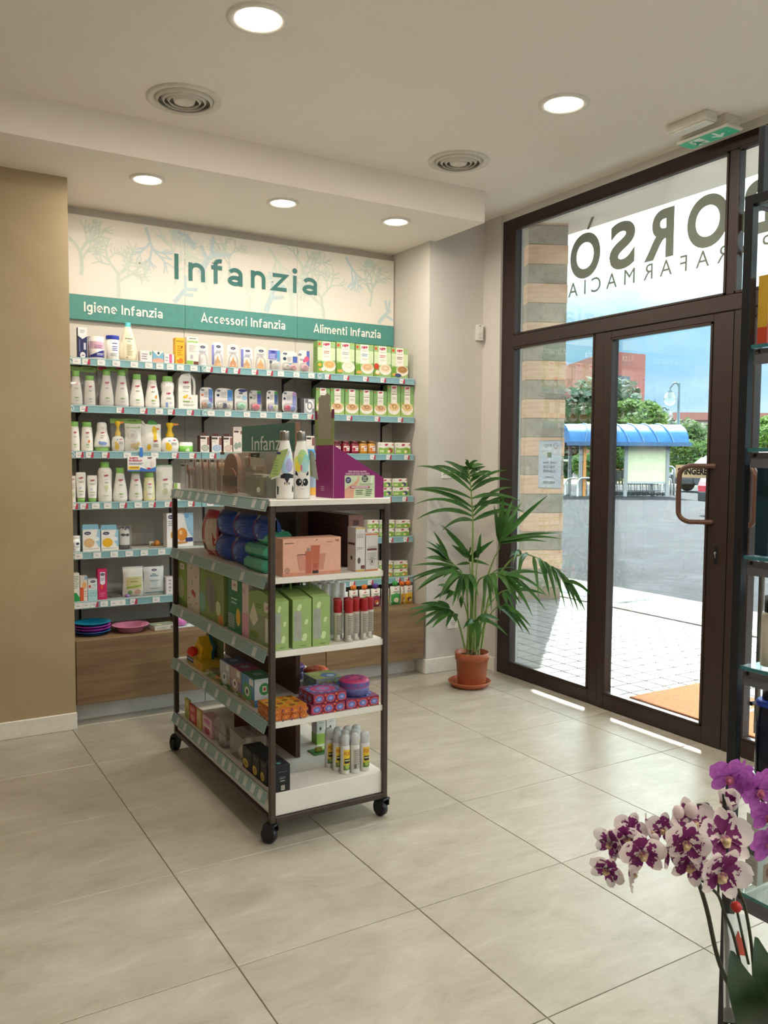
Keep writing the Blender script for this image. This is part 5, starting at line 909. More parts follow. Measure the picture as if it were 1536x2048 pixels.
B().ext([(D_*.17, h2), (D_*.85, h2), (D_*.93, hM), (D_*.86, hM+.05), (D_*.88, hT-.01), (D_*.7, hT), (D_*.55, hT-.004), (D_*.35, hT+.006), (D_*.22, hT-.006), (D_*.26, hM+.05), (D_*.08, hM)], .0014, .0024, M('a39b8d', .6), 'x').out('header_card', t)
pr(t, .03, .02, [('l', 0, 1, .9, 3, .35, 'c89ab8')], name='side_print', rz=-pi/2, loc=(-.0002, D_*.6, .025))
# second board: pad packs, wipes, gift box, cartons
def spack(px0, px1, yt, k, d, c1, c2, lab, zb=0., X=1.20, hh=None, nm='sanitary_pack'):
    y0, y1 = tY(px0, k, X), tY(px1, k, X); w = y0-y1; h = hh or (atX((px0+px1)/2, yt, X).z-TZ[k]-zb)
    return pillow(nm, lab, (X+d/2, (y0+y1)/2, TZ[k]+zb), w, d, h, M(c1, .35), c2, rz=-pi/2, crimp=.08, puff=.35, group='soft packs', seal=M('cfc0bc', .4))
spack(398, 420, 1020, 1, .09, 'b8404e', [('r', .0, .1, .3, .95, 'd4c8b4'), ('r', .55, .0, 1, .95, 'cdbfae'), ('l', .34, .52, .8, 3, .06, 'd9909a'), ('r', .34, .3, .54, .36, 'd8c0b4'), ('r', .36, .14, .52, .26, '4c5670')], 'red and cream pad pack at the far end, second trolley board')
for i, (a, b_, yt, zb) in enumerate(((424, 452, 1066, 0), (426, 456, 1033, .105), (455, 488, 1071, 0), (458, 496, 1036, .105), (498, 530, 1040, .105))):
    spack(a, b_, yt, 1, .085, '2c4a9c', [('p', [(0, 0), (.25, 0), (.12, .5), (.2, 1), (0, 1)], 'd5c6c0'), ('p', [(.25, .0), (.36, 0), (.24, .5), (.32, 1), (.2, 1), (.12, .5)], 'a02a4c'), ('e', .52, .6, .10, .1, '4d6fc0'), ('e', .5, .3, .03, .05, 'cdd4ea'), ('l', .62, .92, .75, 4, .12, '3f5cae')], 'royal blue and red pad pack, %s, second trolley board' % ('lower one by the red pack', 'upper one by the red pack', 'lower one in the middle', 'upper one in the middle', 'upper one beside the post')[i], zb=zb, hh=.103)
for i, (a, b_, zb) in enumerate(((482, 523, 0), (480, 523, .052), (500, 524, .104))):
    y0, y1 = tY(a, 1, 1.185), tY(b_, 1, 1.185); w = y0-y1
    t = T('wipes_pack', 'teal green wipes pack, %s in the stack on the second board' % ('lowest', 'middle', 'topmost')[i], 'pack', (1.185+.055+.01*i, (y0+y1)/2, TZ[1]+zb), -pi/2, group='teal wipes packs')
    b = B(); b.box(-w/2, w/2, -.05, .05, .001, .05, noisy('teal_foil', [(.35, '2f8a6c'), (.65, '4aa888')], 14, .3), .014); b.out('pack_body', t); B().box(-w*.25, w*.25, -.028, .028, .0501, .0545 if i == 2 else .0508, M('b9d6c8', .4), .002).out('lid_label', t)
fcart(1, 565.4, 682, 1076, .088, 'dba791', [('r', 0, 0, 1, .09, 'c98a72'), ('l', .03, .18, .89, 1, .05, '5c4038'), ('p', [(.52, .89), (.59, .95), (.585, .97), (.53, .90)], '4c3c34'), ('l', .74, .84, .885, 1, .04, '9c7462'), ('t', 'N', .915, .88, .06, '8a6a5c'), ('t', 'B', .95, .88, .06, '8a6a5c'), ('p', [(.24, .57), (.73, .57), (.69, .13), (.28, .13)], 'c48674'), ('r', .24, .555, .40, .575, '5c3a34'), ('r', .38, .06, .48, .65, 'b4614c'), ('r', .41, .66, .455, .73, '8f8a86'), ('p', [(.475, .80), (.63, .80), (.6, .08), (.5, .08)], 'b9654f'), ('r', .5, .045, .60, .12, '3c2a2a'), ('l', .515, .585, .3, 3, .04, '8a4434'), ('o', .07, .16, .04, .07, .14, '3a302c'), ('r', .068, .11, .072, .21, '3a302c'), ('r', .04, .157, .1, .163, '3a302c')], 'gift_set_box', 'salmon pink gift set box with bottle picture on the second board', side=[('l', .2, .7, .6, 3, .05, 'b98a74')])
for a, b_, y, dd, cs, lk in ((711, 730.2, 1055, .065, 'c9a24c', 'taller'), (731.2, 756, 1067, .06, 'c97a4c', 'shorter')):
    fcart(1, a, b_, y, dd, 'cfccca', [('r', 0, .97, 1, 1, cs), ('r', 0, 0, 1, .04, cs), ('l', .1, .9, .85, 3, .035, '9c9a9a'), ('l', .15, .8, .55, 2, .03, '8a8888'), ('e', .35, .25, .16, .07, '54504e'), ('r', .55, .06, .95, .14, '6a3a38')] if lk == 'taller' else [('r', 0, .96, 1, 1, cs), ('r', 0, 0, 1, .04, cs), ('l', .2, .9, .66, 2, .035, '9c9a9a'), ('r', .1, .55, .9, .6, '6a3038'), ('l', .1, .9, .48, 5, .04, 'a8a6a6'), ('o', .5, .25, .18, .1, .1, '3a3836'), ('e', .5, .25, .06, .05, '3a3836')], 'carton', '%s white carton with thin orange edge beside the pink gift box' % lk, side=[('r', .1, .6, .9, .65, '5c3034'), ('e', .5, .3, .12, .05, '44403e')], Y=2.757)
carton('long_box', 'long mauve brown box lying behind the white cartons', (1.60, 3.10, TZ[1]), .065, .42, .205, noisy('mauve_box', [(.3, '6b4c47'), (.7, '75544e')], 6, .5), [('r', 0, 0, 1, 1, 'a87a6e'), ('r', .3, .8, .7, .9, '6b4c47')], side=[('l', .1, .9, .75, 8, .07, '5a3e3a')])
carton('long_box', 'taller brown box standing against the divider on the second board', (1.50, 3.38, TZ[1]), .11, .3, .2325, M('5e423c', .5), [('r', .55, 0, 1, 1, 'a07468')])
# third board
def ghandle(a, b_, yt, i, Y=2.760, d=.27):
    x0, x1 = fX(a, 2, Y), fX(b_, 2, Y); w = x1-x0-.002; h = atY((a+b_)/2, yt, Y).z-TZ[2]; mg = M('93ad6a', .5)
    t = T('handled_gift_box', 'lime green gift box with carry handle and window, %s' % ('half hidden by the trolley post', 'middle of the three', 'next to the red cans')[i], 'box', ((x0+x1)/2, Y+d/2, TZ[2]), group='green gift boxes with handles')
    B().ext([(-d/2, 0), (d/2, 0), (d/2, h), (d*.1, h+.022), (-d*.1, h+.022), (-d/2, h)], -w/2, w/2, mg, 'x').out('carton_body', t)
    b = B(); b.tube(smooth_path([(0, -.035, h+.018), (0, -.033, h+.045), (0, -.02, h+.052), (0, .02, h+.052), (0, .033, h+.045), (0, .035, h+.018)], 3), .005, M('6f8f44', .5), 6); b.out('handle', t)
    wi = rrect(w*.42, h*.62, w*.1, 4, -w*.24, h*.46); B().ext(wi, -d/2-.0004, -d/2-.0001, noisy('window_grey', [(.3, '8f958a'), (.7, 'a7aca0')], 20, .4), 'y').out('window', t)
    lf = lambda x, y, s: ('p', [(x-s, y), (x-s*.4, y+s*.7), (x+s*.5, y+s*.8), (x+s, y+s*.5), (x+s*.5, y-s*.1), (x-s*.3, y-s*.2)], 'c3d6a2')
    pr(t, w, h, [('o', .26, .46, .0, .0, .1, 'b5cf8c'), lf(.35, .80, .14), lf(.72, .5, .11), lf(.62, .17, .16), ('l', .38, .7, .055, 1, .03, '5c7436')], y=-d/2)
    if i == 0: pr(t, d, h, [('r', .12, .05, .72, .62, '8f9c7c'), ('p', [(.12, .5), (.28, .32), (.45, .5), (.28, .85)], 'ddd6c6'), ('r', .66, .72, .90, .92, 'e4ded6'), ('t', 'HiPP', .78, .79, .06, RED, .18), ('r', .70, .1, .86, .6, 'd6d4ca'), ('l', .36, .58, .84, 2, .06, '6c8a3e'), ('e', .3, .16, .16, .08, '6c8a3e')], name='side_print', rz=-pi/2, loc=(-w/2, 0, 0))
ghandle(548, 578, 1203, 0); ghandle(585, 623.4, 1199, 1); ghandle(624.6, 660.4, 1193.7, 2)
for i, (x, y) in enumerate([(1.474, 2.80), (1.508, 2.775), (1.545, 2.79), (1.578, 2.783), (1.612, 2.80), (1.493, 2.84), (1.532, 2.83), (1.568, 2.825)]):
    vessel('spray_can', 'red capped white spray can, %s' % ('first in the front row beside green box', 'second in the front row', 'third in the front row', 'fourth in the front row', 'last in front row by the post', 'first in the back row', 'second in the back row', 'last in the back row')[i], (x, y, TZ[2]), .0155, .158, [(.001, 0), (.96, 0), (1, .02), (1, .70)], 'bdb9ae', sy=1., r=.3, caps=[('red_cap', [(1.02, .70), (1.03, .72), (1.03, .985), (.98, 1), (.001, 1)], '9c1c24')], items=[('r', .05, .1, .95, .95, 'a8a49a'), ('l', .1, .9, .9, 10, .07, '84807a'), ('r', .1, .04, .5, .2, 'd8d6d0'), ('r', .6, .06, .9, .22, '6c6a66')], area=(1.6, .03, .66), cat='spray can', group='red capped spray cans', n=16)
k = 0
for iy in range(3):
    for ix in range(4):
        k += 1; x, y = 1.455+.036*ix+.006*iy, 2.93+.055*iy
        vessel('white_tube', 'slim white bottle, %s %s behind the red spray cans' % (ORD[ix+1], ('in the first row', 'in the second row', 'in the last row')[iy]), (x, y, TZ[2]), .0145, .20, [(.001, 0), (.95, 0), (1, .02), (1, .72), (.86, .76)], 'dcdcda', sy=1., caps=[('cap', [(.86, .76), (.88, .99), (.84, 1), (.001, 1)], 'ecebea')], items=[('l', .2, .8, .9, 4, .12, 'a9b0b8')], area=(1.3, .1, .6), group='slim white bottles', n=14)
tcart(2, 353, 373.5, 1122, .05, '86a04e', [('r', .4, .82, .8, .95, 'ddd5cc'), ('t', 'HiPP', .6, .86, .05, RED, .3), ('e', .5, .42, .3, .25, 'a8b088'), ('p', [(0, 0), (1, 0), (1, .12), (0, .2)], '5c7a38')], 'gift_bag_box', 'moss green pack at the far end of the third board')
tcart(2, 374.5, 399, 1128, .06, 'cfc4b6', [('e', .5, .40, .12, .06, 'a84038'), ('e', .62, .36, .1, .06, 'b04a40'), ('p', [(.4, .46), (.42, .6), (.5, .68), (.46, .56)], '6a8a4c'), ('e', .4, .9, .05, .02, '8a7a6c'), ('e', .75, .75, .05, .02, '8a7a6c'), ('e', .2, .25, .05, .02, '8a7a6c'), ('e', .8, .2, .05, .02, '8a7a6c'), ('e', .3, .12, .05, .02, '8a7a6c')], 'patterned_box', 'white box with red cherry print on the third board')
tcart(2, 400, 448, 1140, .09, '82985c', [('p', [(.30, .82), (.5, .86), (.64, .7), (.66, .3), (.56, .12), (.36, .25), (.26, .5)], '7d7b70'), ('r', .38, .25, .42, .7, '8f8d82'), ('r', .52, .25, .55, .7, '6f6d64'), ('e', .12, .3, .14, .2, '7fb0a0'), ('e', .78, .3, .1, .14, 'c4cfa4'), ('e', .88, .1, .11, .09, 'd08a44'), ('l', .3, .6, .93, 1, .03, '64803c'), ('r', .68, 0, .70, 1, '7c9a4a')], 'window_gift_box', 'green gift box with grey towel window on the third board')
tcart(2, 456, 483, 1155, .075, '2f7a54', [('r', .3, .76, .72, .95, 'e4ded6'), ('t', 'HiPP', .5, .83, .05, RED, .34), ('l', .25, .7, .62, 2, .07, 'a8ccb8'), ('e', .78, .3, .16, .16, 'd9ae3c'), ('r', .05, .04, .5, .32, '8fa79a'), ('l', .08, .48, .3, 6, .045, '5c7a6c'), ('r', 0, 0, 1, .05, '3f8a62')], 'carton', 'dark green carton with white badge on the third board')
tcart(2, 484, 497, 1167, .09, 'd8c4c0', [('r', 0, 0, 1, .45, 'd49cac'), ('e', .3, .85, .2, .05, 'c9a0a4')], 'carton', 'narrow white and pink carton on the third board')
# fourth board
def tinbox(x0, x1, y0, d, z, h, m, lab, nm='patterned_box', med=None, side=None, top=None, rows=1, cols=3):
    """patterned gift box: medallions on each face are flat print"""
    w = x1-x0; it = []
    for i in range(cols):
        for j in range(rows):
            X, Y = (i+.5)/cols, (j+.5)/rows; rx, ry = .43/cols, .43/rows
            it += [('e', X, Y, rx, ry, med[0]), ('e', X, Y, rx*.78, ry*.78, med[1])]
            it += [('e', X+rx*.85*math.cos(a*pi/4), Y+ry*.85*math.sin(a*pi/4), rx*.14, ry*.14, med[2]) for a in range(8)]
            it += [('p', [(X+rx*.62*math.cos(a*pi/4), Y+ry*.62*math.sin(a*pi/4)), (X+rx*.2*math.cos((a+.5)*pi/4), Y+ry*.2*math.sin((a+.5)*pi/4)), (X, Y), (X+rx*.2*math.cos((a-.5)*pi/4), Y+ry*.2*math.sin((a-.5)*pi/4))], med[3]) for a in range(8)]
    it += [('e', i/cols, j, .1/cols, .10, med[2]) for i in range(1, cols) for j in (.12, .88)]
    return carton(nm, lab, ((x0+x1)/2, y0+d/2, z), w-.001, d, h, m, it, side=it, top=top, group='patterned gift boxes')
blu = ('c8435c', '5a6db4', 'd8683c', 'a7a8dc'); tp = [('r', 0, 0, 1, 1, '8a4a6c'), ('e', .5, .5, .48, .48, '46589c'), ('e', .5, .5, .36, .36, 'b8487c'), ('e', .5, .5, .2, .2, '7a80c0'), ('e', .5, .5, .1, .1, 'cc6aa0')]+[('e', .5+.42*math.cos(a*pi/6), .5+.42*math.sin(a*pi/6), .05, .05, '8fa4d8') for a in range(12)]
zt = lambda y, px: atY(px, y, 2.757).z
h1 = zt(1401, 690)-TZ[3]; m_bl = M('8c3358', .45)
tinbox(fX(622, 3), fX(690.5, 3), 2.757, .13, TZ[3], h1, m_bl, 'lower patterned blue and red box beside the orange box', med=blu, top=tp); tinbox(fX(691.5, 3), fX(758, 3), 2.757, .13, TZ[3], h1, m_bl, 'lower patterned blue and red box next to the post', med=blu, top=tp)
tinbox(fX(627.6, 3), fX(694, 3), 2.760, .13, TZ[3]+h1+.0007, h1, m_bl, 'patterned blue and red box stacked on the lower boxes', med=blu, top=tp)
tinbox(fX(535, 3)+.018, fX(614, 3), 2.757, .135, TZ[3], zt(1414, 575)-TZ[3], M('c96a26', .45), 'orange and yellow patterned box at the trolley corner', med=('d9a33a', 'd2602c', '6a3e5c', 'd8a03c'), rows=2, cols=4, top=[('r', 0, 0, 1, 1, 'c99a30')]+[('e', (i+.5)/4, (j+.5)/4, .09, .09, ('8a5a2c', 'd87a2c')[(i+j) % 2]) for i in range(4) for j in range(4)])
def rtin(x, y, z, R, h, c1, c2, c3, lab):
    o = vessel('round_tin', lab, (x, y, z), R, h, [(.001, 0), (.78, 0), (.9, .04), (1, .3), (1, .55)], c2, sy=1., cat='tin', group='round patterned tins', caps=[('lid', [(1.02, .55), (1.03, .58), (1.02, .85), (.86, .98), (.001, 1)], c1)], n=28)
    b = B(); b.lathe([(R*1.032, h*.60), (R*1.034, h*.84)], M(c2, .4), 28, close=False)
    for a in range(14): b.add([(R*1.04*math.cos(a*pi/7+w_), R*1.04*math.sin(a*pi/7+w_), h*q) for q, w_ in ((.62, 0), (.72, -.1), (.83, 0), (.72, .1))], [(0, 1, 2, 3)], M(c3, .4))
    for a in range(10): b.add([(R*(q*math.cos(a*pi/5+w_)), R*(q*math.sin(a*pi/5+w_)), h*1.0-(.0 if q < .86 else h*.02)+.0012) for q, w_ in ((.3, 0), (.55, -.2), (.82, 0), (.55, .2))], [(0, 1, 2, 3)], M(c3, .4))
    b.out('lid_pattern', o)
rtin(fX(712, 3, 2.80), 2.815, TZ[3]+h1+.0008, .058, .066, 'b0386e', '5a5c9c', '8c3f8c', 'magenta and navy round tin on the patterned boxes')
for x, y, c, lab in ((1.59, 3.02, ('88a080', '7a5a80', 'b84a5c'), 'sage green round tin behind the patterned boxes'), (1.56, 3.16, ('c4523c', '3c3c80', 'd88a4c'), 'orange red round tin further back on the fourth board'), (1.50, 3.27, ('6a3080', '302a6c', 'b85aa0'), 'violet round tin beside the divider on the fourth board')):
    rtin(x, y, TZ[3], .052, .066 if x < 1.59 else .05, *c, lab)
rtin(1.50, 3.40, TZ[3], .05, .09, '8a98a8', '3a3a74', 'b0586c', 'grey blue tall round tin far back on the fourth board'); carton('small_red_box', 'small coral box at the back of the fourth board', (1.475, 3.52, TZ[3]), .07, .06, .125, 'c8505c')
tinbox(1.44, 1.555, 2.915, .12, TZ[3], .085, M('8d94a8', .45), 'green and blue patterned box behind the stacked boxes', med=('9ab06c', '5a78b0', '7a9a5c', 'c8d08c'), top=[('r', 0, 0, 1, 1, 'a3b06a'), ('e', .65, .35, .3, .3, '6684b4'), ('e', .3, .7, .22, .22, 'c8c87c'), ('e', .7, .3, .15, .15, 'b8c8d8')])
for i, (a, b_, y, c, ft, lab) in enumerate(((439, 459, 1322, ('a9a08c', 'b0b6c0', '4c5c84', '48703c'), 0, 'blue topped toy camera box, first of the three'), (459.5, 481, 1333, ('8a6c94', 'b09a92', '8a3c6c', '7a7a4c'), 0, 'purple topped toy camera box in the middle'), (481.5, 508, 1357, ('4c84b0', '3f8a4c', '3f6e4c', '9a8a5c'), 1, 'green topped toy camera box beside the post'))):
    y0, y1 = tY(a, 3, 1.195), tY(b_, 3, 1.195); w = y0-y1-.0015; h = .108
    o = carton('toy_camera_box', lab, (1.195+.045, (y0+y1)/2, TZ[3]), w, .085, h, c[0], [('r', 0, .55, 1, 1, c[1] if not ft else '5a8fb8'), ('r', 0, 0, 1, .22, c[3]), ('e', .45, .42, .33, .30, c[1] if not ft else '4c9a54'), ('e', .45, .42, .17, .17, 'dcdcd8'), ('e', .45, .42, .08, .09, '2a2a2c'), ('r', .62, .72, .92, .95, 'd9d8d4'), ('r', .35, .03, .75, .09, 'd0d2c8')], rz=-pi/2, group='toy camera boxes', top=[('r', 0, 0, 1, 1, c[2]), ('r', .3, .3, .6, .7, '8a98a8')])
    if ft: pr(o, .085, h, [('r', 0, .25, 1, 1, 'c9d0d4'), ('e', .48, .62, .26, .22, '3f8a4c'), ('r', .38, .52, .58, .72, 'ddd8cc'), ('r', .42, .56, .54, .68, 'b04a44')], name='end_print', rz=pi/2, loc=(w/2, 0, 0))
y0 = tY(374, 3, 1.20); y1 = tY(405, 3, 1.20)
t = T('star_toy', 'yellow star toy with red nose in an open box on the fourth board', 'toy', (1.25, (y0+y1)/2, TZ[3]), -pi/2); w = y0-y1
B().box(-w/2, w/2, -.05, .05, .0005, .035, M('c9ab3a', .5), .001).out('box_tray', t); B().box(-w/2, w/2, .045, .05, .0355, .125, M('5a6a3c', .5), .001).out('box_back', t)
st = [(.062*(1 if i % 2 == 0 else .62)*math.sin(i*pi/5), .075+.062*(1 if i % 2 == 0 else .62)*math.cos(i*pi/5)) for i in range(10)]
b = B(); b.ext(st, -.03, .018, M('e0b41c', .4), 'y'); b.out('star_body', t); B().ext([(p[0]*1.12, .075+(p[1]-.075)*1.12) for p in st], .0185, .03, M('1f6a84', .4), 'y').out('blue_rim', t)
B().lathe([(.001, -.024), (.018, -.017), (.026, 0), (.018, .017), (.001, .024)], M('cc2818', .35), 18, c=(-.025, -.05, .065)).out('red_nose', t)
pr(t, .1, .11, [('e', .45, .8, .03, .05, '2a2218'), ('e', .58, .8, .03, .05, '2a2218'), ('o', .6, .45, .12, .1, .3, '8a6a18')], y=-.0302, z0=.02, name='face_print'); pr(t, w, .035, [('r', .02, .3, .45, .95, '36447c'), ('l', .05, .4, .75, 1, .4, 'c8ccdc'), ('e', .8, .5, .12, .35, 'd88a3a')], y=-.05, name='tray_print')
t = T('teether_pack', 'clear pack with orange ring teether lying on the fourth board', 'pack', (1.225, 3.43, TZ[3]), -pi/2)
B().box(-.08, .08, -.035, .06, .0005, .004, M('c4b98a', .5), .001).out('card', t); B().box(-.078, .078, -.033, .058, .0042, .03, m_film, .006).out('bubble', t)
B().tube([(.03+.022*math.cos(a*pi/6), .0+.02*math.sin(a*pi/6), .014) for a in range(12)], .007, M('d88a34', .4), 8, True).out('orange_ring', t); B().ext([(-.07, -.02), (-.01, -.028), (0, .01), (-.05, .03)], .0045, .012, M('8fb05a', .5), 'z').out('green_leaf', t); B().ext([(-.04, .02), (.05, .025), (.04, .05), (-.03, .052)], .0045, .02, M('b8c4b4', .5), 'z').out('grey_part', t)
# base
for i, (a, b_, y, c1, c2, lab) in enumerate(((370, 378, 1399, 'b4ab5a', '8a9a4c', 'yellow green card pack at the far end of the trolley base'), (379, 392, 1412, 'b8444c', 'd88a80', 'red card pack on the trolley base'), (393.5, 402, 1420, 'c9b06c', 'a8a050', 'yellow card pack on the trolley base'))):
    tcart(4, a, b_, y, .012, c1, [('e', .5, .3, .3, .2, c2), ('l', .2, .8, .85, 2, .1, 'd8c8a8')], 'card_pack', lab)
tcart(4, 405, 424, 1434, .05, 'c9a0a8', [('e', .5, .25, .3, .18, 'a83a5c'), ('e', .5, .75, .3, .12, 'b85a8c'), ('r', .1, .42, .9, .55, 'ddd0cc')], 'carton', 'pink carton on the trolley base')
y0, y1 = tY(426, 4), tY(452, 4); t = T('clear_pack', 'clear oval pack with grey spout cup on the trolley base', 'pack', (1.225, (y0+y1)/2, TZ[4]), -pi/2); w = y0-y1
B().ext(rrect(w*.96, .12, w*.4, 5, 0, .061), -.03, .012, m_case, 'y').out('bubble', t); B().lathe([(.001, .006), (.02, .006), (.024, .05), (.016, .07), (.01, .09), (.001, .095)], M('a8a49a', .35), 16, c=(0, -.01, 0)).out('cup', t)
carton('dark_red_box', 'dark maroon box behind the clear packs on the trolley base', (1.36, 3.42, TZ[4]), .10, .10, .11, '57262a')
y0, y1 = tY(455, 4), tY(483.5, 4); t = T('clear_pack', 'clear box with white breast shield on the trolley base', 'pack', (1.25, (y0+y1)/2, TZ[4]), -pi/2); w = y0-y1-.004
B().box(-w/2, w/2, -.05, .05, .0005, .105, m_case, .002).out('clear_case', t); B().lathe([(.001, .004), (.035, .004), (.045, .02), (.04, .045), (.016, .06), (.012, .085), (.001, .088)], M('d0cbbd', .35), 20, c=(.01, 0, 0)).out('white_shield', t); B().box(-w*.48, w*.48, .042, .044, .003, .10, M('a89c8c', .5)).out('backing_card', t)
for i, (a, b_) in enumerate(((485, 503), (504, 519), (520, 533))):
    tcart(4, a, b_, 0, .075, '15171c', [('e', .35, .28, .3, .2, 'c9a43c'), ('e', .35, .28, .16, .1, '8a7a2c'), ('l', .2, .8, .85, 2, .08, '4c5a54')], 'black_carton', 'black carton with gold seal, %s of three on the trolley base' % ORD[i+1], h=.088, group='black cartons')
fcart(4, 549.5, 580.5, 1530, .075, '16181d', [('l', .2, .8, .75, 1, .04, '6a6e72'), ('l', .3, .7, .55, 2, .05, '7c8084'), ('l', .35, .65, .42, 1, .07, 'b0aea0'), ('r', .4, .06, .64, .24, 'c4bfa8'), ('l', .42, .62, .22, 3, .05, '3c3a34')], 'black_carton', 'black carton facing the camera at the trolley corner', top=[('e', .4, .3, .14, .14, '4c8a80')], group='black cartons')
m_sp = M('d9d8d6', .3); m_cc = clear('ffffff', .08, .05, .55, 'eef1f3'); k = 0
for i, (x, y) in enumerate([(1.510, 2.805), (1.548, 2.795), (1.592, 2.797), (1.50, 2.85), (1.53, 2.845), (1.572, 2.84), (1.49, 2.90), (1.525, 2.893), (1.563, 2.885), (1.60, 2.88)]):
    kind = i % 3 == 0 or i == 2
    vessel('spray_bottle', 'white spray bottle with clear cap, %s %s on the trolley base' % (ORD[(i, i, i, i-3, i-3, i-3, i-6, i-6, i-6, i-6)[i]+1], ('in the front row', 'in the second row', 'in the last row')[0 if i < 3 else 1 if i < 6 else 2]), (x, y, TZ[4]), .0188, .155, [(.001, 0), (.92, 0), (1, .02), (1, .68), (.9, .72), (.5, .74)], m_sp, sy=1., caps=[('round_cap', [(.9, .70), (.94, .72), (.94, .9), (.84, .955), (.6, .985), (.3, 1), (.001, 1)], m_cc), ('nozzle', [(.3, .74), (.3, .8), (.5, .8), (.5, .88), (.001, .89)], 'b4b4b8')],
        items=[('r', .0, .1, 1, .95, 'e0bf3a'), ('t', 'FOR', .5, .72, .14, 'b8442c', .8), ('r', .1, .38, .9, .58, '2a2c2a'), ('l', .15, .85, .53, 1, .12, 'c8c8a0'), ('r', .0, .1, 1, .3, '5c7a3c'), ('e', .5, .25, .3, .1, 'a8b85a')] if kind else [('r', .0, .1, 1, .95, 'b5b1ac'), ('l', .1, .9, .88, 7, .09, '8f8a86'), ('r', .1, .14, .4, .3, '6a6664')], area=(1.5, .05, .6), group='white spray bottles with clear caps', n=18)
for a, b_, i in ((1.555, 1.60, 0), (1.602, 1.648, 1)):
    carton('tall_carton', 'white carton with lime green foot, %s behind the spray bottles' % ('inner one', 'outer one')[i], ((a+b_)/2, 3.17, TZ[4]), b_-a-.002, .05, .15, 'dededb', [('r', 0, 0, 1, .3, '9cc25a'), ('e', .4, .45, .1, .05, '3c3e3c'), ('l', .2, .8, .75, 3, .06, 'b4b6b4')], side=[('r', 0, 0, 1, .3, '8db450')], group='white cartons with green foot')
t = T('green_tube_pack', 'green pack with yellow tube lying on the trolley base', 'pack', (1.565, 3.06, TZ[4])); B().box(-.075, .075, -.03, .04, .0004, .003, M('4c8a4a', .5), .001).out('card', t); B().tube([(-.03, .0, .013), (.03, .005, .013), (.075, .01, .013)], .009, M('a8c46a', .35), 10).out('tube', t); B().tube([(-.03, 0, .013), (-.055, -.002, .013)], .010, M('d8d06a', .35), 10).out('cap', t)
# ================================================================ potted palm
def leafmat(name, a, b, tr=.35, r=.4):
    m, t, p = base_mat(name); out = t.nodes['Material Output']; o = N(t, 'ShaderNodeTexCoord'); oi = N(t, 'ShaderNodeObjectInfo')
    n = N(t, 'ShaderNodeTexNoise', Scale=9., Detail=3.); t.links.new(o.outputs['Object'], n.inputs['Vector'])
    rp = ramp(t, [(.3, lin(a)), (.7, lin(b))], n.outputs['Fac']); hs = N(t, 'ShaderNodeHueSaturation'); mr = N(t, 'ShaderNodeMapRange'); t.links.new(oi.outputs['Random'], mr.inputs[0]); mr.inputs[3].default_value = .75; mr.inputs[4].default_value = 1.25
    t.links.new(mr.outputs[0], hs.inputs['Value']); t.links.new(rp.outputs[0], hs.inputs['Color']); t.links.new(hs.outputs[0], p.inputs['Base Color']); p.inputs['Roughness'].default_value = r; p.inputs['Specular IOR Level'].default_value = .35
    tl_ = N(t, 'ShaderNodeBsdfTranslucent'); t.links.new(hs.outputs[0], tl_.inputs[0]); mx = N(t, 'ShaderNodeMixShader'); mx.inputs[0].default_value = tr
    t.links.new(p.outputs[0], mx.inputs[1]); t.links.new(tl_.outputs[0], mx.inputs[2]); t.links.new(mx.outputs[0], out.inputs[0]); return m
m_leaf = leafmat('palm_leaf', '2f5524', '447030', .4); m_stem = noisy('palm_stem', [(.3, '5d7a36'), (.7, '7a9448')], 20, .5)
pc = atZ(939, 1371.5, 0)
palm = T('potted_palm', 'tall green palm in a terracotta pot beside the window', 'plant', (pc.x, pc.y, 0))
m_ter = noisy('terracotta_plastic', [(.3, '9c5335'), (.7, 'a95c3c')], 8, .4)
B().lathe([(.001, .002), (.10, .002), (.112, .006), (.134, .034), (.130, .038), (.120, .030), (.104, .012), (.001, .010)], m_ter, 40).out('saucer', palm)
B().lathe([(.001, .0115), (.083, .0115), (.088, .03), (.098, .165), (.104, .168), (.106, .212), (.102, .215), (.097, .212), (.095, .185), (.001, .184)], m_ter, 40, c=(.012, -.005, 0)).out('pot', palm)
B().lathe([(.001, .192), (.05, .192), (.094, .186)], noisy('potting_soil', [(.3, '2a211a'), (.7, '4a3a2c')], 60, .9, bump=.6), 30, c=(.012, -.005, 0)).out('soil', palm)
D0 = (Vector((pc.x, pc.y, .8))-CAM).dot(_w)
def zp(X, Y, off=0.): return atD(800+X/3.84, 880+Y/3.84, D0+off)-Vector((pc.x, pc.y, 0))
rl_ = random.Random(11)
def leaflet(frond, b, t, w, bend=.12, twist=0.):
    L = (t-b).length; up = Vector((0, 0, 1)); mid = (b+t)/2+up*L*bend; n = 8; pts = []
    for k in range(n+1):
        f = k/n; pts.append(b*(1-f)**2+mid*2*f*(1-f)+t*f*f)
    view = (-_w+Vector((0, 0, .35))+Vector((rl_.uniform(-.5, .5), rl_.uniform(-.5, .5), rl_.uniform(-.2, .5)))).normalized(); L_, C_, R_ = [], [], []
    for k, p in enumerate(pts):
        f = k/n; d = (pts[min(k+1, n)]-pts[max(k-1, 0)]).normalized(); s = d.cross(view).normalized(); nn = s.cross(d).normalized()
        ww = w*(min(1, .25+f*3.2))*(1-f**2.2)+.0004; L_.append(p-s*ww+nn*ww*.25); C_.append(p-nn*ww*.15); R_.append(p+s*ww+nn*ww*.25)
    o = B().grid([L_, C_, R_], m_leaf).out('leaflet', frond)
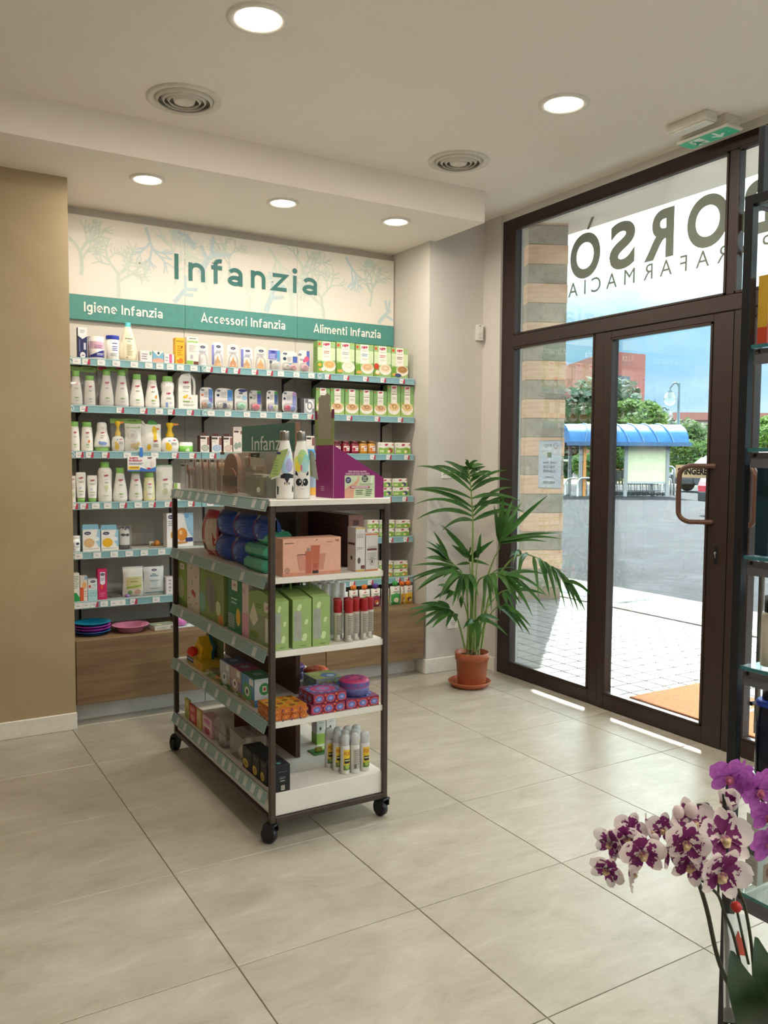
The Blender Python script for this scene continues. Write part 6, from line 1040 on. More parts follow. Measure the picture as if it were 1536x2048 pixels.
def frond(rach, tips, off=0., off1=None, r0=.007, w=.0135, bend=.12):
    """rach, tips in crop pixels; off..off1 depth along the frond; tips: (t on the rachis, X, Y[, depth])"""
    n = len(rach)-1; off1 = off if off1 is None else off1
    P = [zp(x, y, (off1)*(k/n)**1.5+(off*.15 if k == 0 else off*(k/n))) for k, (x, y) in enumerate(rach)]; P = smooth_path(P, 6)
    fr = B().tube(P, r0, m_stem, 7, rs=[r0*(1-.75*k/(len(P)-1)) for k in range(len(P))]).out('frond', palm)
    for tp_ in tips:
        b = P[min(len(P)-1, int(tp_[0]*(len(P)-1)))]; dd = off+off1+(tp_[3] if len(tp_) > 3 else rl_.uniform(-.10, .10)); leaflet(fr, b, zp(tp_[1], tp_[2], dd), w*rl_.uniform(.8, 1.1), bend*rl_.uniform(.6, 1.3))
A = [(548, 1610), (556, 1300), (556, 1000), (558, 800), (560, 620), (548, 420), (535, 280), (520, 190)]
yt = lambda y: max(0., min(1., ((1610-y)/1420.)))
frond(A, [(.58, 320, 700), (.60, 122, 612), (.63, 92, 505), (.66, 97, 385), (.70, 100, 380), (.74, 125, 203), (.79, 212, 215), (.84, 322, 272), (.88, 335, 160), (.92, 405, 200), (.96, 450, 290), (.98, 500, 150), (.58, 950, 545), (.60, 905, 455), (.63, 872, 368), (.66, 952, 560), (.70, 930, 470), (.74, 846, 310), (.78, 832, 232), (.82, 716, 250), (.86, 702, 290), (.90, 660, 205), (.94, 640, 190), (.97, 600, 160), (.99, 640, 260)], r0=.0085, w=.0155, bend=.27)
frond([(600, 1610), (650, 1150), (715, 930), (758, 845), (772, 775)], [(.92, 722, 500), (.94, 745, 600), (.95, 795, 418), (.96, 790, 500), (.98, 865, 455), (.97, 835, 505), (1, 935, 477), (1, 1135, 425), (1, 1255, 762), (1, 1215, 715), (.96, 1130, 745), (.94, 1130, 782), (.97, 1100, 735), (.93, 735, 540), (1, 905, 560), (.95, 770, 480)], -.05, -.1, w=.0165, bend=.10)
frond([(625, 1600), (690, 1180), (820, 955), (930, 880), (1040, 900), (1130, 950), (1200, 1010), (1260, 1090)], [(.40, 842, 905), (.43, 870, 950), (.46, 900, 1125), (.5, 930, 960), (.55, 1065, 1212), (.6, 1090, 1020), (.63, 1150, 1212), (.68, 1205, 1275), (.74, 1272, 1302), (.8, 1335, 1312), (.86, 1372, 1322), (.92, 1425, 1318), (.97, 1400, 1300), (1, 1495, 1228), (.7, 1130, 1030), (.78, 1200, 1100)], -.10, -.25, w=.015, bend=.28)
frond([(525, 1610), (520, 1300), (505, 1100), (470, 1010), (420, 960), (350, 900)], [(.70, 85, 967), (.72, 100, 1085), (.70, 122, 1165), (.8, 180, 910), (.9, 205, 776), (.92, 198, 822), (.96, 255, 698), (.68, 58, 1072), (.95, 270, 790), (.75, 330, 1060), (.85, 200, 900), (1, 320, 812)], -.1, -.12, w=.0155, bend=.16)
frond([(540, 1610), (545, 1200), (540, 1000), (520, 865)], [(1, 318, 652), (.97, 430, 785), (.95, 545, 822), (.93, 395, 805), (.88, 622, 832), (.84, 690, 965), (.86, 722, 770), (.92, 505, 830), (.95, 350, 700), (.9, 640, 860), (.8, 430, 960)], -.05, .1, w=.017, bend=.08)
frond([(555, 1610), (560, 1200), (560, 1085), (540, 1040), (500, 1030), (450, 1020)], [(.95, 300, 1226), (.9, 345, 1182), (.85, 402, 1282), (.8, 440, 1240), (.74, 480, 1235), (.7, 560, 1292), (.78, 520, 1205), (.92, 130, 1150), (.97, 360, 1130), (.72, 600, 1200)], -.2, -.22, w=.018, bend=.30)
frond([(575, 1610), (582, 1200), (602, 1085), (660, 1042), (740, 1020), (812, 1040)], [(.6, 642, 1332), (.66, 702, 1322), (.72, 772, 1338), (.75, 742, 1245), (.85, 850, 1185), (.9, 902, 1275), (.95, 1022, 1362), (1, 1122, 1312), (1, 1142, 1215), (.97, 1128, 1038), (.8, 950, 1122), (.7, 882, 985), (.63, 720, 1200), (.93, 960, 1250)], -.2, -.22, w=.017, bend=.24)
frond([(500, 1605), (455, 1420), (422, 1335), (372, 1290)], [(1, 60, 1305), (.97, 68, 1362), (.94, 105, 1422), (.9, 180, 1447), (.87, 242, 1448), (.83, 352, 1440), (1, 150, 1262), (.95, 285, 1235), (.7, 430, 1400)], -.15, -.15, w=.017, bend=.14)
frond([(572, 1625), (572, 1510), (562, 1410), (592, 1375)], [(.8, 485, 1452), (.85, 520, 1432), (.9, 545, 1512), (1, 602, 1588), (1, 762, 1387), (1, 826, 1502), (.95, 642, 1405)], -.22, -.1, w=.018, bend=.22)
frond([(590, 1610), (640, 1440), (720, 1305), (790, 1270)], [(1, 1002, 1497), (.97, 948, 1478), (.92, 905, 1440), (.86, 880, 1402), (.8, 852, 1335), (1, 860, 1290), (.95, 1010, 1440)], -.1, -.12, w=.015, bend=.2)
frond([(580, 1610), (582, 1300), (584, 1040), (600, 880)], [(1, 622, 712), (.98, 612, 730), (.96, 600, 790)], 0, 0, w=.011, bend=.0)
frond([(545, 1615), (530, 1400), (470, 1200), (380, 1150)], [(1, 290, 1118), (.95, 255, 1225), (.9, 350, 1230), (.85, 420, 1240), (1, 310, 1180), (.7, 470, 1290)], -.05, .05, w=.016, bend=.2)
frond([(600, 1610), (640, 1350), (760, 1180), (840, 1150)], [(1, 960, 1130), (.97, 1000, 1160), (.9, 930, 1260), (.84, 880, 1320), (1, 1128, 1190), (.8, 830, 1300)], -.02, .0, w=.014, bend=.2)
for x, y in ((-.03, .0), (.012, .03), (.03, -.02), (.0, -.035), (.045, .02)): B().lathe([(.013, .185), (.011, .25), (.008, .34), (.006, .38)], noisy('palm_base', [(.3, '6b5a38'), (.7, '8d8250')], 30, .7), 10, c=(.012+x, -.005+y, 0)).out('stem_base', palm)

# ================================================================ glass display rack at the picture's edge
RX, RY = 1.703, 1.256; RX1, RY1 = 2.10, .43; m_rk = M('191b20', .4); m_gl = clear('f0f7f5', .05, .01); m_ge = M('2f6f74', .15, spec=.7)
rk = T('glass_display_rack', 'tall black metal rack with glass shelves by the door', 'rack', (RX, RY, 0))
for x in (0, RX1-RX-.022):
    for y in (-.022, RY1-RY): B().box(x, x+.022, y, y+.022, 0, 2.0, m_rk, .001).out('post', rk)
for y in (-.022, RY1-RY): B().box(.022, RX1-RX-.022, y, y+.022, 1.978, 2.0, m_rk, .001).out('top_bar', rk); B().box(.022, RX1-RX-.022, y, y+.022, .03, .052, m_rk, .001).out('bottom_bar', rk)
for x in (0, RX1-RX-.022): B().box(x, x+.022, RY1-RY+.022, -.022, 1.978, 2.0, m_rk, .001).out('top_bar', rk); B().box(x, x+.022, RY1-RY+.022, -.022, .03, .052, m_rk, .001).out('bottom_bar', rk)
B().box(.035, RX1-RX, -.021, -.006, 2.0005, 2.16, M('14181f', .5), .001).out('sign_panel', rk)
RZ = (1.664, 1.429, 1.181, .923, .668, .387)
for z in RZ:
    g = B().box(.008, RX1-RX-.008, RY1-RY+.024, -.024, z-.008, z, m_gl).out('glass_shelf', rk); b = B(); b.box(.0065, .0078, RY1-RY+.024, -.024, z-.008, z, m_ge); b.out('glass_edge', g)
    B().box(.012, .0135, RY1-RY+.024, -.03, z-.045, z-.010, M('5d5e66', .4)).out('label_strip', rk)
    for y in (-.04, RY1-RY+.03): B().tube([(.011, y, z-.016), (.03, y, z-.016)], .005, m_rk, 8).out('shelf_pin', rk)
def rackp(px, py, z): return atZ(px, py, z)
carton('rack_box', 'yellow and orange box on the top glass shelf', (1.765, 1.216, RZ[0]+.0005), .08, .024, .155, 'c9922c', [('r', 0, .0, 1, .3, 'c0482c'), ('r', .1, .4, .9, .8, 'd8b83c')], side=[('r', 0, 0, 1, .25, 'b8442c'), ('r', 0, .25, 1, 1, 'c09a34')])
carton('rack_box', 'dark teal box on the third glass shelf', (1.772, 1.208, RZ[2]+.0005), .07, .034, .21, '143440', [('r', .1, .2, .9, .8, '1c4450')])
vessel('rack_bottle', 'cream bottle with black cap on the fourth glass shelf', (1.776, 1.195, RZ[3]+.0005), .03, .165, [(.001, 0), (.96, 0), (1, .02), (1, .72), (.95, .76)], 'c9c4b4', sy=.8, caps=[('cap', [(.78, .76), (.8, .78), (.8, .99), (.001, 1)], '101114')])
vessel('rack_bottle', 'dark navy bottle with bright blue shoulder on the fifth glass shelf', (1.762, 1.184, RZ[4]+.0005), .032, .20, [(.001, 0), (.96, 0), (1, .02), (1, .82)], M('0c1024', .12), sy=1., caps=[('blue_shoulder', [(1.0, .82), (1.02, .84), (1.02, .87), (.9, .89)], '2446c0'), ('cap', [(.6, .88), (.62, .9), (.62, 1), (.001, 1)], '0c0d12')], n=26)
cw = atZ(1514.6, 1769, RZ[5]); carton('rack_box', 'pale grey box with barcode on the lowest glass shelf', (1.808, 1.222, RZ[5]+.0005), .09, .034, .17, 'c9c8c4', [('r', .25, .02, .75, .28, 'a88a78'), ('e', .5, .15, .14, .08, '7a4a3c'), ('l', .1, .9, .85, 3, .05, 'a8a8a4')], side=[('t', '2', .5, .55, .07, '4c4c4c')]+[('r', .2+.05*i, .42, .22+.05*i+.012*(i % 3), .52, '3c3c40') for i in range(12)]+[('l', .1, .9, .34, 5, .05, 'b4b4b0')])

# ================================================================ orchids on a low white stand
DO = 1.25
def op(X, Y, off=0.): return atD(1156+X/3.737, 1500+Y/3.737, DO+off)
ob = op(1330, 2130)
st = T('plant_stand', 'low white stand under the orchids', 'stand', (ob.x+.06, ob.y-.03, 0)); SZ = .36
B().box(-.24, .24, -.24, .24, SZ-.03, SZ, m_lam, .003).out('top', st)
for x in (-.22, .19):
    for y in (-.22, .19): B().box(x, x+.03, y, y+.03, 0, SZ-.0305, m_lam, .002).out('leg', st)
def petalmat(name, spot, more=0.):
    m, t, p = base_mat(name); out = t.nodes['Material Output']; o = N(t, 'ShaderNodeTexCoord'); n = N(t, 'ShaderNodeTexNoise', Scale=120., Detail=2.); oi = N(t, 'ShaderNodeObjectInfo')
    if spot:
        ad = N(t, 'ShaderNodeVectorMath', operation='ADD'); cx = N(t, 'ShaderNodeCombineXYZ'); t.links.new(oi.outputs['Random'], cx.inputs[2]); t.links.new(o.outputs['Object'], ad.inputs[0]); t.links.new(cx.outputs[0], ad.inputs[1]); t.links.new(ad.outputs[0], n.inputs['Vector'])
        ln = N(t, 'ShaderNodeVectorMath', operation='LENGTH'); t.links.new(o.outputs['Object'], ln.inputs[0])
        rr = ramp(t, [(.0, (.40+more,)*3), (.35, (.55+more,)*3), (.62, (.46+more,)*3), (.80, (.18+more,)*3), (1, (0,)*3)], ln.outputs['Value']); mr = N(t, 'ShaderNodeMapRange'); t.links.new(ln.outputs['Value'], mr.inputs[0]); mr.inputs[2].default_value = .034; t.links.new(mr.outputs[0], rr.inputs['Fac'])
        su = N(t, 'ShaderNodeMath', operation='ADD'); t.links.new(rr.outputs[0], su.inputs[0]); t.links.new(n.outputs['Fac'], su.inputs[1])
        rp = ramp(t, [(.0, lin('ece4e2')), (.485, lin('e9dfe0')), (.50, lin('7d2a6c')), (1, lin('6a1c58'))], su.outputs[0]); hv = N(t, 'ShaderNodeMath', operation='MULTIPLY'); hv.inputs[1].default_value = .5; t.links.new(su.outputs[0], hv.inputs[0]); t.links.new(hv.outputs[0], rp.inputs['Fac'])
    else:
        t.links.new(o.outputs['Object'], n.inputs['Vector']); rp = ramp(t, [(.3, lin('a24cae')), (.7, lin('bb6cc4'))], n.outputs['Fac'])
    t.links.new(rp.outputs[0], p.inputs['Base Color']); p.inputs['Roughness'].default_value = .5
    tl_ = N(t, 'ShaderNodeBsdfTranslucent'); t.links.new(rp.outputs[0], tl_.inputs[0]); mx = N(t, 'ShaderNodeMixShader'); mx.inputs[0].default_value = .4; t.links.new(p.outputs[0], mx.inputs[1]); t.links.new(tl_.outputs[0], mx.inputs[2]); t.links.new(mx.outputs[0], out.inputs[0]); return m
m_spot, m_pur, m_sep = petalmat('spotted_petal', True), petalmat('purple_petal', False), petalmat('dark_spotted_sepal', True, .14)
m_lip = noisy('orchid_lip', [(.3, 'd9d0ae'), (.5, 'c9b48a'), (.62, '8a4a6c')], 70, .5); m_lip2 = noisy('orchid_lip_purple', [(.3, '9a2a6c'), (.7, 'c07a8c')], 70, .5)
def petal_mesh(m, L, W, cup, tipw=.35):
    n, k = 7, 5; P = []
    for i in range(n+1):
        f = i/n; ww = W*(.10+.90*min(1, f/.45)**1.3)*math.sqrt(max(0, 1-max(0, (f-.45)/.56)**2.4)); P.append([(ww*(2*j/(k-1)-1), -cup*(f*f)*.5+cup*.35*(1-(2*j/(k-1)-1)**2)-.001, L*f) for j in range(k)])
    return B().grid(P, m).mesh('petal')
PM = {}
def flower(plant, X, Y, face, roll=0., sc=1., off=0., mat=None, lip=None, close=0.):
    """face: (yaw, pitch) of the bloom away from the camera direction"""
    mat = mat or m_spot; key = (mat.name,)
    if key not in PM: PM[key] = (petal_mesh(mat, .035, .0175, .012), petal_mesh(m_sep if mat is m_spot else mat, .034, .0100, .008))
    p = op(X, Y, off); fwd = (-_w).copy(); q = fwd.to_track_quat('-Y', 'Z').to_matrix()
    R_ = q @ Matrix.Rotation(face[0], 3, 'Z') @ Matrix.Rotation(face[1], 3, 'X') @ Matrix.Rotation(roll, 3, 'Y')
    fl = link('flower', None, plant, p-plant.location); fl.rotation_euler = R_.to_euler(); fl.scale = (sc, sc, sc); fl.empty_display_size = .02
    for a, kind in ((0, 1), (78, 0), (-78, 0), (140, 1), (-140, 1)):
        o = link('petal', PM[key][0 if kind == 0 else 1], fl); o.rotation_euler = (Matrix.Rotation(math.radians(a), 3, 'Y') @ Matrix.Rotation(.18+close, 3, 'X')).to_euler(); o.location = (0, .001 if kind else 0, 0)
    b = B(); b.lathe([(.001, 0), (.0032, .002), (.0042, .006), (.0026, .010), (.001, .011)], lip or m_lip, 10, 1, .9, X=Matrix.Translation((0, -.002, -.004)) @ Matrix.Rotation(1.9, 4, 'X')); b.ext([(-.007, -.004), (-.003, -.013), (.003, -.013), (.007, -.004), (.003, .001), (-.003, .001)], -.006, -.004, lip or m_lip, 'y'); b.out('lip', fl)
def orchid(label, bx, by, off):
    p = op(bx, by, off); t = T('orchid', label, 'plant', (p.x, p.y, SZ+.0005), group='orchids on the stand')
    B().lathe([(.001, 0), (.045, 0), (.058, .11), (.06, .115), (.055, .115), (.052, .10), (.001, .10)], M('d8d4cc', .4), 26).out('pot', t); return t
o1 = orchid('white and purple spotted orchid in the near corner', 1290, 2150, .0); o2 = orchid('plain purple orchid behind the spotted one', 1500, 2150, .14)
m_ost = M('3a3f30', .5)
def stem(t, pts, r=.0032, off=0., name='flower_stem', m=None): B().tube(smooth_path([op(x, y, off+(z[0] if z else 0))-t.location for x, y, *z in pts], 6), r, m or m_ost, 8).out(name, t)
stem(o1, [(1290, 2100), (1180, 1850), (1095, 1690), (1030, 1500), (965, 1200), (885, 930)], .0036, .02); stem(o1, [(1275, 2100), (1230, 1700), (1160, 1380), (1095, 1220), (1050, 1090), (980, 1020), (900, 950), (760, 800), (600, 752), (450, 800), (330, 760)], .0024, .03)
stem(o1, [(1320, 2100), (1310, 1600), (1260, 1230), (1205, 1060), (1060, 790), (930, 710)], .0026, .03); stem(o1, [(1050, 1090), (1045, 900), (1020, 520), (985, 430), (960, 400), (890, 410)], .0018, .04); stem(o1, [(1110, 580), (1100, 460), (1090, 330)], .0028, .02, 'support_stick', M('23241f', .5))
import itertools
for X, Y, fa, ro, sc, of in ((392, 590, (-.3, -.3), .3, .8, .05), (250, 690, (-.9, .1), .4, .85, .04), (365, 650, (-.5, .2), -.3, .85, .035), (480, 755, (-.15, .15), -.2, 1.05, .0), (225, 885, (-.6, .3), .5, .85, .02), (390, 905, (1.1, .1), -.4, .9, .02), (520, 600, (1.2, -.4), .2, .75, .05), (635, 590, (-.2, -.5), .2, .75, .05), (690, 730, (.7, .1), .15, 1.0, .01), (850, 540, (.1, -.6), -.2, 1.1, .03), (820, 680, (-.3, .0), .2, 1.0, -.01), (850, 850, (-.1, .2), .5, 1.0, .0), (1085, 650, (.1, -.5), 0, 1.25, .0), (1075, 905, (.15, .15), .3, 1.25, -.02), (985, 620, (-.4, -.3), .8, .8, .04)):
    flower(o1, X, Y, fa, ro, sc, of)
flower(o1, 1090, 420, (.2, -.9), pi, 1.0, .04, close=.9); flower(o1, 1095, 560, (-.2, -.8), pi, .9, .05, close=.8)
for X, Y, s in ((750, 465, .011), (575, 660, .008), (845, 450, .013)):
    p = op(X, Y, .03)-o1.location; B().lathe([(.001, -s), (s*.7, -s*.6), (s*.85, 0), (s*.6, s*.7), (.001, s)], m_spot, 12, c=p).out('bud', o1)
for X, Y, fa, ro, sc, of in ((1140, 195, (-.35, .1), .3, 1.05, .12), (1205, 215, (.8, .0), 0, 1.0, .14), (1345, 290, (.2, .15), -.3, 1.1, .12), (1430, 480, (-.2, .1), .2, 1.0, .13), (1440, 680, (-.1, .2), 0, 1.15, .10), (1425, 235, (.3, 0), .3, 1.0, .15)):
    flower(o2, X, Y, fa, ro, sc, of, m_pur, m_lip2)
stem(o2, [(1500, 2100), (1480, 1500), (1460, 900), (1440, 560), (1380, 380), (1300, 300), (1200, 260)], .0028, .15)
m_ol = noisy('orchid_leaf', [(.3, '16280f'), (.7, '213a18')], 12, .5, spec=.2)
def oleaf(t, pts, ws, off):
    P = smooth_path([op(x, y, off+z)-t.location for x, y, z in pts], 5); n = len(P)-1; rows = [[], [], []]
    for k, p in enumerate(P):
        f = k/n; d = (P[min(k+1, n)]-P[max(k-1, 0)]).normalized(); s = d.cross(-_w).normalized(); i = f*(len(ws)-1); a = int(min(i, len(ws)-2)); w = ws[a]+(ws[a+1]-ws[a])*(i-a)
        rows[0].append(p-s*w-_w*w*.3); rows[1].append(p+_w*w*.15); rows[2].append(p+s*w-_w*w*.3)
    B().grid(rows, m_ol).out('leaf', t)
oleaf(o1, [(1330, 2200, .0), (1280, 1950, -.05), (1215, 1720, -.04), (1150, 1500, .0)], [.010, .020, .024, .024, .021, .014, .003], -.04); oleaf(o1, [(1400, 2200, .0), (1420, 1900, -.03), (1390, 1620, -.02), (1332, 1398, .02)], [.012, .022, .025, .024, .020, .013, .003], .0); oleaf(o1, [(1350, 2200, 0), (1240, 2060, .02), (1150, 1800, .05), (1120, 1640, .07)], [.012, .02, .02, .018, .012, .003], .02)
slv = T('plant_tag', 'clear plastic sleeve card with orange print stuck in the orchid pot', 'tag', op(1200, 2100, .03))
q = [op(1090, 1222, .03), op(1262, 1235, .06), op(1280, 2060, .06), op(1090, 2030, .03)]; v = [a-slv.location for a in q]; nrm = Vector((0, .0012, 0))
B().add(v+[a+nrm for a in v], [(0, 1, 2, 3), (4, 5, 6, 7), (0, 1, 5, 4), (1, 2, 6, 5), (2, 3, 7, 6), (3, 0, 4, 7)], clear('ffffff', .05, .1, .35, 'b8b6b2')).out('sheet', slv)
fl_ = [op(x, y, .028+.03*(x-1090)/170)-slv.location for x, y in ((1185, 1500), (1170, 1430), (1200, 1350), (1215, 1400), (1250, 1450), (1262, 1540), (1190, 1530))]; B().add(fl_, [list(range(7))], M('b8442c', .5)).out('orange_flower_print', slv)
b = B(); p0 = op(1182, 1172, .02)-slv.location; b.lathe([(.001, -.009), (.006, -.006), (.009, 0), (.006, .006), (.001, .009)], M('b02a24', .4), 14, c=p0); b.tube([p0, op(1235, 1420, .03)-slv.location, op(1275, 1600, .03)-slv.location], .002, m_ost, 6); b.out('red_ball_pin', slv)
# ================================================================ outside the shop front
m_pave = noisy('pavement_tile', [(.3, '7f7d80'), (.7, '8a888b')], 9, .45, rnd=.05, bump=.05); m_joint = M('343233', .9)
pv = wallbox('pavement', 3.56, 5.98, -4., 9.0, -.2, -.013, m_joint)
cells = []
for i in range(-5, 12):
    for j in range(-50, 37):
        x0, y0 = 4.285+.148*i, 3.66+.148*j
        if x0 < 3.565 or x0+.148 > 5.99 or y0 < -3.9 or y0 > 8.8: continue
        c = Vector((x0+.074, y0+.074, 0)); d = c-CAM; z = d.dot(_w); px = 768+FPX*d.dot(_r)/z if z > .1 else -999
        cells.append((0 if 1005 < px < 1560 and y0 > 2.2 else 1, d.length, x0, y0))
cells.sort(); tm = B().box(.005, .143, .005, .143, -.014, 0, m_pave, .003).mesh('tile'); rest = B()
for n_, (_, _, x0, y0) in enumerate(cells):
    if n_ < 300: link('tile', tm, pv, (x0, y0, 0))
    else: rest.box(x0+.005, x0+.143, y0+.005, y0+.143, -.014, 0, m_pave)
tag(rest.out('tile_field', pv), kind='stuff')
m_conc = noisy('concrete_edge', [(.3, 'a29f99'), (.7, 'b4b1ab')], 12, .8, bump=.2); m_agg = noisy('exposed_aggregate', [(.3, '4a4440'), (.5, '6a625c'), (.7, '8c847c')], 60, .85, detail=3, bump=.4, bscale=120); m_asph = noisy('asphalt', [(.3, '1e1e22'), (.5, '2d2d32'), (.7, '46464c')], 1.6, .9, detail=14, rough=.85, bump=.4, bscale=90, spec=.08)
struct(B().box(5.985, 6.2, -4, 9.0, -.2, -.001, m_conc, .004).out('kerb_strip')); struct(B().box(6.2, 6.96, -4, 14., -.2, -.004, m_agg).out('gravel_strip'))
struct(B().box(6.965, 180, -60, 200, -.3, -.006, m_asph).out('ground')); struct(B().box(3.56, 6.96, 9.0, 60, -.3, -.008, m_conc).out('path'))
gr = T('drain_grate', 'grey steel drain grate set in the gravel strip', 'grate', (6.4, 6.25, -.004)); B().box(-.27, .27, -.45, .45, .0005, .004, M('5c646c', .6)).out('grate_frame', gr)
for k in range(16): B().box(-.26, .26, -.43+.055*k, -.43+.055*k+.026, .0045, .012, M('8d97a0', .5, .3)).out('bar', gr)
struct(B().box(3.52, 6.11, -4, 12, 3.7, 3.95, noisy('soffit_plaster', [(.3, 'e6dccf'), (.7, 'ece2d6')], 3, .8)).out('canopy'))
struct(B().box(3.602, 3.64, -4, -2.72, -.1, 3.7, m_conc).out('wall_outer')); struct(B().box(3.602, 3.66, 4.35, 12, -.1, 3.7, m_wall).out('wall_outer_far')); struct(B().box(3.515, 3.60, -2.72, 4.35, 2.92, 3.7, m_wall).out('wall_outer_lintel'))
dm = T('doormat', 'orange coir doormat with dark lettering outside the door', 'doormat', (4.02, 2.86, 0)); B().box(-.29, .33, -.56, .56, .0005, .016, noisy('coir', [(.3, '66340c'), (.5, '7a4210'), (.7, '8a5018')], 80, .95, detail=3, bump=.8, bscale=150), .004).out('mat', dm)
q = pr(dm, .8, .3, [('t', 'BORS\u00d2', .5, .3, .5, '5c5a4c', .8)], name='lettering', rz=-pi/2); q.rotation_euler = (-pi/2, 0, -pi/2); q.location = (-.05, 0, .0163)
# stone pillar
pa, pb = atZ(1041, 1199, 0), atZ(1126, 1199, 0); ang = math.atan2(pb.y-pa.y, pb.x-pa.x)+.06; wp = .405
pil = T('stone_pillar', 'pillar of alternating travertine and grey stone courses outside the window', 'pillar', ((pa.x+pb.x)/2, (pa.y+pb.y)/2, 0), ang)
m_tra = noisy('travertine', [(.3, 'cda58a'), (.5, 'd9b49a'), (.7, 'e4c4ae')], 4, .7, stretch=(1, 1, 7), detail=6); m_tuf = noisy('tufa_stone', [(.30, '6e665f'), (.42, 'a0968b'), (.7, 'b0a69b')], 16, .9, detail=5, rough=.7, bump=.5, bscale=40)
Dp = (Vector((pil.location.x, pil.location.y, 1.4))-CAM).dot(_w); zj = atD(1085, 912, Dp).z; hc = .1875; k0 = zj-hc*7; me1 = B().box(-wp/2, wp/2, 0, wp, 0, hc-.003, m_tra, .004).mesh('stone_block'); me2 = B().box(-wp/2+.004, wp/2-.004, .004, wp-.004, 0, hc-.003, m_tuf, .004).mesh('stone_block')
z = k0; k = 0
B().box(-wp/2+.01, wp/2-.01, .01, wp-.01, 0, 3.7, M('9c8c7c', .9)).out('core', pil)
while z < 3.7:
    if z > 0: link('stone_block', me1 if k % 2 else me2, pil, (0, 0, z))
    elif z+hc > 0: B().box(-wp/2, wp/2, 0, wp, 0, z+hc-.003, m_tra, .004).out('stone_block', pil)
    z += hc; k += 1
cp = atZ(1028, 1178, 0); t = T('cream_signboard', 'cream rounded board standing outside between window frame and pillar', 'panel', (cp.x, cp.y, 0), ang); hh = atD(1030, 797, (cp-CAM).dot(_w)).z
B().ext([(-.5, 0), (.10, 0), (.10, hh-.08), (.085, hh-.03), (.04, hh), (-.5, hh)], 0, .05, M('d8cdb0', .6), 'y').out('board', t); B().box(-.3, .0, -.05, .1, 0, .06, M('b4a890', .7), .01).out('foot', t)
# --- car park: everything is placed by where it meets the ground
def gp(px, py): return atZ(px, py, 0)
def hz(px, py, g): return atD(px, py, (g-CAM).dot(_w)).z
RV = Vector((_r0.x, _r0.y, 0)).normalized(); FV = Vector((math.sin(YAW), math.cos(YAW), 0)); rzv = -YAW
g = gp(1250, 993); sd = (g-CAM).dot(_w); mpp = sd/FPX
sh = T('trolley_shelter', 'shopping trolley shelter with a blue barrel roof in the car park', 'shelter', (g.x, g.y, 0), rzv)
ex = lambda px: (px-1250)*mpp
zt_, ze = hz(1250, 847, g), hz(1250, 886, g); x0, x1 = ex(1133), ex(1367); m_bl2 = noisy('blue_polycarbonate', [(.3, '2f6096'), (.7, '3c70a6')], 2, .6, spec=.2)
rows = []
for k in range(11):
    a = pi*k/10; rows.append([(x0+(x1-x0)*j/8, .9-1.3*math.cos(a), ze+(zt_-ze)*math.sin(a)) for j in range(9)])
B().grid(rows, m_bl2).out('roof_vault', sh)
for j in (1, 3, 4, 5, 6, 7): B().tube([(x0+(x1-x0)*j/8+.25*math.sin(pi*k/10)*(1 if j < 2 else -1), .9-1.32*math.cos(pi*k/10), ze+(zt_-ze+.02)*math.sin(pi*k/10)) for k in range(11)], .03, M('3f6a94', .4), 6).out('roof_rib', sh)
for e in (x0, x1): B().ext([(.9-1.3*math.cos(pi*k/10), ze+(zt_-ze)*math.sin(pi*k/10)) for k in range(11)], e-.01, e+.01, m_bl2, 'x').out('end_panel', sh)
B().box(x0-.1, x1+.1, -.45, -.33, ze-.12, ze+.03, M('3d5f84', .5)).out('gutter', sh); B().box(x0-.1, x1+.1, 2.13, 2.25, ze-.12, ze+.03, M('3d5f84', .5)).out('gutter', sh)
for px in (1160, 1250, 1333):
    for y in (0, 1.9): B().box(ex(px)-.06, ex(px)+.06, y-.06, y+.06, 0, ze, M('8d9094', .5)).out('post', sh)
zp0, zp1 = hz(1290, 963, g), hz(1290, 887, g); B().box(ex(1253), ex(1331), .0, .04, zp0, zp1, noisy('yellowed_acrylic', [(.35, 'c4c9a8'), (.65, 'd2d5b8')], 3, .4)).out('side_panel', sh); B().box(ex(1250), ex(1334), -.03, .06, zp0-.08, zp0, M('a4a8ac', .5)).out('panel_rail', sh); B().box(ex(1331), ex(1336), -.02, .06, zp0, zp1, M('a4a8ac', .5)).out('panel_edge', sh)
B().box(ex(1164), ex(1170), -.1, .1, 0, ze, M('c98a4c', .6)).out('orange_edge', sh)
m_wire = M('8a9094', .35, .6)
